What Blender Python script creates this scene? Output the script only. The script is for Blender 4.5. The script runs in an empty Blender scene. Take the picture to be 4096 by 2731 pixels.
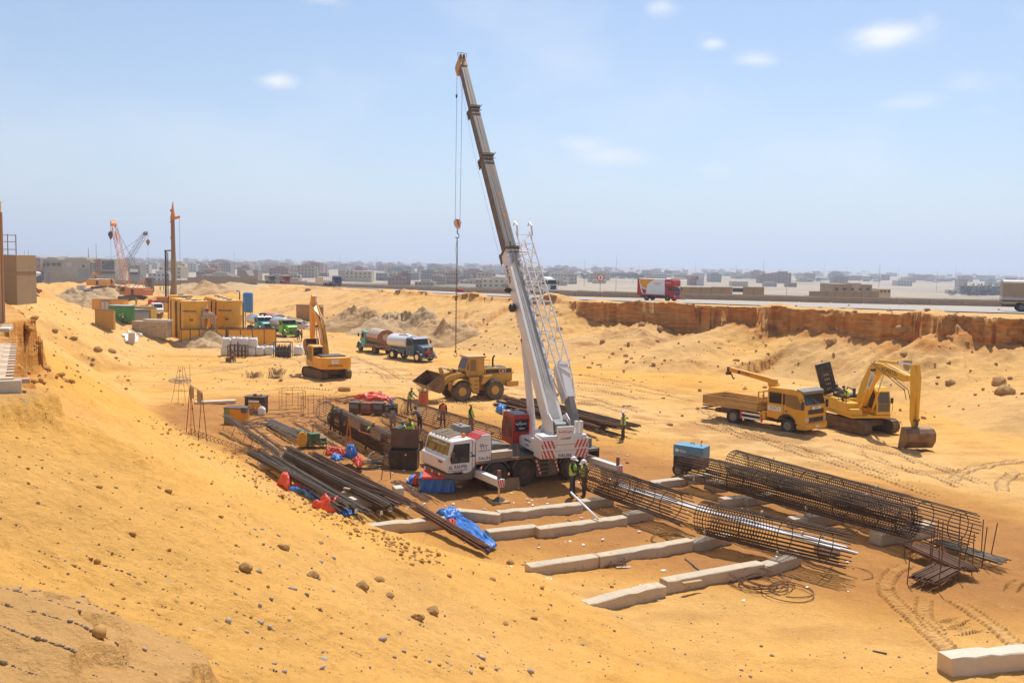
import bpy,math,random
import numpy as np
from mathutils import Vector,Matrix
rnd = random.Random(7)
SC = bpy.context.scene
COL = SC.collection
R = math.radians
# ------------------------------------------------------------------ camera, world, sun, exposure
FPX = 3657.0;CX,CY = 2048.0,1365.5;EYE = 10.8
PITCH,ROLL = R(4.95),R(1.1)
_fw = np.array([0,math.cos(PITCH),-math.sin(PITCH)]);_r0 = np.array([1.,0,0]);_u0 = np.cross(_r0,_fw)
_rt = _r0*math.cos(ROLL)+_u0*math.sin(ROLL);_up = -_r0*math.sin(ROLL)+_u0*math.cos(ROLL)
_eye = np.array([0,0,EYE])
cam = bpy.data.cameras.new('camera');cam_o = bpy.data.objects.new('camera',cam);COL.objects.link(cam_o)
cam.sensor_width = 36;cam.lens = FPX/4096*36;cam.clip_start = .1;cam.clip_end = 80000
M = Matrix.Identity(4)
for i in range(3):
 M[i][0] = _rt[i];M[i][1] = _up[i];M[i][2] = -_fw[i];M[i][3] = _eye[i]
cam_o.matrix_world = M
SC.camera = cam_o
SUN_EL,SUN_AZ = 62.0,17.0      # degrees; azimuth from +Y towards +X
W = bpy.data.worlds.new('World');SC.world = W;W.use_nodes = True
nt = W.node_tree;nt.nodes.clear()
def N(t,typ,**kw):
 n = t.nodes.new(typ)
 for k,v in kw.items():
  if k in n.inputs: n.inputs[k].default_value = v
  else: setattr(n,k,v)
 return n
def mth(t,op,a,b=None,c=None,clamp=False):
 n = t.nodes.new('ShaderNodeMath');n.operation = op;n.use_clamp = clamp
 for i,x in enumerate((a,b,c)):
  if x is None: continue
  if isinstance(x,(int,float)): n.inputs[i].default_value = x
  else: t.links.new(x,n.inputs[i])
 return n.outputs[0]
sky = N(nt,'ShaderNodeTexSky',sky_type='NISHITA',sun_disc=False,sun_elevation=R(SUN_EL),sun_rotation=R(SUN_AZ),
  altitude=100,air_density=1.0,dust_density=.7,ozone_density=3.0)
bg = N(nt,'ShaderNodeBackground',Strength=0.085)
out = N(nt,'ShaderNodeOutputWorld')
# thin cumulus: soft puffs spread over the sky by direction, broken up by noise
tc = N(nt,'ShaderNodeTexCoord');sep = N(nt,'ShaderNodeSeparateXYZ');nt.links.new(tc.outputs['Generated'],sep.inputs[0])
azi = mth(nt,'ARCTAN2',sep.outputs[0],sep.outputs[1]);ele = mth(nt,'ARCSINE',sep.outputs[2])
cmb = N(nt,'ShaderNodeCombineXYZ');nt.links.new(azi,cmb.inputs[0]);nt.links.new(mth(nt,'MULTIPLY',ele,2.1),cmb.inputs[1])
nz = N(nt,'ShaderNodeTexNoise',Scale=13.0,Detail=9.0,Roughness=.62,Distortion=.35);nt.links.new(cmb.outputs[0],nz.inputs['Vector'])
def ray(nx,ny): return _fw+_rt*(nx-CX)/FPX-_up*(ny-CY)/FPX
puffs = None
for (u,v,w,h,s) in [(2035,82,95,30,.95),(1512,20,45,22,.75),(1735,140,55,20,.8),(1640,102,34,14,.7),(1335,330,70,28,.75),
      (1390,360,120,26,.75),(1640,388,70,20,.55),(2085,235,80,22,.7),(2250,190,70,24,.55),(2255,255,40,14,.4),
      (640,187,48,20,.85),(550,350,70,34,.55),(400,370,110,36,.5),(2130,60,30,34,.6),(740,0,60,14,.6),(1890,335,60,14,.4),
      (130,400,60,16,.4),(10,293,30,14,.4),(210,320,50,14,.3),(1200,430,120,24,.3),(2100,390,200,40,.25),(470,278,40,12,.3),
      (-600,260,160,40,.6),(3000,160,170,40,.6),(-1500,200,200,40,.6),(4200,300,200,40,.6)]:
 d = ray(u*1.7415,v*1.7415);d = d/np.linalg.norm(d);a0 = math.atan2(d[0],d[1]);e0 = math.asin(d[2]);w = w/2100;h = h/2100
 dx = mth(nt,'MULTIPLY',mth(nt,'SUBTRACT',azi,a0),1/w);dy = mth(nt,'MULTIPLY',mth(nt,'SUBTRACT',ele,e0),1/h)
 q = mth(nt,'ADD',mth(nt,'MULTIPLY',dx,dx),mth(nt,'MULTIPLY',dy,dy))
 g = mth(nt,'MULTIPLY',mth(nt,'EXPONENT',mth(nt,'MULTIPLY',q,-.8)),s)
 puffs = g if puffs is None else mth(nt,'MAXIMUM',puffs,g)
den = mth(nt,'MULTIPLY',mth(nt,'SUBTRACT',mth(nt,'ADD',mth(nt,'MULTIPLY',puffs,.75),mth(nt,'MULTIPLY',nz.outputs[0],1.15)),.74),1.9,clamp=True)
den = mth(nt,'MULTIPLY',den,puffs)
nz2 = N(nt,'ShaderNodeTexNoise',Scale=3.2,Detail=6.0,Roughness=.55);nt.links.new(cmb.outputs[0],nz2.inputs['Vector'])
den = mth(nt,'MAXIMUM',den,mth(nt,'MULTIPLY',mth(nt,'SUBTRACT',nz2.outputs[0],.47),1.5,clamp=True))
mx = N(nt,'ShaderNodeMix',data_type='RGBA');nt.links.new(den,mx.inputs[0]);nt.links.new(sky.outputs[0],mx.inputs[6]);mx.inputs[7].default_value = (8.0,8.0,8.0,1)
nt.links.new(mx.outputs[2],bg.inputs[0]);nt.links.new(bg.outputs[0],out.inputs[0])
sl = bpy.data.lights.new('sun','SUN');sl.energy = 3.6;sl.angle = R(.5);sl.color = (1,.955,.89)
so = bpy.data.objects.new('sun',sl);COL.objects.link(so)
sd = Vector((math.sin(R(SUN_AZ))*math.cos(R(SUN_EL)),math.cos(R(SUN_AZ))*math.cos(R(SUN_EL)),math.sin(R(SUN_EL))))
so.rotation_euler = sd.to_track_quat('Z','Y').to_euler();so.location = (0,0,60)
vs = SC.view_settings;vs.view_transform = 'Standard';vs.look = 'None';vs.exposure = .62;vs.gamma = 1;vs.use_curve_mapping = False
SC.cycles.max_bounces = 6;SC.cycles.volume_bounces = 1;SC.cycles.transparent_max_bounces = 12
SC.cycles.use_denoising = True

# ------------------------------------------------------------------ where things stand: the floor of the pit, the road, rays to them
KP = 1.7415
def zfloor(y):
 y = np.asarray(y,float);return np.where(y < 180,.85-.0125*y,np.maximum(-1.4-.0125*(y-180)*np.clip(1-(y-180)/160,.5,1)*.8,-2.0))
def zroad(y): return np.maximum(8.546-.0227*np.asarray(y,float),-6.)
def G(nx,ny,dz=0):                     # point of the pit floor (or dz above it) seen at a point of the photograph
 d = ray(nx,ny)
 if dz is not None:
  t = (.85+dz-EYE)/(d[2]+.0125*d[1])
  if t*d[1] > 200 or t < 0: t = (-2.0+dz-EYE)/d[2]
 return _eye+d*t
def GR(nx,ny,dz=0):                    # the same on the plane of the road
 d = ray(nx,ny);t = (8.546+dz-EYE)/(d[2]+.0227*d[1]);return _eye+d*t
def AD(nx,ny,D): d = ray(nx,ny);return _eye+d*(D/d[1])
def Z(o,s):                             # an enlarged region of the photograph: origin and scale
 return lambda x,y: (o[0]+x/s,o[1]+y/s)
ZA = Z((1650,1550),2.613);ZB = Z((650,1500),2.936);ZC = Z((1200,1500),3.136);ZD = Z((2750,1400),2.24);ZE = Z((2300,1750),2.352)
ZF = Z((3196,1750),2.613);ZG = Z((950,1750),1.96);ZH = Z((1600,1350),3.92);ZI = Z((600,1150),3.92);ZJ = Z((300,1100),4.704)
ZK = Z((600,1080),2.936);ZL = Z((1100,1000),2.936);ZM = Z((0,780),2.936);ZN = Z((1600,1000),2.936);ZO = Z((2300,1000),2.613)
ZP = Z((3196,1000),2.613);ZQ = Z((3396,2231),3.136);ZR = Z((0,1150),3.357)

# ------------------------------------------------------------------ noise
def _hash(ix,iy,s):
 h = (ix.astype(np.int64)*374761393+iy.astype(np.int64)*668265263+s*1274126177) & 0x7fffffff
 h = ((h ^ (h >> 13))*1103515245) & 0x7fffffff
 return ((h ^ (h >> 16)) & 0xffff)/65535.0
def vnoise(x,y,s=0):
 ix = np.floor(x);iy = np.floor(y);fx = x-ix;fy = y-iy;fx = fx*fx*fx*(fx*(fx*6-15)+10);fy = fy*fy*fy*(fy*(fy*6-15)+10)
 a = _hash(ix,iy,s);b = _hash(ix+1,iy,s);c = _hash(ix,iy+1,s);d = _hash(ix+1,iy+1,s)
 return (a+(b-a)*fx)*(1-fy)+(c+(d-c)*fx)*fy-.5
def fbm(x,y,s=0,o=4,g=.5):
 r = 0;k = 1.
 for i in range(o):
  r = r+k*vnoise(x*2**i+i*17.3,y*2**i-i*9.1,s+i);k *= g
 return r
def sst(a,b,x):
 t = np.clip((x-a)/(b-a),0,1);return t*t*(3-2*t)
def pdist(x,y,L):                      # distance to a polyline and the arc length of the nearest point
 best = np.full(x.shape,1e18);arc = np.zeros(x.shape);s0 = 0
 for (x0,y0),(x1,y1) in zip(L[:-1],L[1:]):
  dx,dy = x1-x0,y1-y0;l = math.hypot(dx,dy)
  t = np.clip(((x-x0)*dx+(y-y0)*dy)/(l*l),0,1);d = (x-x0-t*dx)**2+(y-y0-t*dy)**2
  m = d < best;best = np.where(m,d,best);arc = np.where(m,s0+t*l,arc);s0 += l
 return np.sqrt(best),arc
def inside(x,y,L):
 r = np.zeros(x.shape,bool);n = len(L)
 for i in range(n):
  x0,y0 = L[i];x1,y1 = L[(i+1) % n]
  if y0 == y1: continue
  r ^= ((y0 > y) != (y1 > y)) & (x < (x1-x0)*(y-y0)/(y1-y0)+x0)
 return r
def arcs(L):
 a = [0.]
 for p,q in zip(L[:-1],L[1:]): a.append(a[-1]+math.hypot(q[0]-p[0],q[1]-p[1]))
 return a

# ------------------------------------------------------------------ the ground
def gp(L): return [tuple(G(u*KP,v*KP)[:2]) for u,v in L]
BANK_FOOT = [(60,30),(37,50)]+gp([(2352,1000),(2250,990),(2170,960),(2000,905),(1900,880),(1760,862),(1640,862),(1480,855),(1400,850),(1300,838),
   (1180,820),(1080,805),(1000,795),(930,775),(820,765),(720,752)])+[(-44,185),(-62,215),(-90,260),(-150,330)]
CREST = [(85,52),(55,74),(44.8,80),(42.1,80.5),(40.8,84),(38.4,82),(37.4,90),(32,100),(22.5,112),(12.5,118),(7.3,125),(-1.8,138),(-13.6,160),(-24.5,185),
  (-47.9,235),(-82.5,300),(-140,380),(-200,460)]
#         cliff height along the crest, one number a point
CLIFF = [1.5,2.2,2.3,1.9,.3,2.0,2.5,1.7,2.9,2.5,.35,.5,.3,.3,.2,.2,.1,.1]
FOOT = [(14,6),(9.5,14)]+[tuple(G(*p)[:2]) for p in [(2873,2731),(2577,2490),(2195,2290),(1715,2177),(1254,2037),(1045,1881),(722,1715),(575,1576),(452,1518),(374,1488),
  (520,1478),(610,1445),(690,1395)]]+[(-40.5,117),(-49.5,127),(-61,147),(-64.8,146),(-82,180),(-101,210),(-150,290),(-230,330)]
BARR = [(150,138),(79,150),(58,153),(41,162),(11.8,176),(-7.6,204),(-53,294),(-115,395),(-250,600)]
PLAT = [(-6.6,8),(-6.3,11.2),(-6.6,12.9),(-7.5,14),(-9.0,16.6),(-10.0,18.5),(-11.5,21),(-13.7,25),(-14.5,27.5),(-19.6,36),(-28.6,50),(-42.0,72),(-50.5,86),(-56,95),(-66,97),(-140,60),(-60,-40),(-6,-30),(-3.4,0),(-2.6,3.2),(-3.2,4.6),(-5.2,5.6)]
FARM = [(-400,480),(-300,470),(-200,430),(-110,395)]
def heights(x,y):
 x = np.asarray(x,float);y = np.asarray(y,float);r = np.hypot(x,y)
 fine = sst(500,250,r)
 n1 = fbm(x*.11,y*.11,3,4);n2 = fbm(x*.5,y*.5,11,4);n3 = fbm(x*2.3,y*2.3,23,3);n4 = fbm(x*6.5,y*6.5,27,3)*sst(60,25,r)
 h = zfloor(y)+fine*(.16*n1+.05*n2+.03*n3)+.018*n4
 # ruts on the haul road that runs along the bank, and the rough heaps of the far end
 dark = np.zeros_like(x);earth = np.zeros_like(x)
 d,s = pdist(x,y,[(45,33),(28,42),(10,62),(0,76),(-14,92),(-28,112),(-45,150)])
 haul = np.exp(-(d/7.)**2);dd = d+1.2*fbm(s*.05,s*0+4,5,2)*3
 h = h+haul*(.03*np.sin(dd*3.1+2*vnoise(s*.06,dd*.2,33))+.14*vnoise(dd*1.7,s*.10,31)+.07*vnoise(dd*4.1,s*.2,32)+.05*n3)+fine*.16*np.maximum(fbm(x*.9,y*.9,35,3)-.12,0)
 dark = np.maximum(dark,np.maximum(haul,.6)*np.clip(1.9*fbm(x*.35,y*.8,36,4)+.05,0,.6))
 far = sst(125,175,y)*sst(40,-20,x)*sst(400,330,y)
 heap = np.maximum(fbm(x*.06+3,y*.035,41,4)+.05,0)
 h = h+far*(heap*5.0+.6*n2)
 pale = .35+.5*haul+.5*n1
 # yard under the steel work: trodden and brown
 d,s = pdist(x,y,[(13,36),(5,40),(-3,48),(-9,55),(-16,63)])
 yard = sst(13,6.5,d+2.5*n1);dark = np.maximum(dark,yard*.95+.3*n2*yard);pale = pale*(1-yard)
 h = h+yard*.03*n3
 # --- left embankment
 xw = x+.9*n1;yw = y+.9*fbm(x*.13+9,y*.13,8,3)
 d,s = pdist(xw,yw,FOOT);ins = inside(xw,yw,FOOT+[(-400,330),(-400,-60),(30,-60),(22,-6)])
 d = np.where(ins,d,-d)
 T = np.interp(y,[-60,20,30,60,78,95,112,130,150,180,230,300],[8.75,8.75,8.8,8.7,8.1,6.6,5.2,4.1,3.0,1.6,.6,.6])-zfloor(y)
 rep = np.interp(y,[0,20,40,75,92,120,400],[.40,.40,.45,.60,.50,.40,.25])
 up = np.where(d > 0,d*rep*(1-.30*np.exp(-np.maximum(d,0)/3.2)),0)
 flow = vnoise(s*.55,d*.05,61)*.5+vnoise(s*1.7,d*.08,62)*.25
 up = up+np.clip(d,0,3)/3*(.22*flow+.16*n2+.05*n3)
 rub = sst(.0,.22,fbm(x*.16+2,y*.16,65,3));cl = np.maximum(fbm(x*2.1,y*2.1,66,3)-.06,0)
 up = up+np.clip(d,0,2)/2*(rub*.42*cl+.10*cl)*sst(70,30,r)+np.clip(d,0,2)/2*sst(45,70,r)*.5*np.maximum(fbm(x*.7,y*.7,67,3)-.05,0)
 e = np.minimum(up,T)-.35*np.exp(-((up-T)/1.1)**2)
 e = e+np.where(up > T,1,0)*(.35*n1+.10*n2)*np.clip((up-T)/2,0,1)
 e = np.where(d > 0,np.maximum(e,0),0)
 h = h+e*sst(420,300,r)
 slope = sst(.0,1.6,d)*sst(260,120,y)
 pale = pale*(1-slope)+slope*(np.interp(y,[55,90],[.15,.6])+.5*n1);dark = dark*(1-slope)+slope*np.clip(.10+.8*n1+.5*n2-.15,0,.6)*.4
 # --- the ledge of old ground on the far left, cut steeply
 xw = x+.30*n2+.2*n1+.17*n3+.14*n4;yw = y+.30*fbm(x*.6,y*.6,77,3)+.16*n3+.14*n4
 ins = inside(xw,yw,PLAT);dp,sp = pdist(xw,yw,PLAT+[PLAT[0]]);dp = np.where(ins,dp,-dp)
 low = np.interp(y,[-20,4,6,10,11.5,13,15,20,30,60,95],[.15,.22,.1,.1,.3,.3,.5,1.1,1.5,1.3,.9])
 top = np.interp(y,[-60,10,30,95,140],[8.9,8.9,8.85,7.35,7.2])+.07*n2+.05*n1+.05*n3+.02*n4
 w = sst(-.12,.16,dp)
 under = np.minimum(np.maximum(h,top-low-np.maximum(-dp,0)*np.interp(y,[6,11,16,30,60],[.42,.48,.62,.68,.72])),top-low*sst(-6,0,dp))
 h = np.where(dp > -30,under,h)*(1-w)+top*w
 earth = np.maximum(earth,sst(-.9,-.05,dp)*sst(.6,.1,dp)*(low > .3));pale = np.where(dp > .1,.55+.6*n2,pale);dark = np.where(dp > .1,.25,dark)
 # crusted pebbly ground at the camera's left foot
 k = 1-((x+3.2)/1.5)**2-((y-4.9)/1.3)**2+.9*n2+.7*n3;h = h+.16*sst(0,.10,k)+.10*sst(.5,.58,k)+.03*n4*(k > 0);dark = np.where(k > 0,.35,dark);pale = np.where(k > 0,.7,pale)
 # --- right bank: slope from its foot up to the crest, cliffs under the crest, the road's level beyond
 jag = .95*fbm(x*.33,y*.33,91,4)+.35*fbm(x*1.6,y*1.6,95,2)
 xc = x+jag;yc = y+1.3*jag
 pl = inside(xc,yc,CREST+[(-200,900),(400,900),(400,52)])
 xf = x+.7*n1;yf = y+1.1*n1
 bk = inside(xf,yf,BANK_FOOT+[(-150,900),(500,900),(500,30)])
 dc,scv = pdist(xc,yc,CREST);df,sf = pdist(xf,yf,BANK_FOOT)
 ch = np.interp(scv,arcs(CREST),CLIFF)*(1+.7*fbm(scv*.22,scv*0,55,3))
 t = df/(df+dc+1e-6)
 plz = zroad(y)-.06
 mound = np.maximum(fbm(x*.16,y*.16,101,4)+.12,0)*1.5*np.exp(-((dc-2.0)/2.6)**2)*np.interp(scv,arcs(CREST),[.5,.6,.6,.6,.8,.8,1,.8,.5,.8,.9,.9,.8,.8,.8,.6,.3,.3])
 lowz = zfloor(y)+(plz-ch-zfloor(y))*np.power(t,.95)
 # gullies, slumps and clods on the slope
 gul = vnoise(scv*.42,t*1.3,111)*.45+vnoise(scv*1.3,t*2.0,112)*.20
 rough = sst(-.05,.25,fbm(x*.07+1,y*.07,121,2))
 clod = np.maximum(fbm(x*1.1,y*1.1,131,3),.0)
 amp = np.clip(df/3,0,1)*np.clip(dc/1.0,0,1)
 step = fbm(x*.25+4,y*.25,133,3)*2.2;stepz = (np.floor(step*3)+sst(.35,.65,step*3-np.floor(step*3)))/3-step
 lowz = lowz+amp*(.5*gul+.28*n2*(.3+rough)+(.30*clod+.30*np.maximum(fbm(x*2.6,y*2.6,134,3),0))*(.2+rough)+.10*n3+.45*stepz*(.2+rough))+amp*.5*np.sin(t*3.1)*n1
 # scarps part way up, where the sand has slipped away
 for L,hs in SCARPS:
  ds,ss = pdist(xc,yc,L);tot = arcs(L)[-1];tp = np.clip(ss/3,0,1)*np.clip((tot-ss)/3,0,1)
  # below the line means nearer the pit
  (x0,y0),(x1,y1) = L[0],L[-1];side = ((x1-x0)*(yc-y0)-(y1-y0)*(xc-x0)) > 0
  lowz = lowz-np.where(side & (ds < 9),hs*tp*np.clip(1-ds/8.,0,1)*sst(0,.25,ds),0)
  earth = np.maximum(earth,np.where(side,tp*sst(1.3,.2,ds),0)*bk)
 bankh = np.where(bk,np.maximum(lowz,zfloor(y)-.05),h)
 hh = np.where(bk,bankh,h)
 wp = np.where(pl,sst(-.02,.22,dc),0)
 plh = plz+mound+fine*(.10*n2+.03*n3)*np.exp(-dc/5)
 hh = hh*(1-wp)+plh*wp
 earth = np.where(pl,sst(.9,.1,dc),np.where(bk,np.maximum(earth,sst(2.4,.3,dc-ch*.3)*sst(.5,1.2,ch)),earth))
 pale = np.where(bk,.65+.45*n1,pale);dark = np.where(bk & ~pl,np.clip(.10+1.3*rough*n2+.22*rough+.4*n1,0,.8)*.7*np.clip(df/2,0,1),dark)
 pale = np.where(pl,.75+.5*n1,pale);dark = np.where(pl,.15+.5*n2,dark)
 # --- behind the road the land falls to the plain
 db,sb = pdist(x,y,BARR);bb = inside(x,y,BARR+[(-250,2000),(900,2000),(900,138)])
 fall = np.where(bb,sst(14,130,db),0);fall = np.maximum(fall,sst(400,520,r))
 hills = sst(5500,15000,r)*np.maximum(45+80*fbm(x*.00023,y*.00023,141,4)+np.interp(np.arctan2(x,y),[-.6,-.35,0,.5],[70,20,0,-5]),0)
 plain = -8+1.2*fbm(x*.006,y*.006,151,3)+hills
 hh = hh*(1-fall)+plain*fall
 pale = np.where(fall > .05,.8+.7*fbm(x*.004,y*.012,161,4),pale);dark = np.where(fall > .05,np.clip(.3+1.2*fbm(x*.003,y*.009,171,4),0,1),dark)
 return hh,np.clip(pale,0,1),np.clip(dark,0,1),np.clip(earth,0,1),fall,pl,scv
def _sc(L): return [tuple(AD(u*KP,v*KP,D)[:2]) for u,v,D in L]
SCARPS = [(_sc([(965,742,146),(915,733,144),(870,724,142),(820,712,141),(795,716,140)]),2.6),
  (_sc([(760,700,172),(720,694,172),(690,700,168)]),1.6),
  (_sc([(1092,688,138),(1060,690,138),(1030,690,139)]),1.6),
  (_sc([(1395,770,107),(1350,764,108),(1300,766,109)]),.6),
  (_sc([(1990,800,82),(1930,806,86),(1880,818,87)]),.8),
  (_sc([(1821,772,98),(1735,808,95.5),(1648,834,94)]),.8),(_sc([(1181,695,136),(1120,716,130),(1061,737,124)]),.7),(_sc([(1370,774,106),(1345,778,105),(1320,786,104)]),.6),(_sc([(2005,846,80),(1970,836,82),(1930,844,83)]),.7),
  (_sc([(1300,745,114),(1240,742,117)]),.7)]
def H(x,y): return float(heights(np.array([x]),np.array([y]))[0][0])
rr = [1.2]
while rr[-1] < 42: rr.append(rr[-1]*1.0085)
while rr[-1] < 68: rr.append(rr[-1]+.34)
while rr[-1] < 128: rr.append(rr[-1]+.28)
while rr[-1] < 270: rr.append(rr[-1]*1.0055)
while rr[-1] < 36000: rr.append(rr[-1]*1.045)
rr = np.array(rr)
aa = np.concatenate([np.linspace(-180,-42,30)[:-1],np.linspace(-42,-32.5,40)[:-1],np.linspace(-32.5,32.5,600)[:-1],np.linspace(32.5,42,40)[:-1],np.linspace(42,180,30)[:-1]])
A_,R_ = np.meshgrid(np.radians(aa),rr)
gx = (R_*np.sin(A_)).ravel();gy = (R_*np.cos(A_)).ravel()
gz,g_p,g_d,g_e,g_f,g_pl,g_s = heights(gx,gy)
na,nr = len(aa),len(rr)
i0 = (np.arange(nr-1)[:,None]*na+np.arange(na)[None,:]);i1 = np.roll(i0,-1,axis=1)
quads = np.stack([i0,i1,i1+na,i0+na],-1).reshape(-1,4)[:,::-1]
tri = np.stack([np.arange(na),np.roll(np.arange(na),-1),np.full(na,len(gx))],-1)[:,::-1][:,[1,0,2]]
co = np.concatenate([np.stack([gx,gy,gz],-1),[[0,0,float(gz[:na].mean())]]])
def mesh_np(name,co,quads,smooth=True):
 me = bpy.data.meshes.new(name);me.vertices.add(len(co));me.vertices.foreach_set('co',co.astype(np.float32).ravel())
 k = quads.shape[1];me.loops.add(quads.size);me.loops.foreach_set('vertex_index',quads.astype(np.int32).ravel())
 me.polygons.add(len(quads));me.polygons.foreach_set('loop_start',np.arange(0,quads.size,k,dtype=np.int32))
 if smooth: me.polygons.foreach_set('use_smooth',np.ones(len(quads),bool))
 me.update(calc_edges=True);return me
me = mesh_np('ground',co,quads)
at = me.color_attributes.new('zone','FLOAT_COLOR','POINT')
zone = np.ones((len(co),4),np.float32);zone[:-1,0] = g_p;zone[:-1,1] = g_d;zone[:-1,2] = g_e;zone[:-1,3] = g_f;zone[-1,3] = 0
at.data.foreach_set('color',zone.ravel())
ground = bpy.data.objects.new('ground',me);COL.objects.link(ground);ground['kind'] = 'structure'
ground['label'] = 'yellow and orange sand of the excavated pit and its slopes'

# ------------------------------------------------------------------ materials
MATS = {}
def new_mat(name):
 m = bpy.data.materials.new(name);m.use_nodes = True;t = m.node_tree;t.nodes.clear()
 o = N(t,'ShaderNodeOutputMaterial');p = N(t,'ShaderNodeBsdfPrincipled');t.links.new(p.outputs[0],o.inputs[0]);return m,t,p
def ramp(t,fac,stops):
 n = t.nodes.new('ShaderNodeValToRGB');e = n.color_ramp.elements
 while len(e) < len(stops): e.new(.5)
 for k,(pos,c) in zip(e,stops): k.position = pos;k.color = (*c,1)
 t.links.new(fac,n.inputs[0]);return n.outputs[0]
def mixc(t,fac,a,b):
 n = N(t,'ShaderNodeMix',data_type='RGBA')
 for s,x in ((0,fac),(6,a),(7,b)):
  if isinstance(x,(int,float)): n.inputs[s].default_value = x
  elif isinstance(x,tuple): n.inputs[s].default_value = (*x,1)
  else: t.links.new(x,n.inputs[s])
 return n.outputs[2]
def sand():
 m,t,p = new_mat('sand')
 geo = N(t,'ShaderNodeNewGeometry');pos = geo.outputs['Position']
 at = N(t,'ShaderNodeAttribute',attribute_name='zone');sp = N(t,'ShaderNodeSeparateColor');t.links.new(at.outputs['Color'],sp.inputs[0])
 def nz(scale,det=6,rough=.6,vec=pos):
  n = N(t,'ShaderNodeTexNoise',Scale=scale,Detail=det,Roughness=rough);t.links.new(vec,n.inputs['Vector']);return n.outputs[0]
 big = nz(.09,5);mid = nz(.8,6,.62);small = nz(9,8,.7);grit = nz(45,4,.75)
 c = mixc(t,sp.outputs[0],(.66,.335,.066),(.65,.405,.17))
 c = mixc(t,mth(t,'MULTIPLY',sp.outputs[1],.95),c,(.37,.165,.052))
 bands = N(t,'ShaderNodeMapping');bands.inputs['Scale'].default_value = (.25,.25,1.7);t.links.new(pos,bands.inputs[0])
 strata = nz(1.0,5,.6,bands.outputs[0])
 ec = ramp(t,strata,[(.3,(.50,.26,.075)),(.45,(.46,.17,.035)),(.55,(.58,.30,.09)),(.7,(.36,.15,.05))])
 c = mixc(t,mth(t,'MULTIPLY',sp.outputs[2],.9),c,ec)
 pl_ = N(t,'ShaderNodeMapping');pl_.inputs['Scale'].default_value = (.004,.012,.0);t.links.new(pos,pl_.inputs[0])
 pc_ = ramp(t,nz(1.0,8,.65,pl_.outputs[0]),[(.36,(.17,.15,.10)),(.46,(.36,.28,.19)),(.55,(.42,.33,.235)),(.66,(.30,.24,.16))]);c = mixc(t,at.outputs['Alpha'],c,pc_)
 v = mth(t,'ADD',mth(t,'MULTIPLY',mth(t,'SUBTRACT',mid,.5),.42),mth(t,'MULTIPLY',mth(t,'SUBTRACT',small,.5),.5))
 v = mth(t,'ADD',v,mth(t,'MULTIPLY',mth(t,'SUBTRACT',grit,.5),.35));v = mth(t,'ADD',v,mth(t,'MULTIPLY',mth(t,'SUBTRACT',big,.5),.35))
 hs = N(t,'ShaderNodeHueSaturation');t.links.new(c,hs.inputs['Color']);t.links.new(mth(t,'ADD',v,1.0),hs.inputs['Value'])
 # scattered darker and paler grains of gravel
 vo = N(t,'ShaderNodeTexVoronoi',Scale=5.5,Randomness=1.0);t.links.new(pos,vo.inputs['Vector'])
 sc = N(t,'ShaderNodeSeparateColor');t.links.new(vo.outputs['Color'],sc.inputs[0])
 peb = mth(t,'MULTIPLY',mth(t,'LESS_THAN',vo.outputs['Distance'],mth(t,'MULTIPLY',sc.outputs[1],.17)),mth(t,'GREATER_THAN',sc.outputs[0],.62))
 pc = ramp(t,sc.outputs[2],[(0,(.2,.11,.05)),(.6,(.34,.2,.1)),(.8,(.6,.5,.38)),(1,(.3,.27,.25))])
 c2 = mixc(t,mth(t,'MULTIPLY',peb,.75),hs.outputs[0],pc)
 t.links.new(c2,p.inputs['Base Color']);p.inputs['Roughness'].default_value = .95;p.inputs['Specular IOR Level'].default_value = .12
 bh = mth(t,'ADD',mth(t,'MULTIPLY',mid,.55),mth(t,'MULTIPLY',small,.16));bh = mth(t,'ADD',bh,mth(t,'MULTIPLY',grit,.035));bh = mth(t,'ADD',bh,mth(t,'MULTIPLY',peb,.05))
 b = N(t,'ShaderNodeBump',Strength=.9,Distance=.42);t.links.new(bh,b.inputs['Height']);t.links.new(b.outputs[0],p.inputs['Normal'])
 return m
SAND = sand();me.materials.append(SAND)

# ------------------------------------------------------------------ broken cliff faces under the crest of the bank
G2 = lambda a: a.reshape(nr,na)
X2,Y2,Z2,S2,PL2 = G2(gx),G2(gy),G2(gz),G2(g_s),G2(g_pl);cols = [j for j in range(na) if -33 < aa[j] < 33];rows_ = 18;cv = [];cf = [];cz = [];prev = None
for j in cols:
 k = np.nonzero(PL2[:,j] & (rr > 50) & (rr < 220))[0]
 if not len(k): prev = None;continue
 i = k[0];zt,zb = Z2[min(i+1,nr-1),j],Z2[i-1,j];hgt = zt-zb
 if hgt < .55: prev = None;continue
 ux,uy = -math.sin(math.radians(aa[j])),-math.cos(math.radians(aa[j]));f = min(1,(hgt-.55)/.8);q = np.linspace(0,1,rows_);z = zb-.35+(zt+.04-zb+.35)*q;s = np.full(rows_,S2[i,j])
 bl = vnoise(s*.30,z*.55,201)*.9+vnoise(s*.9,z*1.1,202)*.5;blk_ = (np.floor(bl*5)+sst(.2,.8,bl*5-np.floor(bl*5)))/5
 fis = np.exp(-(vnoise(s*.45+.3*np.sin(z*2),s*0+3,207)/.035)**2);off = .10+f*(-.35*fis+.8*blk_+.42*np.abs(vnoise(s*.8,z*2.6,203))+.16*vnoise(s*3,z*5,204)+.45*(1-q)**2+.25*(q > .78)*(.5+vnoise(s*.4,s*0,205)))
 x0,y0 = X2[i,j],Y2[i,j];n0 = len(cv);cv += [(x0+ux*o,y0+uy*o,zz) for o,zz in zip(off,z)]
 if prev is not None: cf += [(prev+a,prev+a+1,n0+a+1,n0+a) for a in range(rows_-1)]
 prev = n0
cm_ = mesh_np('cliff',np.array(cv),np.array(cf),False)
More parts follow.
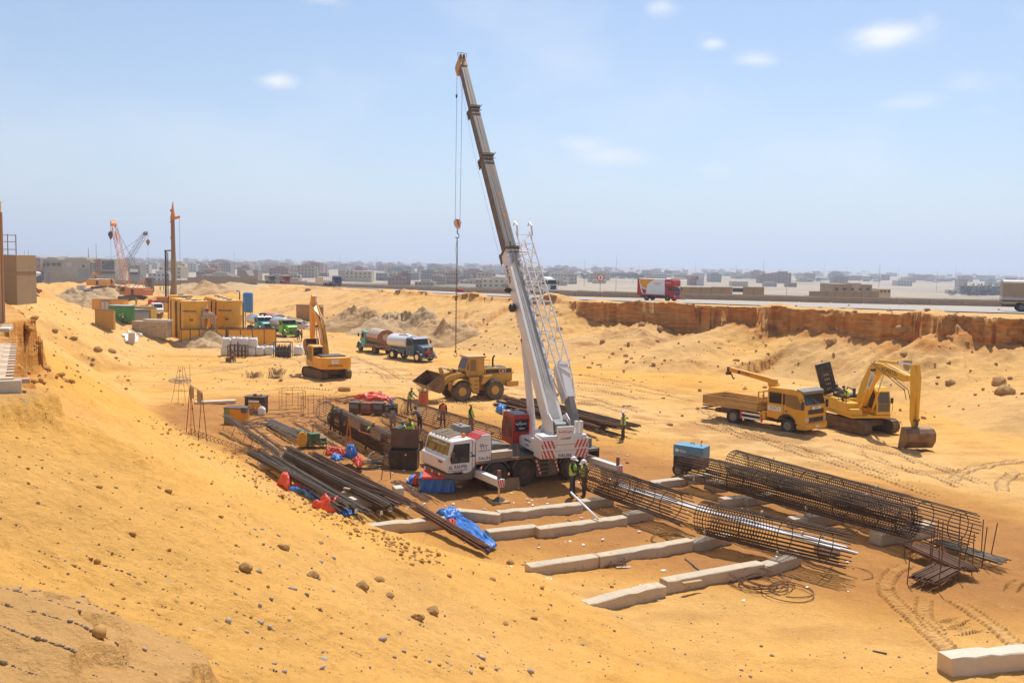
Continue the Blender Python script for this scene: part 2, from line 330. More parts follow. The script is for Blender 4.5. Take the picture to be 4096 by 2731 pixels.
at = cm_.color_attributes.new('zone','FLOAT_COLOR','POINT');at.data.foreach_set('color',np.tile(np.array([.3,.1,1,0],np.float32),len(cv)));cm_.materials.append(SAND)
cliff = bpy.data.objects.new('cliff',cm_);COL.objects.link(cliff);cliff['kind'] = 'structure';cliff['label'] = 'broken orange cliff faces under the crest of the bank'

# ------------------------------------------------------------------ building helpers
class B:                                  # collects shapes, then links them as one mesh object
 def __init__(s,T=None): s.v = [];s.f = [];s.T = T or Matrix.Identity(4)
 def add(s,vs,fs):
  k = len(s.v);s.v += [tuple(s.T @ Vector(p)) for p in vs];s.f += [tuple(i+k for i in f) for f in fs];return s
 def hexa(s,p): return s.add(p,[(0,3,2,1),(4,5,6,7),(0,1,5,4),(1,2,6,5),(2,3,7,6),(3,0,4,7)])
 def box(s,x0,x1,y0,y1,z0,z1):
  return s.hexa([(x0,y0,z0),(x1,y0,z0),(x1,y1,z0),(x0,y1,z0),(x0,y0,z1),(x1,y0,z1),(x1,y1,z1),(x0,y1,z1)])
 def frame(s,p,q,up=(0,0,1)):
  p = Vector(p);q = Vector(q);d = (q-p).normalized();u = Vector(up)
  if abs(d.dot(u)) > .98: u = Vector((1,0,0))
  a = d.cross(u).normalized();return p,q,d,a,a.cross(d)
 def bar(s,p,q,r,n=6,r2=None):
  p,q,d,a,b = s.frame(p,q);r2 = r if r2 is None else r2
  c = [(math.cos(2*math.pi*(i+.5)/n),math.sin(2*math.pi*(i+.5)/n)) for i in range(n)]
  return s.add([p+a*(x*r)+b*(y*r) for x,y in c]+[q+a*(x*r2)+b*(y*r2) for x,y in c],
     [(i,(i+1) % n,n+(i+1) % n,n+i) for i in range(n)]+[tuple(range(n))[::-1],tuple(range(n,2*n))])
 def beam(s,p,q,w,h,up=(0,0,1),w2=None,h2=None):
  p,q,d,a,b = s.frame(p,q,up);w2 = w if w2 is None else w2;h2 = h if h2 is None else h2
  k = [(-1,-1),(1,-1),(1,1),(-1,1)]
  return s.hexa([p+a*(x*w/2)+b*(y*h/2) for x,y in k]+[q+a*(x*w2/2)+b*(y*h2/2) for x,y in k])
 def tube(s,pts,r,n=5,closed=False):
  pts = [Vector(p) for p in pts];m = len(pts);vs = [];u = Vector((0,0,1))
  for i,p in enumerate(pts):
   d = (pts[(i+1) % m]-pts[i-1]) if closed else (pts[min(i+1,m-1)]-pts[max(i-1,0)])
   d.normalize();a = d.cross(u)
   if a.length < .1: a = d.cross(Vector((1,0,0)))
   a.normalize();b = a.cross(d)
   vs += [p+a*(r*math.cos(2*math.pi*j/n))+b*(r*math.sin(2*math.pi*j/n)) for j in range(n)]
  fs = [(i*n+j,i*n+(j+1) % n,((i+1) % m)*n+(j+1) % n,((i+1) % m)*n+j) for i in range(m if closed else m-1) for j in range(n)]
  if not closed: fs += [tuple(range(n))[::-1],tuple(range((m-1)*n,m*n))]
  return s.add(vs,fs)
 def prism(s,prof,y0,y1,ax='y'):   # outline in x, z drawn out along y
  n = len(prof)
  mk = {'y': lambda a,b,t: (a,t,b),'x': lambda a,b,t: (t,a,b),'z': lambda a,b,t: (a,b,t)}[ax]
  return s.add([mk(a,b,y0) for a,b in prof]+[mk(a,b,y1) for a,b in prof],
     [(i,(i+1) % n,n+(i+1) % n,n+i) for i in range(n)]+[tuple(range(n))[::-1],tuple(range(n,2*n))])
 def lathe(s,prof,c=(0,0,0),ax='z',n=20,sx=1.,sy=1.,closed=False):   # outline of (radius, height)
  mk = {'z': lambda r,h,t: (r*sx*math.cos(t),r*sy*math.sin(t),h),'y': lambda r,h,t: (r*sx*math.sin(t),h,r*sy*math.cos(t)),'x': lambda r,h,t: (h,r*sx*math.cos(t),r*sy*math.sin(t))}[ax]
  c = Vector(c);m = len(prof)
  vs = [Vector(mk(r,h,2*math.pi*j/n))+c for r,h in prof for j in range(n)]
  fs = [(i*n+j,i*n+(j+1) % n,((i+1) % m)*n+(j+1) % n,((i+1) % m)*n+j) for i in range(m if closed else m-1) for j in range(n)]
  if not closed:
   if prof[0][0] > 1e-4: fs.append(tuple(range(n))[::-1])
   if prof[-1][0] > 1e-4: fs.append(tuple(range((m-1)*n,m*n)))
  return s.add(vs,fs)
 def ball(s,c,rx,ry,rz,n=10,m=6,lo=0.,hi=1.):
  return s.lathe([(max(math.sin(math.pi*t),1e-5),-math.cos(math.pi*t)*rz) for t in [lo+(hi-lo)*i/m for i in range(m+1)]],c,'z',n,rx,ry)
 def o(s,name,mat,par=None,bev=0,smooth=False,seg=1):
  me = bpy.data.meshes.new(name);me.from_pydata(s.v,[],s.f);me.materials.append(mat)
  if smooth or bev: me.shade_smooth()
  ob = bpy.data.objects.new(name,me);COL.objects.link(ob);ob.parent = par
  if bev:
   b = ob.modifiers.new('bevel','BEVEL');b.width = bev;b.segments = seg;b.limit_method = 'ANGLE';b.angle_limit = R(35);b.harden_normals = True
   me.set_sharp_from_angle(angle=R(35))
  elif smooth: me.set_sharp_from_angle(angle=R(45))
  return ob
def tag(o,label,cat,group=None,kind=None):
 o['label'] = label
 if cat: o['category'] = cat
 if group: o['group'] = group
 if kind: o['kind'] = kind
 return o
def thing(name,label,cat,loc=(0,0,0),yaw=0,group=None,tilt=(0,0)):
 o = bpy.data.objects.new(name,None);COL.objects.link(o);o.empty_display_size = .3
 o.location = loc;o.rotation_euler = (tilt[0],tilt[1],yaw);return tag(o,label,cat,group)
def inst(src,par=None,loc=None,rot=None,scale=None):
 c = src.copy();COL.objects.link(c);c.parent = par
 if loc is not None: c.location = loc
 if rot is not None: c.rotation_euler = rot
 if scale is not None: c.scale = scale
 return c
def dup(root,loc,yaw=None,label=None,group=None):
 r = root.copy();COL.objects.link(r);r.location = loc
 if yaw is not None: r.rotation_euler = (0,0,yaw)
 if label: r['label'] = label
 if group: r['group'] = group
 for ch in list(root.children):
  c = ch.copy();COL.objects.link(c);c.parent = r
  for g in ch.children:
   d = g.copy();COL.objects.link(d);d.parent = c
 return r
def text(s,size,M,mat,par,name='lettering',ext=.004,ax='CENTER'):
 c = bpy.data.curves.new('t','FONT');c.body = s;c.size = size;c.align_x = ax;c.align_y = 'CENTER';c.extrude = ext;c.resolution_u = 2
 t = bpy.data.objects.new('t',c);me = bpy.data.meshes.new_from_object(t);bpy.data.objects.remove(t);bpy.data.curves.remove(c)
 me.name = name;me.materials.clear();me.materials.append(mat);o = bpy.data.objects.new(name,me);COL.objects.link(o);o.parent = par;o.matrix_local = M;return o
def face(o,x,n,roll=(0,0,1),wide=1.0):  # matrix of a sign at o whose text runs along x and faces n
 x = Vector(x).normalized();n = Vector(n).normalized();y = n.cross(x)
 m = Matrix.Identity(4)
 for i in range(3): m[i][0] = x[i]*wide;m[i][1] = y[i];m[i][2] = n[i];m[i][3] = o[i]
 return m
def yawof(dx,dy): return math.atan2(dy,dx)

# ------------------------------------------------------------------ paints, metals, cloth
def mat(name,c,rough=.55,metal=0.,dust=.25,var=.12,scale=2.0,rust=0.,spec=.4,bump=0.,dustc=(.5,.32,.15),rustc=(.16,.06,.025)):
 if name in MATS: return MATS[name]
 m,t,p = new_mat(name);tc = N(t,'ShaderNodeTexCoord');vec = tc.outputs['Object']
 def nz(s,d=5,r=.6): n = N(t,'ShaderNodeTexNoise',Scale=s,Detail=d,Roughness=r);t.links.new(vec,n.inputs['Vector']);return n.outputs[0]
 a = nz(scale,6,.65);col = c
 hs = N(t,'ShaderNodeHueSaturation');hs.inputs['Color'].default_value = (*c,1)
 t.links.new(mth(t,'ADD',mth(t,'MULTIPLY',mth(t,'SUBTRACT',a,.5),var*3),1.0),hs.inputs['Value']);col = hs.outputs[0]
 if rust: col = mixc(t,mth(t,'MULTIPLY',mth(t,'SUBTRACT',nz(scale*2.3,7,.7),.62-.3*rust),6,clamp=True),col,rustc)
 if dust: col = mixc(t,mth(t,'MULTIPLY',mth(t,'ADD',mth(t,'MULTIPLY',mth(t,'SUBTRACT',nz(scale*.9,5,.6),.5),2.2),.5,clamp=True),dust),col,dustc)
 t.links.new(col,p.inputs['Base Color']);p.inputs['Roughness'].default_value = rough;p.inputs['Metallic'].default_value = metal;p.inputs['Specular IOR Level'].default_value = spec
 if bump:
  b = N(t,'ShaderNodeBump',Strength=.6,Distance=bump);t.links.new(nz(scale*4,6,.65),b.inputs['Height']);t.links.new(b.outputs[0],p.inputs['Normal'])
 MATS[name] = m;return m
def glassm(name,c,alpha=.55):
 m,t,p = new_mat(name);p.inputs['Base Color'].default_value = (*c,1);p.inputs['Roughness'].default_value = .06;p.inputs['Specular IOR Level'].default_value = .6;p.inputs['Alpha'].default_value = alpha
 MATS[name] = m;return m
GLASS = glassm('dark_glass',(.02,.025,.025),.82);GLASSY = glassm('yellowed_glass',(.20,.16,.05),.75);GLASSC = glassm('clear_glass',(.10,.12,.11),.45)
RUBBER = mat('rubber',(.028,.026,.024),.85,dust=.35,dustc=(.2,.14,.08));RUBBER_D = mat('dusty_rubber',(.06,.05,.04),.9,dust=.6,dustc=(.30,.21,.12))
CATY = mat('loader_yellow',(.62,.33,.04),.5,dust=.3,var=.1);HYY = mat('orange_yellow',(.75,.33,.016),.45,dust=.18);KOY = mat('bright_yellow',(.78,.42,.012),.42,dust=.16)
TRKY = mat('truck_yellow',(.70,.35,.018),.38,dust=.16);TANKY = mat('tank_yellow',(.76,.39,.02),.5,dust=.12,var=.12,scale=.5,rust=.12);BOXY = mat('box_yellow',(.78,.37,.012),.55,dust=.12,var=.08,rust=.08)
BLACK = mat('black_paint',(.018,.018,.02),.5,dust=.15);DARK = mat('dark_steel',(.05,.048,.046),.5,.3,dust=.25);GREY = mat('grey_paint',(.16,.165,.17),.5,dust=.25)
MUDST = mat('muddy_steel',(.11,.07,.04),.7,.2,dust=.7,dustc=(.30,.18,.08));BUCKET = mat('worn_bucket',(.14,.075,.035),.5,.35,dust=.45,rust=.3)
WHITE = mat('white_paint',(.72,.71,.68),.4,dust=.14,var=.06);RED = mat('red_paint',(.45,.015,.012),.4,dust=.1);REDS = mat('signal_red',(.6,.03,.015),.45,dust=.05)
CHROME = mat('chrome',(.65,.65,.65),.2,1.,dust=.05);STEEL = mat('bare_steel',(.32,.32,.33),.4,.8,dust=.25);ALU = mat('silver_tank',(.62,.62,.61),.32,.6,dust=.2)
TEAL = mat('teal_paint',(.05,.36,.34),.45,dust=.25);BLUE = mat('truck_blue',(.025,.10,.17),.35,dust=.2);BLUE2 = mat('deep_blue',(.02,.06,.19),.35,dust=.15);GREEN = mat('lime_green',(.14,.50,.02),.4,dust=.08)
DGREEN = mat('machine_green',(.03,.12,.05),.5,dust=.3);CGREEN = mat('container_green',(.04,.28,.07),.5,dust=.15);BROWNT = mat('rusty_tank',(.25,.10,.045),.6,dust=.3,rust=.4)
ORANGE = mat('crane_orange',(.62,.19,.02),.5,dust=.2);AMBER = mat('amber',(.8,.2,.01),.3,dust=0);RUST = mat('rust',(.15,.062,.03),.85,dust=.2,var=.3,rust=.2,rustc=(.075,.04,.03));RUSTL = mat('rust_light',(.24,.11,.05),.85,dust=.25,var=.3)
REBAR = mat('rebar',(.042,.026,.020),.62,.35,dust=.2,var=.35,scale=6,rustc=(.2,.08,.03),rust=.35);REBARG = mat('rebar_grey',(.062,.055,.05),.5,.5,dust=.3,var=.3,scale=4);REBARR = mat('rebar_red',(.12,.048,.025),.75,.1,dust=.2,var=.35,scale=5,rust=.3,rustc=(.09,.04,.03))
CONC = mat('concrete',(.54,.45,.33),.9,dust=.4,var=.3,scale=1.6,bump=.07,dustc=(.5,.34,.17),rust=.16,rustc=(.24,.18,.12));CONCG = mat('grey_concrete',(.29,.26,.22),.9,dust=.3,var=.12,scale=.7);CONCP = mat('pale_concrete',(.60,.53,.42),.9,dust=.3,var=.15)
WOOD = mat('timber',(.42,.29,.15),.8,dust=.3,var=.2,scale=6);PLY = mat('plywood',(.28,.17,.08),.8,dust=.3);BAGW = mat('bag_white',(.74,.73,.71),.7,dust=.12,var=.06,scale=5,bump=.05)
TARPB = mat('tarp_blue',(.012,.15,.48),.38,dust=.10,var=.15,scale=3,bump=.02);TARPR = mat('tarp_red',(.62,.05,.02),.45,dust=.12,var=.12,scale=3,bump=.02);CANV = mat('canvas',(.34,.27,.2),.85,dust=.25,var=.1,scale=1.2,bump=.05)
PVC = mat('white_pipe',(.78,.78,.78),.35,dust=.06);ORCAB = mat('orange_cable',(.7,.12,.02),.5,dust=.1);HOSE = mat('black_hose',(.02,.02,.02),.55,dust=.2);HIVIS = mat('hi_vis',(.42,.72,.03),.6,dust=.06);HIVO = mat('hi_vis_orange',(.8,.14,.02),.6,dust=.06)
HELY = mat('helmet_yellow',(.8,.36,.01),.35,dust=.06);HELW = mat('helmet_white',(.8,.8,.79),.3,dust=.04);SKIN = mat('skin',(.24,.12,.065),.55,dust=0,var=.06);REFL = mat('reflective_tape',(.62,.63,.62),.35,dust=.06)
LETB = mat('letter_blue',(.015,.03,.16),.5,dust=0,var=0);LETK = mat('letter_black',(.012,.012,.014),.5,dust=0,var=0);LETW = mat('letter_white',(.8,.8,.8),.5,dust=0,var=0);LETG = mat('letter_green',(.10,.14,.10),.5,dust=0,var=0);SIGNW = mat('sign_white',(.78,.78,.76),.45,dust=.06,var=.03);LETO = mat('letter_orange',(.7,.22,.02),.5,dust=0,var=0)
TREAD = mat('alloy_plate',(.42,.38,.32),.5,.5,dust=.4);ASPH = mat('asphalt',(.33,.31,.29),.9,dust=.5,var=.12,scale=.25,dustc=(.45,.37,.27));LAMP = mat('lamp_glass',(.6,.6,.58),.15,.3,dust=.1)

# ------------------------------------------------------------------ common parts
_cache = {}
def wheel(par,x,y,R_,w,mt=None,mr=None,rf=.56,lug=0,name='wheel'):
 key = (R_,w,rf,lug,(mt or RUBBER).name,(mr or GREY).name)
 if key not in _cache:
  b = B();e = R_*.07
  b.lathe([(R_*rf,-w*.42),(R_*.8,-w*.5),(R_-e,-w*.49),(R_,-w*.36),(R_,w*.36),(R_-e,w*.49),(R_*.8,w*.5),(R_*rf,w*.42)],ax='y',n=36,closed=True)
  if lug:
   for i in range(lug):
    t = 2*math.pi*i/lug
    for s in (-1,1):
     t2 = t+(math.pi/lug if s > 0 else 0);tt = t2+.10
     p = lambda r,a,yy: (r*math.sin(a),yy,r*math.cos(a))
     b.hexa([p(R_*.985,t2,s*w*.06),p(R_*.985,t2+.085,s*w*.06),p(R_*.955,tt+.09,s*w*.49),p(R_*.955,tt,s*w*.49),p(R_*1.025,t2,s*w*.06),p(R_*1.025,t2+.085,s*w*.06),p(R_*1.0,tt+.09,s*w*.49),p(R_*1.0,tt,s*w*.49)])
  ty = b.o(name,mt or RUBBER,None,smooth=True)
  b = B()
  for s in (-1,1):
   b.lathe([(R_*rf,s*w*.40),(R_*rf*.86,s*w*.38),(R_*rf*.8,s*w*.16),(R_*rf*.42,s*w*.14),(R_*rf*.36,s*w*.30),(R_*rf*.2,s*w*.34),(1e-5,s*w*.34)],ax='y',n=24)
  for i in range(8):
   a = i*math.pi/4;b.bar((R_*rf*.62*math.sin(a),-w*.2,R_*rf*.62*math.cos(a)),(R_*rf*.62*math.sin(a),w*.2,R_*rf*.62*math.cos(a)),R_*.03,6)
  ri = b.o('rim',mr or GREY,ty,smooth=True)
  ty.parent = par;ty.location = (x,y,R_);_cache[key] = (ty,ri);return ty
 ty,ri = _cache[key];c = inst(ty,par,(x,y,R_));inst(ri,c);return c
def quad(b,pts,th=.01):                 # a thin slab on four points, drawn out along its normal
 p = [Vector(q) for q in pts];n = (p[1]-p[0]).cross(p[3]-p[0]).normalized()*th
 return b.hexa([tuple(q) for q in p]+[tuple(q+n) for q in p])
def pane(name,mat_,par,pts,th=.012): return quad(B(),pts,th).o(name,mat_,par)
def shoes(par,L,h,w,y,n,mt):        # one crawler: a chain frame and its shoes
 r = h/2;b = B();pr = [(-L/2+r+ (r-.09)*math.cos(a),r+(r-.09)*math.sin(a)) for a in [math.pi/2+i*math.pi/8 for i in range(9)]]+[(L/2-r+(r-.09)*math.cos(a),r+(r-.09)*math.sin(a)) for a in [-math.pi/2+i*math.pi/8 for i in range(9)]]
 tr = b.prism(pr,-w*.32,w*.32).o('track',mt,par);tr.location = (0,y,0)
 P = 2*(L-h)+2*math.pi*(r-.03)
 key = ('shoe',w,round(P/n,3))
 for i in range(n):
  s = P*i/n;l = L-h;c = math.pi*(r-.03)
  if s < l: q = (-l/2+s,.03,0.)
  elif s < l+c: a = (s-l)/(r-.03);q = (l/2+(r-.03)*math.sin(a),r-(r-.03)*math.cos(a),-a)
  elif s < 2*l+c: q = (l/2-(s-l-c),h-.03,math.pi)
  else: a = (s-2*l-c)/(r-.03);q = (-l/2-(r-.03)*math.sin(a),r+(r-.03)*math.cos(a),-a+math.pi)
  if key not in _cache:
   k = P/n;_cache[key] = B().box(-k*.48,k*.48,-w/2,w/2,-.02,.03).box(-k*.45,-k*.30,-w/2,w/2,-.055,-.02).o('shoe',mt,tr)
   o = _cache[key]
  else: o = inst(_cache[key],tr)
  o.location = (q[0],0,q[1]);o.rotation_euler = (0,q[2],0)
 return tr

# ------------------------------------------------------------------ the road on the bank and what lines it
def ribbon(name,A,Bp,zf,mt,up=.03,n=60):
 def res(L,n):
  a = arcs(L);q = np.linspace(0,a[-1],n);return np.stack([np.interp(q,a,[p[0] for p in L]),np.interp(q,a,[p[1] for p in L])],-1)
 a = res(A,n);c = res(Bp,n);m = 9;rows = np.stack([a+(c-a)*k/(m-1) for k in range(m)],1).reshape(-1,2)
 z = zf(rows[:,1])+up;co = np.concatenate([rows,z[:,None]],1)
 q = np.array([(i*m+j,i*m+j+1,(i+1)*m+j+1,(i+1)*m+j) for i in range(n-1) for j in range(m-1)])
 me = mesh_np(name,co,q);me.materials.append(mt);o = bpy.data.objects.new(name,me);COL.objects.link(o);return o
NEAR = [(82,86),(53.8,100),(42,108),(26,121),(9,133),(-2,151),(-14.8,176),(-36.8,238),(-80,330),(-130,430),(-260,640)]
FARE = [(110,126),(79.7,139),(56,142),(36,148),(11,160),(-5,186),(-45,265),(-95,358),(-148,450),(-285,665)]
rd = ribbon('road',NEAR,FARE,lambda y: np.where(y < 330,zroad(y),np.interp(y,[330,450,700],[1.05,-1.2,-7.0])),ASPH,.05)
rd['kind'] = 'structure';rd['label'] = 'pale dusty asphalt road along the top of the bank'
def along(L,step,off=0):
 a = arcs(L);r = [];s = off
 while s < a[-1]:
  k = max(i for i in range(len(a)-1) if a[i] <= s);f = (s-a[k])/(a[k+1]-a[k]);p,q = L[k],L[k+1]
  r.append((p[0]+(q[0]-p[0])*f,p[1]+(q[1]-p[1])*f,yawof(q[0]-p[0],q[1]-p[1])));s += step
 return r
ORD = ['first','second','third','fourth','fifth','sixth','seventh','eighth','ninth','tenth','eleventh','twelfth','thirteenth','fourteenth','fifteenth','sixteenth','seventeenth','eighteenth','nineteenth','twentieth']
def zr2(y): return float(zroad(y)) if y < 330 else float(np.interp(y,[330,450,700],[1.05,-1.2,-7.0]))
def jersey(L):
 return B().prism([(-.32,0),(.32,0),(.32,.12),(.14,.36),(.10,.95),(-.10,.95),(-.14,.36),(-.32,.12)],-L/2,L/2,'x')
jb = None;jl = along(BARR,5.2,38)
red_x = (25.0,155)
k0 = min(range(len(jl)),key=lambda i: abs(jl[i][0]/jl[i][1]-.163))
for i,(x,y,a) in enumerate(jl):
 if y > 330: break
 lab = 'concrete road barrier right behind the red box truck' if i == k0 else 'concrete road barrier, %s %s of the red box truck' % (ORD[abs(i-k0)-1] if abs(i-k0) <= 20 else 'twenty '+ORD[abs(i-k0)-21],'left' if i > k0 else 'right')
 if jb is None: jb = jersey(5.05).o('road_barrier',CONCG,None,.02);o = jb
 else: o = inst(jb)
 tag(o,lab,'road barrier','concrete barriers along the far side of the road');o.location = (x,y,zr2(y)-.08);o.rotation_euler = (rnd.uniform(-.02,.02),0,a+rnd.uniform(-.012,.012))
BARR2 = [(x+6,y+13) for x,y in BARR]
W2 = thing('median_wall','low grey concrete wall running behind the road barriers','wall')
pn = None
for x,y,a in along(BARR2,8.0,20):
 if y > 420: break
 if pn is None: pn = jersey(7.96).o('wall_panel',CONCG,W2);o = pn
 else: o = inst(pn,W2)
 o.location = (x,y,zr2(y)-.3);o.rotation_euler = (0,0,a);o.scale = (1,1.0,1.28)

def GT(nx,ny,lo=14,hi=900):            # where a ray through the photograph meets the ground as built
 d = ray(nx,ny);D = np.concatenate([np.arange(lo,160,.25),np.arange(160,hi,1.5)]);p = _eye+np.outer(D/d[1],d)
 hz = heights(p[:,0],p[:,1])[0];k = np.nonzero(p[:,2] <= hz)[0]
 if not len(k): return p[-1]
 i = k[0];j = max(i-1,0);a = (p[j,2]-hz[j])/max((p[j,2]-hz[j])-(p[i,2]-hz[i]),1e-6);q = p[j]+(p[i]-p[j])*min(max(a,0),1);return q

# ------------------------------------------------------------------ the mobile crane
def gz(x,y): return H(x,y)
cx0,cy0 = .55,43.84;cyaw = yawof(-.85,-.525)
CR = thing('mobile_crane','white three axle mobile crane with tall grey boom and red operator cab','mobile crane',(cx0,cy0,.30),cyaw)
for x in (2.1,.55,-2.1):
 for y in (1.03,-1.03): wheel(CR,x,y,.63,.46,RUBBER,DARK,.5)
GREYD = mat('chassis_grey',(.085,.09,.095),.5,dust=.3)
B().box(-3.7,3.6,-.45,.45,.62,1.2).o('chassis',DARK,CR,.02)
B().box(-3.78,3.2,-1.25,1.25,1.27,1.42).o('deck',GREYD,CR,.02)
b = B().box(-1.32,-.08,.75,1.24,.34,1.26);b.o('side_locker',GREYD,CR,.02)
for i in range(4): B().box(-.75,-.28,1.242,1.262,.42+i*.21,.54+i*.21).o('step',BLACK,CR)
B().box(-1.30,-.10,-1.24,-.75,.34,1.26).o('side_locker',GREYD,CR,.02)
for x0 in (2.1,.55,-2.1):
 for s in (1,-1):
  b = B();pr = [(x0+.76*math.cos(a),.63+.74*math.sin(a)) for a in [R(20+140*i/10) for i in range(11)]];pi = [(x0+.72*math.cos(a),.63+.70*math.sin(a)) for a in [R(160-140*i/10) for i in range(11)]]
  for i in range(10): b.hexa([(pr[i][0],s*.78,pr[i][1]),(pr[i+1][0],s*.78,pr[i+1][1]),(pi[9-i][0],s*.78,pi[9-i][1]),(pi[10-i][0],s*.78,pi[10-i][1]),(pr[i][0],s*1.26,pr[i][1]),(pr[i+1][0],s*1.26,pr[i+1][1]),(pi[9-i][0],s*1.26,pi[9-i][1]),(pi[10-i][0],s*1.26,pi[10-i][1])])
  b.o('mudguard',GREYD,CR)
def stripe_bar(p,q,w,n,par,off):       # a strut of red and white bands
 p,q = Vector(p),Vector(q)
 for i in range(n): B().beam(p+(q-p)*(i/n),p+(q-p)*((i+1)/n),w,.02,up=off).o('warning_band',REDS if i % 2 == 0 else SIGNW,par)
stripe_bar((-.02,1.27,1.24),(-.34,1.27,.4),.09,9,CR,(0,1,0));stripe_bar((-1.06,1.275,1.3),(-1.36,1.275,.45),.09,9,CR,(0,1,0));stripe_bar((2.9,1.275,1.22),(3.16,1.275,.75),.09,6,CR,(0,1,0));stripe_bar((-2.75,1.275,1.34),(-3.0,1.275,.8),.09,6,CR,(0,1,0))
# driver's cab
cab = B().prism([(3.26,.98),(3.26,2.42),(3.45,2.5),(4.38,2.44),(4.46,2.36),(4.62,1.74),(4.80,1.64),(4.80,1.12),(4.66,1.0),(3.9,.98),(3.7,.8),(3.5,.8)],-1.24,1.24).o('driver_cab',WHITE,CR,.05,seg=2)
pane('windscreen',GLASSY,CR,[(4.615,-1.1,1.80),(4.615,1.1,1.80),(4.475,1.08,2.35),(4.475,-1.08,2.35)],.012)
B().prism([(3.56,1.42),(3.56,2.30),(4.36,2.30),(4.56,1.62),(4.50,1.42)],1.236,1.252).o('side_window',GLASS,CR,.01)
B().prism([(3.56,1.42),(3.56,2.30),(4.36,2.30),(4.56,1.62),(4.50,1.42)],-1.252,-1.236).o('side_window',GLASS,CR,.01)
B().prism([(3.4,1.06),(3.4,2.40),(3.425,2.40),(3.425,1.06)],1.238,1.247).o('door_seam',GREY,CR)
B().prism([(3.2,1.26),(3.2,1.36),(3.5,1.0),(4.0,.9),(4.83,1.0),(4.83,.82),(4.0,.62),(3.4,.62)],-1.26,1.26).o('bumper',GREYD,CR,.03)
for y in (-1.05,1.05): B().box(4.82,4.86,y-.16,y+.16,.86,.98).o('headlight',REDS,CR,.01)
for k in range(5): B().box(4.83,4.845,-.8+k*.36,-.62+k*.36,.86,.96).o('warning_band',REDS if k % 2 else SIGNW,CR)
for y in (-.35,.15,.6): B().tube([(4.64,y,1.76),(4.60,y+.12,1.9),(4.55,y+.2,2.1)],.012).o('wiper',BLACK,CR)
b = B().box(4.42,4.52,1.30,1.45,1.55,1.95);b.bar((4.45,1.22,1.95),(4.46,1.38,1.93),.015);b.o('mirror',BLACK,CR,.02)
b = B().box(4.62,4.72,-1.55,-1.38,1.55,2.05);b.bar((4.5,-1.2,2.1),(4.66,-1.45,2.0),.015);b.o('mirror',BLACK,CR,.02)
B().lathe([(.09,0),(.09,.08),(.08,.16),(.03,.2),(1e-5,.2)],(3.62,.75,2.48),n=12).o('beacon',AMBER,CR,smooth=True)
b = B(); 
for k in range(7): b.tube([(3.4+rnd.uniform(0,.2),-1.0+.25*k,2.52+rnd.uniform(0,.05)),(3.8,-.95+.25*k+rnd.uniform(-.1,.1),2.55+rnd.uniform(0,.07)),(4.35,-1.0+.27*k+rnd.uniform(-.1,.1),2.50)],.05,6)
b.o('rolled_sheet',CANV,CR,smooth=True)
B().hexa([(3.35,-.5,2.5),(4.15,-.55,2.485),(4.1,.35,2.49),(3.4,.3,2.5),(3.35,-.5,2.53),(4.15,-.55,2.51),(4.1,.35,2.52),(3.4,.3,2.53)]).o('cardboard_sheet',WOOD,CR)
b = B().prism([(2.6,2.42),(2.7,2.78),(3.25,2.78),(3.36,2.5),(3.36,2.42)],-1.15,-.2);b.lathe([(.09,2.78),(.09,2.83),(.03,2.86)],(3.05,-.6,0),n=10);b.o('roof_cooler',GREY,CR,.02)
B().prism([(2.42,1.40),(2.42,2.55),(2.5,2.62),(2.86,2.62),(3.22,2.38),(3.22,1.3),(2.9,1.3)],.2,1.245).o('engine_housing',WHITE,CR,.03)
quad(B(),[(2.90,.22,2.605),(3.21,.22,2.40),(3.21,1.23,2.40),(2.90,1.23,2.605)],.012).o('engine_cover',RED,CR)
B().box(2.47,2.86,.24,1.2,2.622,2.64).o('engine_cover',RED,CR)
b = B().tube([(2.34,1.0,1.5),(2.34,1.0,2.5),(2.30,1.03,2.62),(2.2,1.08,2.66)],.07,10);b.o('exhaust_pipe',RUSTL,CR,smooth=True)
B().prism([(1.0,1.42),(1.2,1.95),(2.0,2.05),(2.3,1.85),(2.3,1.42)],-.9,.75).o('deck_box',GREYD,CR,.03)
B().box(1.25,2.40,.72,1.24,1.42,1.76).o('tool_chest',TREAD,CR,.015)
for x in (.75,1.06): quad(B(),[(x,1.1,1.42),(x+.26,1.1,1.42),(x+.30,.95,1.98),(x+.04,.95,1.98)],-.05).o('flap',GREYD,CR)
B().box(-3.6,-2.95,-.55,.9,1.42,1.86).o('rear_chest',GREY,CR,.02)
B().box(-3.82,-3.7,-1.25,1.25,.95,1.42).o('rear_bumper',BLACK,CR,.02)
for x in (3.1,.95,-.65,-2.7): B().box(x,x+.14,1.25,1.262,1.30,1.37).o('marker_light',AMBER,CR)
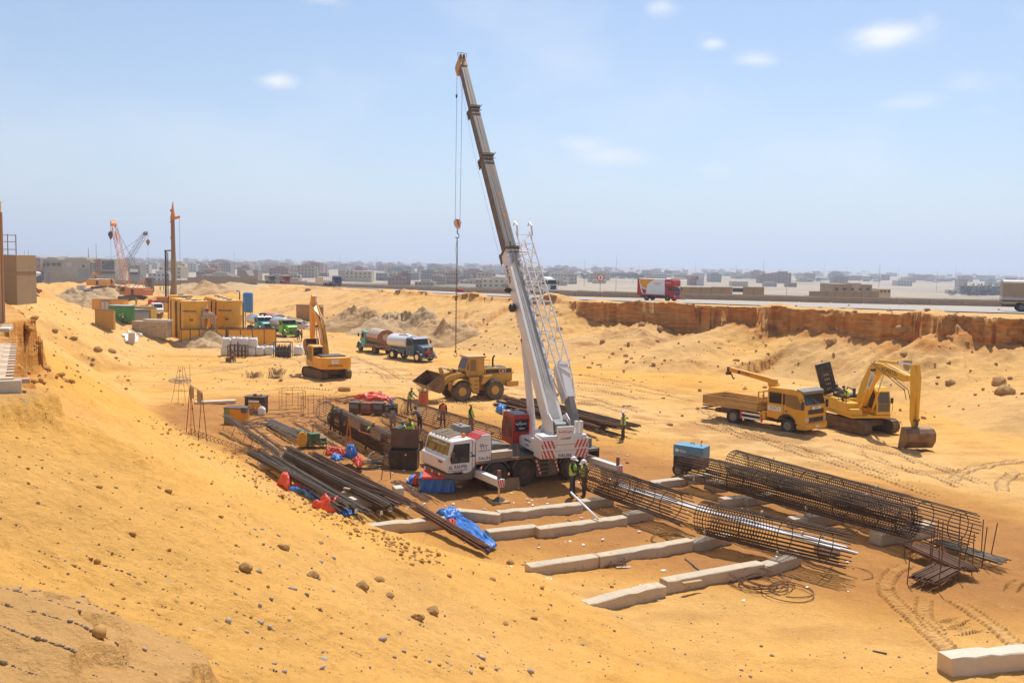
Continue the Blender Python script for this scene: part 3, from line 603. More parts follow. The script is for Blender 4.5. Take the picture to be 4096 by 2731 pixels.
# outriggers on the near side: arm, jack, foot
for ax,ay,name in ((3.1,3.25,'front'),(-3.35,3.45,'rear')):
 arm = B().box(ax-.15,ax+.15,.6,ay,.68,1.0).o('outrigger_arm',WHITE,CR,.015)
 for i in range(4):
  y0 = ay-.95+i*.22
  for fx in (.158,):
   B().hexa([(ax-fx-.004,y0,.70),(ax-fx-.004,y0+.10,.70),(ax-fx-.004,y0+.28,.98),(ax-fx-.004,y0+.18,.98),(ax-fx+.01,y0,.70),(ax-fx+.01,y0+.10,.70),(ax-fx+.01,y0+.28,.98),(ax-fx+.01,y0+.18,.98)]).o('warning_band',REDS,arm)
 B().box(ax-.17,ax+.17,ay-.002,ay+.05,.66,1.02).o('arm_end',SIGNW,arm,.01)
 for i in range(3): B().hexa([(ax-.15+i*.11,ay+.053,.68),(ax-.09+i*.11,ay+.053,.68),(ax-.03+i*.11,ay+.053,1.0),(ax-.09+i*.11,ay+.053,1.0),(ax-.15+i*.11,ay+.06,.68),(ax-.09+i*.11,ay+.06,.68),(ax-.03+i*.11,ay+.06,1.0),(ax-.09+i*.11,ay+.06,1.0)]).o('warning_band',REDS,arm)
 zt = 1.38
 jk = B().bar((ax,ay-.14,.62),(ax,ay-.14,zt),.085,14).o('jack',GREYD,CR,smooth=True)
 B().bar((ax,ay-.14,zt-.14),(ax,ay-.14,zt-.08),.09,14).o('band',REDS,jk,smooth=True)
 B().bar((ax,ay-.14,.15),(ax,ay-.14,.62),.055,12).o('jack_rod',CHROME,jk,smooth=True)
 B().lathe([(.36,0),(.36,.05),(.12,.2),(.07,.22)],(ax,ay-.14,-.02),n=4).o('foot',DARK,jk)
B().box(2.72,3.5,2.72,3.5,-.1,.03).o('timber_pad',WOOD,CR,.01)
B().beam((3.65,-.3,.62),(2.7,1.15,.62),.25,.05).o('timber_pad',WOOD,CR)
# superstructure, turned towards the back left
S = Matrix.Translation((-1.15,0,0)) @ Matrix.Rotation(R(111.4)-cyaw,4,'Z')
def BS(): return B(S)
BS().lathe([(.85,1.42),(.85,1.58),(.95,1.6),(.95,1.68)],n=28).o('slew_ring',DARK,CR,smooth=True)
BS().box(-2.0,1.3,-.9,.62,1.66,1.95).o('slew_platform',WHITE,CR,.02)
BS().prism([(-2.0,1.66),(-2.0,2.32),(-.3,2.20),(.25,1.95),(.25,1.66)],.62,1.2).o('side_housing',WHITE,CR,.03)
cw = BS().prism([(-2.8,1.5),(-2.8,2.42),(-1.95,2.5),(-1.95,1.5)],-1.22,1.22).o('counterweight',WHITE,CR,.03)
for z in (1.85,2.12): BS().box(-2.806,-2.79,-1.2,1.2,z,z+.012).o('seam',GREY,cw)
for s in (-1,1):
 for row in (0,1):
  for i in range(4):
   y0 = s*(.48+i*.19);k = s*.17;z0 = 1.52+row*.45;z1 = z0+.38
   if abs(y0+k) > 1.22: k = s*(1.215-abs(y0))
   BS().add([(-2.812,y0,z0),(-2.812,y0+s*.09,z0),(-2.812,min(max(y0+s*.09+k,-1.215),1.215),z1),(-2.812,y0+k,z1)],[(0,1,2,3) if s < 0 else (3,2,1,0)]).o('warning_band',REDS,cw)
BS().box(-2.86,-2.74,-.42,.42,2.16,2.98).o('name_plate',WHITE,CR,.01)
BS().box(-2.75,-1.9,-1.15,1.15,2.42,2.55).o('counterweight_top',WHITE,CR,.02)
for y in (-.42,.42): BS().prism([(-2.5,2.4),(-2.3,3.2),(-1.9,3.45),(-1.4,3.2),(-.4,1.95),(-1.9,1.95)],y-.05 if y < 0 else y,y if y < 0 else y+.05).o('boom_bracket',WHITE,CR,.01)
for y in (-.95,-.72): BS().box(-2.6,-2.35,y-.06,y+.06,2.5,3.15).o('post',WHITE,CR,.01)
for (x,z) in ((-2.15,2.85),(-.75,2.35)): BS().lathe([(.33,-.36),(.33,-.32),(.22,-.32),(.22,.32),(.33,.32),(.33,.36)],(x,0,z),'y',20).o('winch',GREY,CR,smooth=True)
BS().bar((-1.3,.62,2.45),(-1.3,.95,2.45),.16,14).o('motor',WHITE,CR,smooth=True)
# operator's cab, red
oc = BS().prism([(-.1,1.62),(-.1,3.02),(0,3.1),(1.25,3.1),(1.5,2.55),(1.55,1.62)],.66,1.52).o('operator_cab',RED,CR,.03)
BS().box(.02,1.2,.72,1.46,3.1,3.13).o('cab_roof',GREY,oc)
BS().tube([(.05,.7,3.13),(.05,.7,3.19),(1.2,.7,3.19),(1.2,1.48,3.19),(.05,1.48,3.19),(.05,1.48,3.13)],.015).o('roof_rail',RED,oc)
BS().box(-.112,-.09,.74,1.44,2.30,2.92).o('rear_window',GLASS,oc,.01)
BS().prism([(.08,2.0),(.08,2.92),(.6,2.92),(.6,2.0)],1.515,1.53).o('door_window',GLASSC,oc);BS().prism([(.72,1.9),(.72,2.92),(1.2,2.92),(1.40,2.5),(1.42,1.9)],1.515,1.53).o('side_window',GLASSC,oc)
BS().box(-.113,-.1,1.0,1.16,1.75,2.1).o('notice',SIGNW,oc)
# boom: base section and three drawn out; tip found in the photograph
Sw = Matrix.Translation((cx0,cy0,.30)) @ Matrix.Rotation(cyaw,4,'Z') @ S
tipw = Vector((-3.42,57.0,22.87));P0 = Vector((-1.45,0,2.75));P1 = Sw.inverted() @ tipw;BL = (P1-P0).length
bx = (P1-P0).normalized();bs = Vector((0,1,0));bs = (bs-bx*bs.dot(bx)).normalized();bu = bs.cross(bx)*-1
bu = bx.cross(bs)
BT = Matrix.Identity(4)
for i in range(3): BT[i][0] = bx[i];BT[i][1] = bs[i];BT[i][2] = bu[i];BT[i][3] = P0[i]
def BB(): return B(S @ BT)                 # x along the boom, y to its left, z out of its back
up_is_back = bu.z
BOOMG = mat('boom_grey',(.165,.162,.155),.5,.1,dust=.2,var=.15,scale=.8);BOOMT = mat('boom_worn',(.42,.41,.38),.55,.1,dust=.35,var=.3,scale=1.6,dustc=(.38,.31,.22));BOOMD = mat('boom_dark',(.075,.062,.05),.6,.1,dust=.25,var=.25)
TS = [0.0,.418,.685,.838,.985]
WD = [(.76,.88),(.62,.74),(.52,.62),(.43,.52)]
for i in range(4):
 w,d = WD[i];x0 = TS[i]*BL-(.3 if i == 0 else .35);x1 = TS[i+1]*BL
 BB().prism([(-w/2,-d*.36),(-w*.36,-d/2),(w*.36,-d/2),(w/2,-d*.36),(w/2,d/2),(-w/2,d/2)],x0,x1,'x').o('boom_section',WHITE if i == 0 else BOOMG,CR,.02)
 if i == 0: BB().box(.2,x1-.3,-w*.3,w*.3,d/2,d/2+.012).o('boom_plate',BOOMT,CR)
 else: BB().box(x0+.4,x1-.1,w/2-.002,w/2+.006,-d*.33,d*.42).o('flank_shade',BOOMD,CR)  # thin dark sheet: the left side's shade painted onto the drawn-out sections
 if i < 3:
  BB().prism([(-w/2-.05,-d/2-.03),(w/2+.05,-d/2-.03),(w/2+.05,d/2+.06),(-w/2-.05,d/2+.06)],x1-.12,x1+.02,'x').o('boom_collar',BOOMD,CR,.01)
  b = BB()
  for s in (-1,1): b.bar((x1-.06,s*(w/2+.05),d/2),(x1+.05,s*(w/2+.16),d/2+.15),.02);b.box(x1-.5,x1+.1,s*(w/2+.02)-.03,s*(w/2+.02)+.03,-d/2-.06,-d/2+.1)
  b.bar((x1-.35,-w/2-.06,d/2+.08),(x1-.35,w/2+.06,d/2+.08),.025);b.bar((x1+.0,-w/2-.06,d/2+.1),(x1+.0,w/2+.06,d/2+.1),.025);b.o('collar_roller',BOOMD,CR)
PATCH = mat('orange_patch',(.5,.17,.06),.6,dust=.1)
for (x0,x1,y0,y1) in [(12.2,12.9,-.20,.02),(13.7,14.3,-.18,.0),(13.0,13.25,-.1,.06),(15.6,16.1,-.16,-.02),(11.7,11.95,-.22,-.1),(20.1,20.35,-.16,.1),(14.6,14.9,-.2,-.1)]:
 b = BB();n = 9;b.add([(x0+(x1-x0)*(.5+.5*math.cos(6.283*i/n)*rnd.uniform(.55,1)),y0+(y1-y0)*(.5+.5*math.sin(6.283*i/n)*rnd.uniform(.55,1)),(.376 if x0 < 17 else .316)) for i in range(n)],[tuple(range(n))]);b.o('paint_patch',PATCH,CR)
BB().tube([(2.0,.12,.52),(9.9,.13,.50),(BL*.99,.08,.34)],.010,4).o('hoist_rope',DARK,CR)
BB().tube([(2.0,-.12,.52),(9.9,-.11,.50),(BL*.99,-.05,.34)],.010,4).o('hoist_rope',DARK,CR)
BB().tube([(BL*.42,.5,-.3),(BL*.7,.42,-.45),(BL*.98,.25,-.25)],.006,4).o('signal_cable',GREY,CR)
hd = BB().box(BL*.985-.2,BL+.12,-.24,.24,-.62,.30).o('boom_head',mat('head_tan',(.5,.3,.12),.6,dust=.2,rust=.3),CR,.03)
for y in (-.14,0,.14): BB().lathe([(.26,-.03),(.2,0),(.26,.03)],(BL+.05,y,-.42),'y',18).o('sheave',RUSTL,hd,smooth=True)
for y in (-.1,.1): BB().lathe([(.2,-.03),(.15,0),(.2,.03)],(BL+.12,y,.28),'y',16).o('sheave',RUSTL,hd,smooth=True)
BB().tube([(BL+.1,-.25,.3),(BL+.3,-.3,.42),(BL+.34,0,.45),(BL+.3,.3,.42),(BL+.1,.25,.3)],.02).o('head_guard',RUSTL,hd)
# luffing ram, floodlights, stowed lattice jib
BS().bar((.75,.12,1.95),tuple(BT @ Vector((5.2,.1,-.62))),.19,16).o('luffing_ram',WHITE,CR,smooth=True)
BS().bar(tuple(BT @ Vector((5.1,.1,-.61))),tuple(BT @ Vector((5.3,.1,-.63))),.205,16).o('ram_band',REDS,CR,smooth=True)
BS().bar(tuple(BT @ Vector((5.3,.1,-.63))),tuple(BT @ Vector((8.2,.1,-.50))),.12,14).o('ram_rod',CHROME,CR,smooth=True)
for x,r in ((7.9,.12),(6.8,.22)):
 b = BB().lathe([(r*.7,.45),(r,.5),(r,.72),(r*.4,.8)],(x,0,0),'y',12);b.o('floodlight',BLACK,CR,smooth=True)
JW = lambda x: .17+.22*sst(.6,3.0,x)
jl2 = lambda x,sy,sz: (x,-1.05+.03*x+sy*JW(x),.34+sz*JW(x)*1.0)
for sy in (-1,1):
 for sz in (-1,1): BB().tube([jl2(x,sy,sz) for x in (1.2,2.2,3.2,6,9,11.2)],.045,6).o('jib_chord',WHITE,CR)
b = BB();xs = np.linspace(2.4,11.0,15)
for i in range(14):
 x,y = xs[i],xs[i+1];s = 1 if i % 2 else -1
 for sz in (-1,1): b.bar(jl2(x,s,sz),jl2(y,-s,sz),.022,4);b.bar(jl2(y,-1,sz),jl2(y,1,sz),.018,4)
 for sy in (-1,1): b.bar(jl2(x,sy,s),jl2(y,sy,-s),.022,4)
o = b.o('jib_lacing',WHITE,CR);o['kind'] = 'stuff'
BB().prism([(1.25,-.15),(3.2,-.1),(3.2,.72),(1.25,.6)],-1.25,-.8,'y').o('jib_foot',WHITE,CR,.02)
BB().prism([(-.7,.22),(-.2,.05),(1.3,.0),(1.3,.6),(.3,.55)],-1.18,-.86,'y').o('jib_nose',GREY,CR,.03)
for s in (-1,1): BB().tube([(10.9,-.75+s*.42,.8),(11.4,-.75+s*.42,1.0),(11.75,-.75+s*.42,.85),(11.7,-.75+s*.42,.62)],.05,6).o('jib_hook',WHITE,CR)
b = BB()
for x in (5.2,8.0,10.2): b.bar((x,-.38,.3),(x,-.95,.3),.035);b.bar((x,-.38,-.1),(x,-.95,.1),.03)
b.o('jib_bracket',WHITE,CR)
# hook block and its ropes hang plumb from the head
hz = 12.95;hx,hy = tipw.x-.12,tipw.y+.35
Cw = (Matrix.Translation((cx0,cy0,.30)) @ Matrix.Rotation(cyaw,4,'Z')).inverted()
def BW(): return B(Cw)                      # drawn in world terms, parented to the crane
for dx in (-.14,.16): BW().tube([(hx+dx*1.1,hy,22.5),(hx+dx,hy,hz+.35)],.011,4).o('fall_rope',DARK,CR)
BW().bar((hx-.16,hy,20.8),(hx-.16,hy,21.0),.06,8).o('limit_weight',DARK,CR)
hb = BW().prism([(hx-.20,hz+.05),(hx-.24,hz+.30),(hx-.10,hz+.5),(hx+.16,hz+.46),(hx+.24,hz+.25),(hx+.18,hz-.1),(hx,hz-.2)],hy-.1,hy+.1).o('hook_block',mat('block_white',(.6,.55,.5),.5,dust=.2),CR,.03)
BW().hexa([(hx+.05,hy-.108,hz),(hx+.15,hy-.108,hz),(hx+.05,hy-.108,hz+.42),(hx-.05,hy-.108,hz+.42),(hx+.05,hy-.1,hz),(hx+.15,hy-.1,hz),(hx+.05,hy-.1,hz+.42),(hx-.05,hy-.1,hz+.42)]).o('warning_band',REDS,hb)
b = BW().tube([(hx,hy,hz-.2),(hx,hy,hz-.42),(hx+.10,hy,hz-.5),(hx+.12,hy,hz-.66),(hx,hy,hz-.74),(hx-.10,hy,hz-.66)],.035,8);b.o('hook',DARK,hb,smooth=True)
ch = thing('lifting_chain','long rusty lifting chain with an end hook hanging from the crane hook','chain',(hx,hy,4.8))
b = B();b.tube([(0,0,hz-.72-4.8),(.04,0,hz-1.5-4.8),(.02,0,hz-2.4-4.8)],.02,5);b.tube([(0,0,hz-.72-4.8),(-.06,0,hz-1.4-4.8),(.0,0,hz-2.4-4.8)],.02,5);b.o('wire_sling',DARK,ch)
lk = None;zt = hz-2.5-4.8;k = 0;zz = .35
while zz < zt:
 if lk is None: lk = B().tube([(.045*math.cos(a),0,.075*math.sin(a)) for a in [2*math.pi*i/8 for i in range(8)]],.018,4,True).o('chain_link',RUST,ch);o = lk
 else: o = inst(lk,ch)
 o.location = (0,0,zz);o.rotation_euler = (0,0,(k % 2)*math.pi/2);zz += .115;k += 1
B().tube([(0,0,.38),(0,0,.25),(.08,0,.18),(.09,0,.06),(0,0,0),(-.09,0,.05),(-.1,0,.15)],.03,6).o('end_hook',RUST,ch,smooth=True)
# writing on the crane
L_ = (0,1,0)
text('AL RAHMA',.27,face((4.15,1.243,1.25),(-1,0,0),L_,wide=.72),LETB,CR);text('FOR LIFTING AND TRANSPORT',.07,face((4.15,1.243,1.10),(-1,0,0),L_),LETB,CR);text('01012718001',.09,face((4.15,1.243,1.03),(-1,0,0),L_),LETB,CR)
text('FAUN',.2,face((2.78,1.25,1.52),(-1,0,0),L_,wide=1.2),LETB,CR);text('HYDRAULIC OIL',.085,face((2.80,1.25,1.88),(-1,0,0),L_),LETB,CR);text('FAUN',.15,face((4.81,.75,1.48),(0,1,0),(1,0,0)),LETB,CR)
b = B()
for k in range(3): b.prism([(2.66+k*.13,1.95),(2.72+k*.13,2.12),(2.74+k*.13,2.12),(2.69+k*.13,1.95)],1.246,1.252)
b.tube([(2.95+.09*math.cos(a),1.25,2.15+.06*math.sin(a)) for a in [i*.5 for i in range(13)]],.012,4);b.bar((2.58,1.25,2.11),(3.0,1.25,2.14),.012);b.o('oil_rig_logo',LETB,CR)
b = B();b.bar((3.38,1.25,1.72),(3.20+.32,1.25,1.9),.02);b.prism([(3.28,1.66),(3.28,1.74),(3.52,1.7),(3.52,1.66)],1.246,1.253);b.o('crane_logo',LETB,CR)
ScT = lambda o,x,n,w=1: S @ face(o,x,n,wide=w)
text('FAUN',.22,ScT((-2.815,0,1.62),(0,-1,0),(-1,0,0),1.15),LETB,CR)
text('AL RAHMA',.16,S @ face((-1.15,1.206,2.08),(1,0,0),(0,1,0)),LETB,CR)
text('TOOLS',.14,S @ face((-1.15,1.206,1.86),(1,0,0),(0,1,0)),LETB,CR)
def scrawl(T,w,h,mt,par,seed,n=7,r=.012):  # a line of Arabic lettering, as strokes, loops and dots
 g = random.Random(seed);b = B(T);x = w/2
 while x > -w/2:
  k = g.choice('abcd');s = h*g.uniform(.7,1.1)
  if k == 'a': b.tube([(x,s*.6,0),(x-.02,0,0),(x-s*.3,-s*.05,0)],r,4);x -= s*.35
  elif k == 'b': b.tube([(x,s*.15,0),(x-s*.15,-s*.05,0),(x-s*.5,-s*.06,0),(x-s*.65,s*.16,0)],r,4);b.tube([(x-s*.33,s*.25,0),(x-s*.27,s*.31,0)],r*1.2,4);x -= s*.7
  elif k == 'c': b.tube([(x-s*.15+s*.15*math.cos(a),s*.08+s*.15*math.sin(a),0) for a in [i*.9 for i in range(8)]],r,4);x -= s*.35
  else: b.tube([(x,s*.1,0),(x-s*.1,-s*.15,0),(x-s*.35,-s*.3,0)],r,4);b.tube([(x-s*.1,s*.28,0),(x-s*.16,s*.28,0)],r*1.2,4);x -= s*.42
 return b.o('lettering',mt,par)
scrawl(S @ face((-2.865,0,2.72),(0,-1,0),(-1,0,0)),.72,.16,REDS,CR,1);scrawl(S @ face((-2.865,0,2.42),(0,-1,0),(-1,0,0)),.5,.22,LETK,CR,2)
scrawl(S @ face((-.12,1.1,2.68),(0,-1,0),(-1,0,0)),.5,.2,LETW,CR,3,r=.016);scrawl(S @ face((-.12,1.08,2.46),(0,-1,0),(-1,0,0)),.3,.12,LETW,CR,4)
scrawl(face((4.53,.1,2.2),(0,1,0),(1,0,.25)),1.4,.16,LETW,CR,5)
text('FAUN',.42,S @ BT @ face((8.9,.39,0),(-1,0,0),(0,1,0),1.4),LETB,CR)

# ------------------------------------------------------------------ wheel loader
def on(x,y,dz=0): return (x,y,H(x,y)+dz)
p,q = G(*ZH(965,990)),G(*ZH(1463,968));hd_ = np.array([-.885,-.465]);lf = np.array([.465,-.885])
c = (p[:2]+q[:2])/2-lf*1.05
LD = thing('wheel_loader','yellow wheel loader with its wide bucket half raised and a driver inside','wheel loader',on(*c),yawof(*hd_))
for x in (1.42,-1.42):
 for y in (1.06,-1.06): wheel(LD,x,y,.78,.62,RUBBER_D,CATY,.44,20)
B().prism([(-.75,1.25),(-.75,2.42),(-1.1,2.52),(-3.1,2.46),(-3.2,2.3),(-3.2,1.3),(-2.6,1.1)],-.78,.78).o('engine_hood',CATY,LD,.05,seg=2)
for s in (1,-1):
 B().box(-3.05,-.82,s*.785-.006,s*.785+.006,2.06,2.36).o('side_band',BLACK,LD)
 B().box(-2.55,-1.0,s*.79-.012,s*.79+.012,1.35,1.98).o('side_door',CATY,LD,.01)
text('CAT',.36,face((-2.3,.795,2.2),(-1,0,0),(0,1,0),.95),LETW,LD);B().prism([(-2.42,2.055),(-2.28,2.17),(-2.14,2.055)],.796,.803).o('logo_triangle',LETO,LD)
B().prism([(-3.62,.98),(-3.62,1.42),(-2.55,1.42),(-2.55,1.1),(-2.7,.95)],-1.1,1.1).o('counterweight',CATY,LD,.06,seg=2)
B().prism([(-2.6,.75),(-2.6,1.35),(-.2,1.35),(.3,1.1),(.3,.7)],-.45,.45).o('rear_frame',CATY,LD,.03)
B().prism([(.2,.7),(.2,1.5),(.8,2.15),(1.25,2.15),(1.9,1.3),(1.9,.7)],-.42,.42).o('front_frame',CATY,LD,.03)
for x in (1.42,-1.42): B().bar((x,-.9,.78),(x,.9,.78),.2,12).o('axle',CATY,LD,smooth=True)
for s in (1,-1):
 b = B();pr = [(1.42+.92*math.cos(a),.78+.92*math.sin(a)) for a in [R(150-115*i/8) for i in range(9)]]
 for (a0,a1) in zip(pr[:-1],pr[1:]): b.hexa([(a0[0],s*1.06-.32,a0[1]),(a1[0],s*1.06-.32,a1[1]),(a1[0],s*1.06+.32,a1[1]),(a0[0],s*1.06+.32,a0[1]),(a0[0],s*1.06-.32,a0[1]+.04),(a1[0],s*1.06-.32,a1[1]+.04),(a1[0],s*1.06+.32,a1[1]+.04),(a0[0],s*1.06+.32,a0[1]+.04)])
 b.o('fender',CATY,LD)
 B().prism([(-.2,1.3),(-.45,1.95),(-1.2,1.95),(-1.05,1.82),(-.5,1.3)],s*.8 if s > 0 else -1.25,1.25 if s > 0 else -.8).o('side_step',CATY,LD,.02)
 b = B();b.prism([(-.1,.55),(-.1,1.85),(.75,1.85),(.75,1.2),(.35,.55)],s*.82 if s > 0 else -1.12,1.12 if s > 0 else -.82);b.o('ladder_box',CATY,LD,.02)
 for i in range(4): B().box(-.02,.34,s*1.12-.02,s*1.12+.04,.62+i*.3,.66+i*.3).o('ladder_step',DARK,LD)
 B().tube([(-.0,s*1.15,.55),(-.0,s*1.15,.28),(.36,s*1.15,.28),(.36,s*1.15,.55)],.02).o('ladder_step',DARK,LD)
# cab
b = B().prism([(-.72,1.85),(-.72,3.30),(.62,3.30),(.95,2.45),(.85,1.85)],-.74,.74);b.o('cab',CATY,LD,.04)
B().prism([(-.85,3.30),(-.85,3.46),(.75,3.46),(.8,3.30)],-.8,.8).o('cab_roof',mat('loader_roof',(.58,.36,.12),.5,dust=.4),LD,.04)
for s in (1,-1):
 B().prism([(.03,2.28),(.03,3.18),(.5,3.18),(.56,2.28)],s*.738 if s > 0 else -.752,.752 if s > 0 else -.738).o('door_window',GLASSC,LD,.0)
 B().prism([(.64,2.4),(.64,3.12),(.82,2.65),(.84,2.4)],s*.738 if s > 0 else -.752,.752 if s > 0 else -.738).o('front_quarter',GLASSC,LD)
pane('windscreen',GLASSC,LD,[(.955,-.62,2.48),(.955,.62,2.48),(.66,.62,3.25),(.66,-.62,3.25)])
B().box(-.735,-.715,-.6,.6,2.35,3.15).o('rear_window',GLASS,LD)
b = B().box(.28,.29,.755,.765,2.2,3.2);b.tube([(.58,.8,1.9),(.58,.82,3.0)],.018);b.tube([(-.1,.8,1.9),(-.1,.82,2.9)],.018);b.tube([(.9,.78,2.5),(.95,1.0,2.9),(.9,1.0,3.2)],.016);b.o('grab_rail',CATY,LD)
b = B(); 
for z in (2.55,2.85,3.1): b.tube([(-.75,.7,z),(-1.15,.7,z)],.015)
b.tube([(-1.15,.7,2.45),(-1.15,.7,3.15),(-.75,.7,3.15)],.02);b.tube([(-.75,.7,2.5),(-1.3,.7,2.5),(-1.3,.7,1.95)],.02);b.o('hand_rail',CATY,LD)
B().box(-.97,-.83,.2,.34,3.42,3.62).o('warning_lamp',REDS,LD,.02)
B().tube([(-1.75,.1,2.5),(-1.75,.1,3.15),(-1.83,.1,3.32),(-1.92,.1,3.36)],.075,10).o('exhaust',BLACK,LD,smooth=True)
for x in (-1.3,-2.35): B().box(x-.4,x+.4,-.55,.55,2.505,2.525).o('hood_grille',BLACK,LD)
for y in (.62,-.62): B().box(1.0,1.12,y-.18,y+.18,2.1,2.28).o('work_lamp',BLACK,LD,.02)
b = B().box(1.55,1.75,-.3,.3,2.2,2.42);b.o('work_lamp',BLACK,LD,.02)
# lift arms, tilt link and ram, bucket
for s in (1,-1):
 up = [(.95,2.16),(1.7,2.14),(2.35,1.98),(2.9,1.55),(3.18,1.02)];dn = [(3.02,.86),(2.55,1.28),(2.2,1.55),(1.6,1.78),(.95,1.88)]
 B().prism(up+dn,s*.62-.07,s*.62+.07).o('lift_arm',CATY,LD,.015)
 B().bar((1.1,s*.5,1.2),(2.35,s*.5,1.62),.1,10).o('lift_ram',CATY,LD,smooth=True)
B().prism([(2.32,1.5),(2.55,2.35),(2.75,2.62),(2.92,2.55),(2.8,2.2),(2.62,1.45)],-.12,.12).o('tilt_lever',CATY,LD,.02)
B().bar((1.2,0,2.05),(2.15,0,2.42),.11,12).o('tilt_ram',CATY,LD,smooth=True);B().bar((2.15,0,2.42),(2.82,0,2.57),.055,10).o('tilt_rod',CHROME,LD,smooth=True);B().bar((2.5,0,1.62),(3.1,0,1.35),.07,8).o('tilt_link',CATY,LD)
def shell(T,prof,w,th,mt,par,name='bucket',side=True,teeth=0,inner=None):
 b = B(T)
 for a,c in zip(prof[:-1],prof[1:]): b.hexa([(a[0],-w/2,a[1]),(c[0],-w/2,c[1]),(c[0],w/2,c[1]),(a[0],w/2,a[1])]+[(x[0]+nx*th,y,x[1]+nz*th) for nx,nz in [(-(c[1]-a[1])/math.hypot(c[0]-a[0],c[1]-a[1]),(c[0]-a[0])/math.hypot(c[0]-a[0],c[1]-a[1]))] for x,y in ((a,-w/2),(c,-w/2),(c,w/2),(a,w/2))])
 o = b.o(name,mt,par)
 if side:
  for s in (-1,1): B(T).prism(prof,s*w/2-.02,s*w/2+.02).o('side_plate',mt,o)
 e = prof[0];d = Vector((e[0]-prof[1][0],e[1]-prof[1][1])).normalized()
 for i in range(teeth):
  y = -w/2+.08+(w-.16)*i/(teeth-1);B(T).beam((e[0]-d[0]*.08,y,e[1]-d[1]*.08),(e[0]+d[0]*.2,y,e[1]+d[1]*.2),.1,.06,w2=.05,h2=.02).o('tooth',mt,o)
 return o
shell(Matrix.Identity(4),[(4.5,1.42),(3.75,.92),(3.4,.80),(3.1,1.0),(3.0,1.45),(3.1,1.95),(3.3,2.25)],2.95,.04,BUCKET,LD)

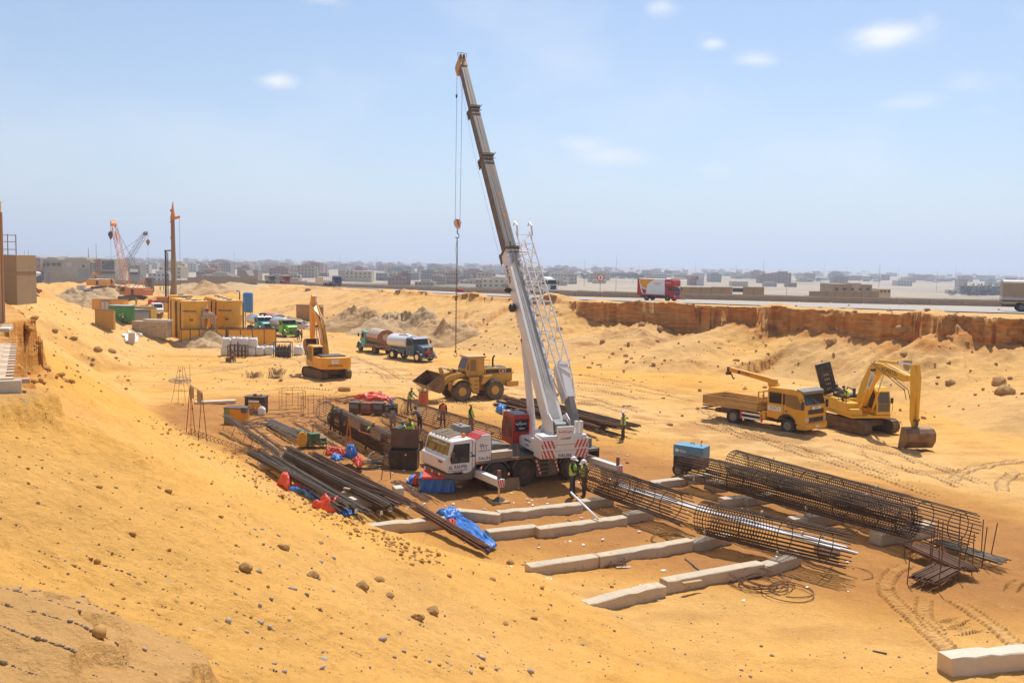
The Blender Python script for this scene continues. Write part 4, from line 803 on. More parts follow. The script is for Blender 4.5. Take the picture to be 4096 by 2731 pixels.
# ------------------------------------------------------------------ excavators
def excavator(root,upyaw,body,boom,foot,tip,stick,bucket,wb,L=4.3,W_=2.4,shoe=.6,ram=None,rearm=None):
 for s in (1,-1): shoes(root,L,.92,shoe,s*W_/2,44,MUDST)
 B().box(-1.3,1.3,-W_/2+.2,W_/2-.2,.42,.85).o('undercarriage',MUDST,root,.03)
 for s in (1,-1): B().box(-1.6,1.6,s*(W_/2+shoe*.33)-.03,s*(W_/2+shoe*.33)+.03,.3,.62).o('track_guard',MUDST,root,.02)
 T = Matrix.Rotation(upyaw,4,'Z');b_ = lambda: B(T)
 b_().lathe([(.75,.82),(.75,1.05)],n=24).o('slew_ring',DARK,root)
 b_().box(-2.2,1.75,-1.36,1.36,1.04,1.22).o('platform',body,root,.02)
 rr_ = [(-2.1,-1.42),(-2.1,1.42),(-2.6,1.38),(-2.9,1.1),(-3.0,.5),(-3.0,-.5),(-2.9,-1.1),(-2.6,-1.38)]
 b_().prism([(a,c_) for a,c_ in rr_][::-1],1.08,2.12,'z').o('counterweight',rearm or body,root,.06,seg=2)
 b_().box(-2.1,-.25,-1.38,1.38,1.22,2.05).o('engine_house',body,root,.04)
 b_().box(-.25,1.15,-1.38,-.5,1.22,1.95).o('fuel_tank',body,root,.04);b_().box(1.15,1.65,-1.38,-.6,1.22,1.62).o('tool_box',body,root,.03)
 cb = b_().prism([(-.15,1.22),(-.15,2.92),(.05,3.0),(1.2,3.0),(1.5,2.75),(1.68,1.95),(1.68,1.22)],.38,1.38).o('cab',body,root,.04)
 for y0,y1 in ((1.372,1.392),(.368,.388)):
  b_().prism([(.05,1.5),(.05,2.82),(.62,2.82),(.62,1.5)],y0,y1).o('side_window',GLASS,cb);b_().prism([(.7,1.6),(.7,2.82),(1.15,2.82),(1.38,2.62),(1.55,1.95),(1.55,1.6)],y0,y1).o('side_window',GLASS,cb)
 pane('windscreen',GLASSC,cb,[tuple(T @ Vector(v)) for v in [(1.69,.48,1.45),(1.69,1.28,1.45),(1.69,1.28,1.97),(1.69,.48,1.97)]]);pane('windscreen',GLASSC,cb,[tuple(T @ Vector(v)) for v in [(1.69,.48,1.99),(1.69,1.28,1.99),(1.52,1.28,2.72),(1.52,.48,2.72)]])
 pane('rear_window',GLASS,cb,[tuple(T @ Vector(v)) for v in [(-.155,1.3,2.1),(-.155,.46,2.1),(-.155,.46,2.82),(-.155,1.3,2.82)]])
 b_().box(1.55,1.75,1.42,1.5,2.0,2.35).o('mirror',BLACK,root);b_().tube([(1.6,1.42,1.2),(1.72,1.48,1.6),(1.7,1.46,2.4)],.016).o('mirror_arm',BLACK,root)
 b_().prism(boom,-.42,.1).o('boom',body,root,.03,seg=2)
 m = ram
 for y in (-.62,.3): b_().bar((1.25,y,1.35),((1.25+m[0])/2,y,(1.35+m[1])/2),.085,10).o('boom_ram',body,root,smooth=True);b_().bar(((1.25+m[0])/2,y,(1.35+m[1])/2),(m[0],y,m[1]),.05,10).o('boom_rod',CHROME,root,smooth=True)
 b_().bar((m[0],-.68,m[1]),(m[0],.36,m[1]),.09,10).o('boom_pin',DARK,root)
 b_().prism(stick,-.36,.04).o('stick',body,root,.02)
 st0 = stick[0];bk = boom[int(len(boom)*.35)]
 a = Vector((foot[0],-.16,foot[1]));e = Vector((st0[0],-.16,st0[1]));k = a+(e-a)*.56
 b_().bar(a,k,.1,12).o('stick_ram',body,root,smooth=True);b_().bar(k,e,.055,10).o('stick_rod',CHROME,root,smooth=True)
 w0 = stick[-2];b_().bar((stick[1][0]+.1,-.16,stick[1][1]-.1),(w0[0]+.28,-.16,w0[1]+.5),.08,10).o('bucket_ram',body,root,smooth=True)
 bp = Vector((w0[0],w0[1]));b = b_();b.beam((w0[0]+.28,-.16,w0[1]+.5),(w0[0]+bucket[-1][0]+.12,-.16,w0[1]+bucket[-1][1]+.05),.12,.12);b.beam((w0[0]+.28,-.16,w0[1]+.5),(w0[0]-.05,-.16,w0[1]+.35),.3,.1);b.o('bucket_link',MUDST,root)
 shell(T @ Matrix.Translation((w0[0],-.16,w0[1])),bucket,wb,.03,BUCKET,root,teeth=5)
 b = b_(); 
 for y in (-.3,-.05): b.tube([(.9,y,1.9)]+[(boom[i][0],y,boom[i][1]+.1) for i in range(1,4)],.025,5);b.tube([(boom[3][0]-.2,y-.2,boom[3][1]),(tip[0]+.1,y-.25,tip[1]-.7),(tip[0]+.1,y-.1,tip[1]-1.3)],.025,5)
 b.o('hydraulic_hose',HOSE,root);return T
# the one seen from behind, its bucket held up
HYc = (-17.1,84.0)
HY = thing('excavator','orange yellow excavator seen from behind with its bucket held high','excavator',on(*HYc),yawof(-.60,.80))
hb_boom = [(.35,1.75),(.75,3.1),(1.55,4.75),(2.15,5.45),(3.1,6.1),(4.3,6.75),(4.5,6.45),(3.3,5.5),(2.5,4.85),(1.95,4.0),(1.05,2.2),(.85,1.6)]
HYT = excavator(HY,yawof(-.52,.855)-yawof(-.60,.80),HYY,hb_boom,(2.1,5.6),(4.4,6.55),[(3.75,7.35),(4.2,7.5),(4.75,6.4),(4.6,3.6),(4.4,3.2),(4.2,3.6)],[(-.3,-1.25),(.45,-1.22),(.85,-.8),(.85,-.35),(.6,-.05),(.1,.05)],1.25,ram=(2.1,4.6))
b = B(HYT)
for i in range(4): b.box(-2.0+i*.42,-1.64+i*.42,-1.1,1.05,2.05,2.22)
b.o('engine_cover',BLACK,HY,.03)
B(HYT).box(-3.022,-3.0,-.05,.62,1.62,1.95).o('name_plate',SIGNW,HY)
text('EDECS',.2,HYT @ face((-3.026,.22,1.79),(0,-1,0),(-1,0,0),.95),LETG,HY);text('HYUNDAI',.30,HYT @ face((-3.006,.25,1.40),(0,-1,0),(-1,0,0),1.05),LETK,HY)
B(HYT).prism([(1.1,3.5),(1.4,3.5),(1.75,4.3),(1.5,4.4)],.1,.112).o('name_plate',SIGNW,HY)
# the one under repair, its bucket on the ground
KOc = (23.1,60.4);ko_y = yawof(.43,-.90)
KO = thing('excavator','bright yellow excavator under repair with its black engine hood standing open','excavator',on(*KOc),ko_y)
ko_boom = [(.35,1.85),(1.0,3.3),(1.75,4.35),(2.35,4.75),(3.2,4.78),(5.85,4.35),(6.0,4.05),(5.6,3.95),(3.3,4.12),(2.5,3.95),(1.9,3.3),(.95,1.7)]
KOT = excavator(KO,yawof(.17,-.985)-ko_y,KOY,ko_boom,(2.6,4.9),(5.9,4.2),[(6.15,5.05),(6.5,5.1),(6.75,4.3),(6.72,1.9),(6.6,1.35),(6.35,1.8)],[(-.15,-1.25),(.5,-1.15),(.8,-.7),(.8,-.25),(.55,-.02),(.1,.05)],1.8,L=4.45,W_=2.5,ram=(2.55,4.3))
text('KOMATSU',.36,KOT @ face((4.15,-.425,4.38),(1,0,-.1),(0,-1,0),1.0),LETK,KO)
B(KOT).prism([(1.75,3.15),(2.05,2.95),(2.62,3.95),(2.35,4.15)],-.44,-.425).o('name_plate',SIGNW,KO);text('EDECS',.3,KOT @ face((2.2,-.445,3.55),(.5,0,.86),(0,-1,0)),LETG,KO)
hq = KOT @ Matrix.Translation((-1.9,-.95,2.15)) @ Matrix.Rotation(R(14),4,'X') @ Matrix.Rotation(R(-8),4,'Y')
hood = B(hq).box(-.12,.12,-.55,.55,0,2.15).o('engine_hood',BLACK,KO,.05)
for k in range(6): B(hq).box(.118,.135,-.5,.5,.2+k*.32,.24+k*.32).o('hood_rib',DARK,hood)
for i in range(4):
 for j in range(3): B(hq).box(.121,.128,-.2+j*.14,-.1+j*.14,.3+i*.32,.42+i*.32).o('hood_vent',mat('vent_tan',(.42,.28,.13),.8),hood)
b = B(KOT);b.bar((-1.2,-.7,2.05),(-1.2,-.7,2.6),.12,8);b.box(-1.6,-.5,-.9,.6,2.05,2.25);b.bar((-.8,.2,2.2),(-.8,.2,2.65),.1,8);b.tube([(-1.4,-.2,2.2),(-1.1,-.1,2.7),(-.7,0,2.6),(-.5,.1,2.2)],.05);b.o('engine',DARK,KO)
b = B(KOT);b.tube([(.9,-1.35,1.6),(.9,-1.35,2.7),(-.1,-1.35,2.7),(-.1,-1.35,2.05)],.025);b.tube([(-2.0,-1.3,2.1),(-2.0,-1.3,2.75),(-1.2,-1.3,2.8),(-.6,-1.3,2.1)],.02);b.o('hand_rail',BLACK,KO)

# ------------------------------------------------------------------ trucks
def chassis(par,xr,xf,R_,wr=1,tx=.85,front=1.2,rear=1.2,mt=DARK,mr=GREY):
 B().box(xr-rear,xf+front,-.42,.42,R_*1.05,R_*1.05+.28).o('chassis',mt,par,.02)
 for x in ((xr,) if wr == 1 else (xr,xr-1.3)):
  for y in (tx,-tx): wheel(par,x,y,R_,.55 if R_ > .45 else .4,RUBBER,mr,.55)
 for y in (tx+.1,-tx-.1): wheel(par,xf,y,R_,.3,RUBBER,mr,.55)
def bonnet_cab(par,xf,R_,col,w=1.15,dark=BLACK):
 z0 = R_*1.1
 cb = B().prism([(xf-1.75,z0),(xf-1.75,2.45),(xf-1.65,2.6),(xf-.7,2.6),(xf-.42,1.85),(xf-.42,z0)],-w,w).o('cab',col,par,.08,seg=2)
 B().prism([(xf-.45,z0+.1),(xf-.45,1.86),(xf+.5,1.74),(xf+.72,1.6),(xf+.75,z0)],-w*.68,w*.68).o('bonnet',col,par,.08,seg=2)
 for s in (1,-1):
  b = B();pr = [(xf+(R_+.16)*math.cos(a),R_+(R_+.12)*math.sin(a)) for a in [R(175-170*i/10) for i in range(11)]]
  for a0,a1 in zip(pr[:-1],pr[1:]): b.hexa([(a0[0],s*w*.62,a0[1]),(a1[0],s*w*.62,a1[1]),(a1[0],s*w*1.04,a1[1]),(a0[0],s*w*1.04,a0[1]),(a0[0],s*w*.62,a0[1]+.06),(a1[0],s*w*.62,a1[1]+.06),(a1[0],s*w*1.04,a1[1]+.06),(a0[0],s*w*1.04,a0[1]+.06)])
  b.o('fender',col,par)
  B().prism([(xf-1.5,1.75),(xf-1.5,2.4),(xf-.8,2.4),(xf-.62,1.95),(xf-.62,1.75)],s*w-.008 if s > 0 else -w-.008,w+.008 if s > 0 else -w+.008).o('side_window',GLASS,cb)
  B().box(xf+.62,xf+.74,s*w*.86-.13,s*w*.86+.13,z0+.2,z0+.42).o('headlight',LAMP,par,.02)
  b = B();b.box(xf-.45,xf-.38,s*(w+.28)-.08,s*(w+.28)+.08,1.9,2.3);b.bar((xf-.5,s*w,2.2),(xf-.42,s*(w+.25),2.25),.015);b.o('mirror',dark,par)
 for y0,y1 in ((-w*.88,-.03),(.03,w*.88)): pane('windscreen',GLASS,par,[(xf-.428,y0,1.95),(xf-.428,y1,1.95),(xf-.645,y1,2.5),(xf-.645,y0,2.5)],.02)
 B().prism([(xf-.75,2.56),(xf-.75,2.72),(xf-.35,2.55),(xf-.35,2.47)],-w*.95,w*.95).o('sun_visor',CHROME if dark is BLACK else dark,par,.02)
 gr = B().box(xf+.745,xf+.775,-.52,.52,z0+.18,1.58).o('grille',dark,par,.02)
 B().box(xf+.7,xf+.95,-w*1.02,w*1.02,z0-.22,z0+.02).o('bumper',col,par,.03);return cb
def tank(par,x0,x1,zc,ry,rz,mt,name='tank',bulge=.18):
 n = 7;pr = [(1e-4,x0-bulge)]+[(math.sin(math.pi/2*i/n),x0-bulge*math.cos(math.pi/2*i/n)) for i in range(1,n+1)]+[(math.cos(math.pi/2*i/n)+1e-4,x1+bulge*math.sin(math.pi/2*i/n)) for i in range(0,n+1)]
 return B().lathe(pr,(0,0,zc),'x',28,ry,rz).o(name,mt,par,smooth=True)
# blue and white tanker facing us
p,q = GT(*ZL(1632,1318)),GT(*ZL(1418,1278));h = (p-q)[:2];h /= np.linalg.norm(h);l = np.array([-h[1],h[0]]);c = (p+q)[:2]/2+l*.95
BT_ = thing('tanker_truck','dark blue bonneted water tanker with a shiny white tank facing right','tanker truck',on(*c),yawof(*h))
chassis(BT_,-2.1,2.1,.53,mr=CHROME,rear=1.1);bonnet_cab(BT_,2.1,.53,BLUE)
tank(BT_,-3.0,.15,2.02,1.12,.80,mat('tank_white',(.74,.74,.72),.28,.1,dust=.1));B().box(-3.1,.2,-1.0,1.0,1.1,1.32).o('tank_cradle',BLUE,BT_,.02)
b = B()
for s in (1,-1): b.lathe([(.3,-1.2),(.3,.1)],(-.1,s*.75,.95),'x',14)
b.o('side_tank',BLUE,BT_,smooth=True)
B().lathe([(.28,0),(.28,.08),(.2,.12)],(-.9,.2,2.78),n=14).o('tank_hatch',SIGNW,BT_);b = B();b.box(-1.6,.0,-.5,-.15,2.72,2.8);b.o('tank_walkway',BLACK,BT_)
b = B();[b.box(2.87,2.885,y-.14,y+.14,.9+.14*abs(y),1.2+.06*abs(y)) for y in (-.3,0,.3)];b.o('grille_panel',REDS,BT_)
b = B();b.tube([(2.9,.2*math.cos(a),1.3+.2*math.sin(a)) for a in [2*math.pi*i/20 for i in range(20)]],.018,5,True);[b.bar((2.9,0,1.3),(2.9,.19*math.cos(a),1.3+.19*math.sin(a)),.016,4) for a in (math.pi/2,math.pi*7/6,math.pi*11/6)];b.o('star_badge',CHROME,BT_)
for y in (-.25,.25): B().lathe([(.1,0),(.09,.05),(1e-4,.06)],(3.05,y,.50),'x',12).o('fog_lamp',mat('teal_lamp',(.3,.6,.55),.3,dust=0),BT_)
for y in (-.8,.8):
 for k in (-1,0,1): B().add([(3.056,y+k*.12-.03,.36),(3.056,y+k*.12+.05,.36),(3.056,y+k*.12+.05+.1*(1 if y > 0 else -1),.58),(3.056,y+k*.12-.03+.1*(1 if y > 0 else -1),.58)],[(0,1,2,3)]).o('bumper_stripe',ORANGE if k else SIGNW,BT_)
# teal tanker with a brown tank, seen from behind
p,q = GT(*ZL(1002,1180)),GT(*ZL(1178,1220));h = (p-q)[:2];h /= np.linalg.norm(h);l = np.array([-h[1],h[0]]);c = (p+q)[:2]/2-l*.95
TT = thing('tanker_truck','teal bonneted truck carrying a brown and cream tank, seen from behind','tanker truck',on(*c),yawof(*h))
chassis(TT,-2.2,2.2,.55,mr=RUSTL,rear=1.3,mt=BROWNT);bonnet_cab(TT,2.2,.55,TEAL)
tank(TT,-3.3,.2,2.15,1.1,.85,mat('tank_cream',(.55,.42,.32),.4,.1,dust=.3,rust=.25),bulge=.10)
B().lathe([(1,-.03),(1,.03),(1e-4,.04)],(-3.36,0,2.15),'x',28,1.12,.87).o('tank_end',BROWNT,TT);B().lathe([(1.0,-3.3),(1.0,.2)],(0,0,1.92),'x',24,1.105,.66).o('tank_belly',BROWNT,TT,smooth=True)
b = B().box(-3.4,-2.4,-1.1,1.1,.9,1.25);b.box(-2.3,.3,.85,1.1,.8,1.2);b.o('rear_frame',BROWNT,TT,.02)
b = B();[b.tube([(x,1.02,2.75),(x+.02,1.06,2.95),(x+1.0,1.06,2.95),(x+1.0,1.02,2.75)],.018) for x in (-3.1,-1.9,-.7)];b.o('tank_rail',BROWNT,TT)
# lime tanker beyond the yellow boxes, and a red tanker behind it
p = GT(*ZK(1582,786));h = np.array([.62,-.785]);l = np.array([-h[1],h[0]]);c = p[:2]-h*2.1+l*.95
LG = thing('tanker_truck','lime green bonneted tanker with a silver tank behind the yellow boxes','tanker truck',on(*c),yawof(*h))
chassis(LG,-2.1,2.1,.55,rear=1.2);bonnet_cab(LG,2.1,.55,GREEN,dark=DARK);tank(LG,-3.1,.2,2.0,1.1,.78,ALU);B().lathe([(1.0,-2.9),(1.0,.1)],(0,0,1.8),'x',24,1.108,.6).o('tank_belly',mat('tank_blue',(.06,.22,.42),.4,dust=.2),LG,smooth=True)
for k in range(4):
 B().box(2.88,2.89,-.44,.44,1.0+k*.13,1.07+k*.13).o('grille_bar',GREEN,LG)
scrawl(face((-1.4,-1.115,2.05),(1,0,0),(0,-1,0)),1.8,.3,REDS,LG,8,r=.03)
c2 = c+np.array([-3.6,7.5])
RT = thing('tanker_truck','dull red and grey tank truck half hidden behind the lime tanker','tanker truck',on(*c2),yawof(*h))
chassis(RT,-2.1,2.1,.55,rear=1.2);tank(RT,-3.1,1.2,2.35,1.1,.8,mat('tank_red',(.5,.12,.08),.5,dust=.4));tank(RT,1.0,2.2,2.35,1.08,.78,mat('tank_grey',(.45,.42,.38),.5,dust=.4),'tank_end');b = B();b.tube([(0,.7,3.1),(.6,.7,3.3),(2.0,.7,3.3),(2.3,.4,3.0),(2.3,.4,2.0)],.03);b.o('tank_rail',RED,RT)
c3 = c+np.array([-5.2,5.6])
T3 = thing('tanker_truck','green tanker carrying a spare tyre on its roof, left of the lime tanker','tanker truck',on(*c3),yawof(*h))
chassis(T3,-2.1,2.1,.55,rear=1.2);tank(T3,-3.1,1.0,2.0,1.05,.78,ALU);bonnet_cab(T3,2.1,.55,TEAL);B().lathe([(.28,-.12),(.5,-.14),(.56,0),(.5,.14),(.28,.12)],(1.0,0,2.95),'z',24,closed=True).o('spare_tyre',RUBBER,T3,smooth=True)
# yellow flatbed with a loading crane
p,q = G(*ZD(890,748)),G(*ZD(400,665));h = (p-q)[:2];h /= np.linalg.norm(h);l = np.array([-h[1],h[0]]);c = (p+q)[:2]/2+l*1.1
YT = thing('crane_truck','yellow double cab flatbed truck with a folded loading crane behind the cab','flatbed truck',on(*c),yawof(*h))
chassis(YT,-2.15,2.15,.52,rear=2.0,front=.9,mr=GREY)
cb = B().prism([(.62,.95),(.62,2.78),(.8,2.92),(2.6,2.96),(3.15,2.84),(3.42,2.0),(3.5,1.3),(3.5,.72),(2.75,.72),(2.62,1.1),(2.15,1.28),(1.7,1.1),(1.55,.85)],-1.2,1.2).o('cab',TRKY,YT,.06,seg=2)
for s in (1,-1):
 y0,y1 = (1.195,1.212) if s > 0 else (-1.212,-1.195)
 B().prism([(.78,1.9),(.78,2.62),(1.72,2.62),(1.72,1.9)],y0,y1).o('side_window',GLASS,cb);B().prism([(2.05,1.85),(2.05,2.6),(2.85,2.58),(3.2,1.95),(3.15,1.7),(2.7,1.7)],y0,y1).o('side_window',GLASSC,cb)
 B().box(1.86,1.885,y0,y1-.006 if s > 0 else y1,.98,2.66).o('door_seam',DARK,cb);B().box(1.80,2.0,y0-.004,y1-.004,1.9,2.6).o('door_pillar',BLACK,cb);B().box(2.0,2.2,y0,y1+.02,1.45,1.53).o('door_handle',BLACK,cb)
 b = B();pr = [(2.15+.72*math.cos(a),.52+.70*math.sin(a)) for a in [R(170-160*i/8) for i in range(9)]]
 for a0,a1 in zip(pr[:-1],pr[1:]): b.hexa([(a0[0],s*.8,a0[1]),(a1[0],s*.8,a1[1]),(a1[0],s*1.23,a1[1]),(a0[0],s*1.23,a0[1]),(a0[0],s*.8,a0[1]+.12),(a1[0],s*.8,a1[1]+.12),(a1[0],s*1.23,a1[1]+.12),(a0[0],s*1.23,a0[1]+.12)])
 b.o('fender',BLACK,YT)
 B().box(3.47,3.53,s*.92-.2,s*.92+.2,.98,1.2).o('headlight',LAMP,YT,.03)
 b = B();b.box(3.35,3.45,s*1.38-.12,s*1.38+.12,1.75,2.25);b.bar((3.1,s*1.2,2.4),(3.4,s*1.38,2.25),.02);b.o('mirror',BLACK,YT,.02)
 B().box(.75,1.45,s*1.0-.2,s*1.0+.2,.4,.44).o('step',BLACK,YT);B().box(.8,1.4,s*1.0-.2,s*1.0+.2,.7,.74).o('step',BLACK,YT)
pane('windscreen',GLASS,YT,[(3.43,-1.08,2.02),(3.43,1.08,2.02),(3.19,1.05,2.80),(3.19,-1.05,2.80)],.015)
B().prism([(2.75,2.95),(2.8,3.02),(3.3,2.88),(3.28,2.66),(3.16,2.80)],-1.18,1.18).o('sun_visor',GREY,YT,.03)
B().box(3.49,3.52,-.85,.85,1.42,1.72).o('grille',BLACK,YT,.02);B().box(3.5,3.55,-.8,.8,.92,1.22).o('lower_grille',BLACK,YT,.02);B().prism([(2.9,.42),(2.9,.70),(3.56,.86),(3.62,.70),(3.55,.45)],-1.2,1.2).o('bumper',TRKY,YT,.03)
B().box(3.625,3.64,-.2,.2,.6,.72).o('number_plate',SIGNW,YT);B().box(3.51,3.525,-.5,.5,1.74,1.92).o('name_plate',SIGNW,YT);text('EDECS',.15,face((3.53,0,1.83),(0,1,0),(1,0,0)),LETG,YT)
B().box(.72,1.72,-1.222,-1.21,1.42,1.72).o('name_plate',SIGNW,YT);text('EDECS',.26,face((1.22,-1.224,1.57),(1,0,0),(0,-1,0)),LETG,YT)
bd = B().box(-4.6,-.15,-1.22,1.22,1.12,1.22).o('bed',TRKY,YT,.01);BEDY = mat('bed_yellow',(.42,.24,.06),.6,dust=.35)
for s in (1,-1):
 for k in range(5): B().box(-4.6,-.15,s*1.22-.02,s*1.22+.02,1.17+k*.122,1.28+k*.122).o('side_board',BEDY,bd,.008)
for k in range(5): B().box(-4.64,-4.60,-1.24,1.24,1.17+k*.122,1.28+k*.122).o('tail_board',BEDY,bd,.008);B().box(-.15,-.11,-1.24,1.24,1.17+k*.122,1.28+k*.122).o('head_board',BEDY,bd,.008)
for y in (-1.15,-.6,0,.6,1.15): B().box(-.12,-.06,y-.04,y+.04,1.7,2.5).o('rack_post',TRKY,bd)
for z in (2.02,2.45): B().box(-.12,-.06,-1.15,1.15,z,z+.06).o('rack_rail',TRKY,bd)
b = B();b.bar((-4.9,-1.0,.75),(-3.2,-1.0,.8),.05);b.bar((-4.9,-1.0,.75),(-4.9,1.0,.75),.05);b.bar((-4.8,-1.0,1.0),(-3.9,-1.0,1.02),.05);b.o('rear_guard',BLACK,YT)
for s in (1,-1):
 for k in range(2): B().box(-1.45,.3,s*1.1-.02,s*1.1+.02,.55+k*.3,.68+k*.3).o('side_guard',SIGNW,YT)
 for x in (-1.45,.2): B().box(x-.06,x+.06,s*1.12-.03,s*1.12+.03,.5,1.02).o('guard_post',REDS,YT)
B().box(.05,.5,-1.15,1.15,.75,1.15).o('crane_base',TRKY,YT,.02);B().box(.1,.5,.2,1.2,.62,1.0).o('oil_tank',mat('oil_blue',(.02,.05,.12),.5),YT,.03)
b = B();b.lathe([(.2,1.1),(.18,2.3),(.2,2.5)],(.25,0,0),n=14);b.o('crane_column',DARK,YT,smooth=True)
B().prism([(.55,2.4),(.62,2.95),(.3,3.32),(-.1,3.28),(-.1,2.95),(.1,2.5)],-.2,.2).o('crane_knuckle',TRKY,YT,.03)
cb2 = B().prism([(.35,2.98),(.5,3.3),(-2.2,3.62),(-3.3,3.74),(-3.3,3.45),(-1.0,3.15)],-.16,.16).o('crane_arm',HYY,YT,.02)
text('XCMG',.24,face((-1.9,-.165,3.44),(1,0,-.11),(0,-1,0),1.1),LETB,YT);B().lathe([(.12,0),(.12,.01)],(-2.45,-.165,3.5),'y',14).o('logo_disc',LETB,YT)
b = B();b.box(-3.5,-3.3,-.14,.14,3.35,3.75);b.bar((-3.45,-.2,3.3),(-3.45,.2,3.3),.12,10);b.tube([(-3.4,0,3.3),(-3.15,0,3.2),(-3.1,0,3.05),(-3.0,0,2.95),(-2.92,0,3.02)],.05);b.o('crane_hook',DARK,YT)
# white saloon car
p,q = GT(*ZK(1838,694)),GT(*ZK(1645,694));h = (p-q)[:2];h /= np.linalg.norm(h);l = np.array([-h[1],h[0]]);c = (p+q)[:2]/2+l*.75
def saloon(name,label,cat,loc,yaw,col):
 t = thing(name,label,cat,loc,yaw)
 B().prism([(-2.35,.42),(-2.38,.78),(-2.25,.95),(-1.35,.98),(1.0,.95),(2.15,.86),(2.3,.72),(2.32,.4),(1.75,.25),(-1.8,.25)],-.86,.86).o('body',col,t,.07,seg=2)
 B().prism([(-1.4,.95),(-.75,1.40),(.35,1.42),(1.05,.95)],-.74,.74).o('roof',col,t,.06,seg=2)
 for s in (1,-1):
  y0,y1 = (.735,.755) if s > 0 else (-.755,-.735)
  B().prism([(-1.1,.99),(-.72,1.33),(-.22,1.35),(-.22,.99)],y0,y1).o('side_window',GLASS,t);B().prism([(-.14,.99),(-.14,1.35),(.3,1.35),(.82,.99)],y0,y1).o('side_window',GLASS,t)
  B().box(2.3,2.34,s*.62-.18,s*.62+.18,.58,.76).o('headlight',LAMP,t,.02);B().box(-2.4,-2.36,s*.66-.16,s*.66+.16,.62,.8).o('tail_light',REDS,t,.02)
  for x in (1.4,-1.4): wheel(t,x,s*.74,.32,.2,RUBBER,GREY,.6)
 pane('windscreen',GLASS,t,[(1.07,-.66,.99),(1.07,.66,.99),(.42,.62,1.40),(.42,-.62,1.40)],.012);pane('rear_window',GLASS,t,[(-1.40,.66,1.0),(-1.40,-.66,1.0),(-.82,-.62,1.38),(-.82,.62,1.38)],.012)
 B().box(2.31,2.36,-.42,.42,.5,.78).o('grille',CHROME,t,.01);B().box(2.28,2.42,-.85,.85,.36,.5).o('front_bumper',GREY,t,.03);B().box(-2.45,-2.32,-.85,.85,.36,.5).o('rear_bumper',GREY,t,.03);return t
saloon('parked_car','dusty white saloon car parked beside the lime tanker','car',on(*c),yawof(*h),mat('car_white',(.6,.57,.53),.35,dust=.35))
p = GT(*ZM(368,1158));saloon('parked_car','dark red car on the sandy track below the grey block wall','car',p,yawof(-.25,-.97),mat('car_red',(.25,.02,.025),.35,dust=.25))
# trucks on the road
def cabover(par,x,w,z0,zt,col,nose=.12,visor=None,L=1.7):
 cb = B().prism([(x-L,z0),(x-L,zt-.1),(x-L+.15,zt),(x-.35,zt),(x-.08,z0+(zt-z0)*.52),(x,z0+(zt-z0)*.42),(x,z0-.25),(x-.5,z0-.25)],-w,w).o('cab',col,par,.06)
 zm = z0+(zt-z0)*.54;pane('windscreen',GLASS,par,[(x-.06,-w*.9,zm),(x-.06,w*.9,zm),(x-.31,w*.88,zt-.1),(x-.31,-w*.88,zt-.1)],.02)
 for s in (1,-1):
  y0,y1 = (w-.005,w+.012) if s > 0 else (-w-.012,-w+.005);B().prism([(x-L+.4,zm),(x-L+.4,zt-.15),(x-.45,zt-.15),(x-.2,zm)],y0,y1).o('side_window',GLASS,par)
  B().box(x-.02,x+.04,s*w*.78-.15,s*w*.78+.15,z0-.12,z0+.08).o('headlight',LAMP,par,.02);b = B();b.box(x-.05,x+.03,s*(w+.2)-.1,s*(w+.2)+.1,zm+.05,zm+.5);b.bar((x-.2,s*w,zm+.5),(x,s*(w+.2),zm+.45),.02);b.o('mirror',BLACK,par)
 B().box(x-.01,x+.03,-w*.62,w*.62,z0+.05,zm-.18).o('grille',BLACK,par,.01);B().box(x-.3,x+.08,-w,w,z0-.5,z0-.2).o('bumper',GREY if col is WHITE else col,par,.03);return cb
def rdpos(nx,ny): p = GR(nx,ny);return (p[0],p[1],zr2(p[1])+.05)
ln = 'trucks on the road'
P_ = rdpos(*ZO(880,532));RX = thing('box_truck','red and white box truck with a yellow panel driving on the road','truck',P_,yawof(.75,-.66),ln)
chassis(RX,-1.7,2.0,.42,rear=1.5,front=.6,tx=.8);cabover(RX,3.1,.95,.8,2.15,RED,L=1.5)
bx_ = B().box(-3.2,1.55,-1.1,1.1,.82,3.25).o('cargo_box',SIGNW,RX,.03);B().prism([(1.55,2.2),(1.55,3.25),(2.7,3.25),(2.95,3.0),(2.95,2.2)],-1.1,1.1).o('luton',RED,RX,.05)
B().box(-3.23,1.55,-1.108,-1.1,.75,.95).o('red_skirt',RED,bx_);B().prism([(-3.23,.9),(-3.23,3.27),(-3.05,3.27),(-2.55,1.3),(-2.2,.95)],-1.112,-1.103).o('red_panel',RED,bx_);B().prism([(-3.05,3.2),(-.2,3.2),(-1.0,2.75),(-1.5,2.3),(-1.6,1.75),(-2.45,1.95)],-1.116,-1.104).o('yellow_panel',mat('panel_yellow',(.75,.33,.01),.4),bx_);B().prism([(-2.5,1.8),(-1.62,1.6),(-1.7,1.0),(-2.2,1.05)],-1.115,-1.104).o('red_panel',RED,bx_)
B().box(-3.26,-3.2,-1.1,1.1,.8,3.25).o('rear_door',RED,bx_)
text('ELHASAN',.30,face((.3,-1.12,2.6),(1,0,0),(0,-1,0),.9),LETO,RX);text('TRANSPORT',.12,face((.3,-1.12,2.32),(1,0,0),(0,-1,0)),LETO,RX);scrawl(face((2.2,-1.105,2.75),(1,0,0),(0,-1,0)),.8,.3,LETW,RX,11,r=.03)
P_ = rdpos(*ZN(1770,552));h = np.array([.74,-.67]);WT = thing('flatbed_truck','white cab flatbed lorry on the road behind the crane boom','truck',(P_[0]-h[0]*4.4,P_[1]-h[1]*4.4,P_[2]+.1),yawof(*h),ln)
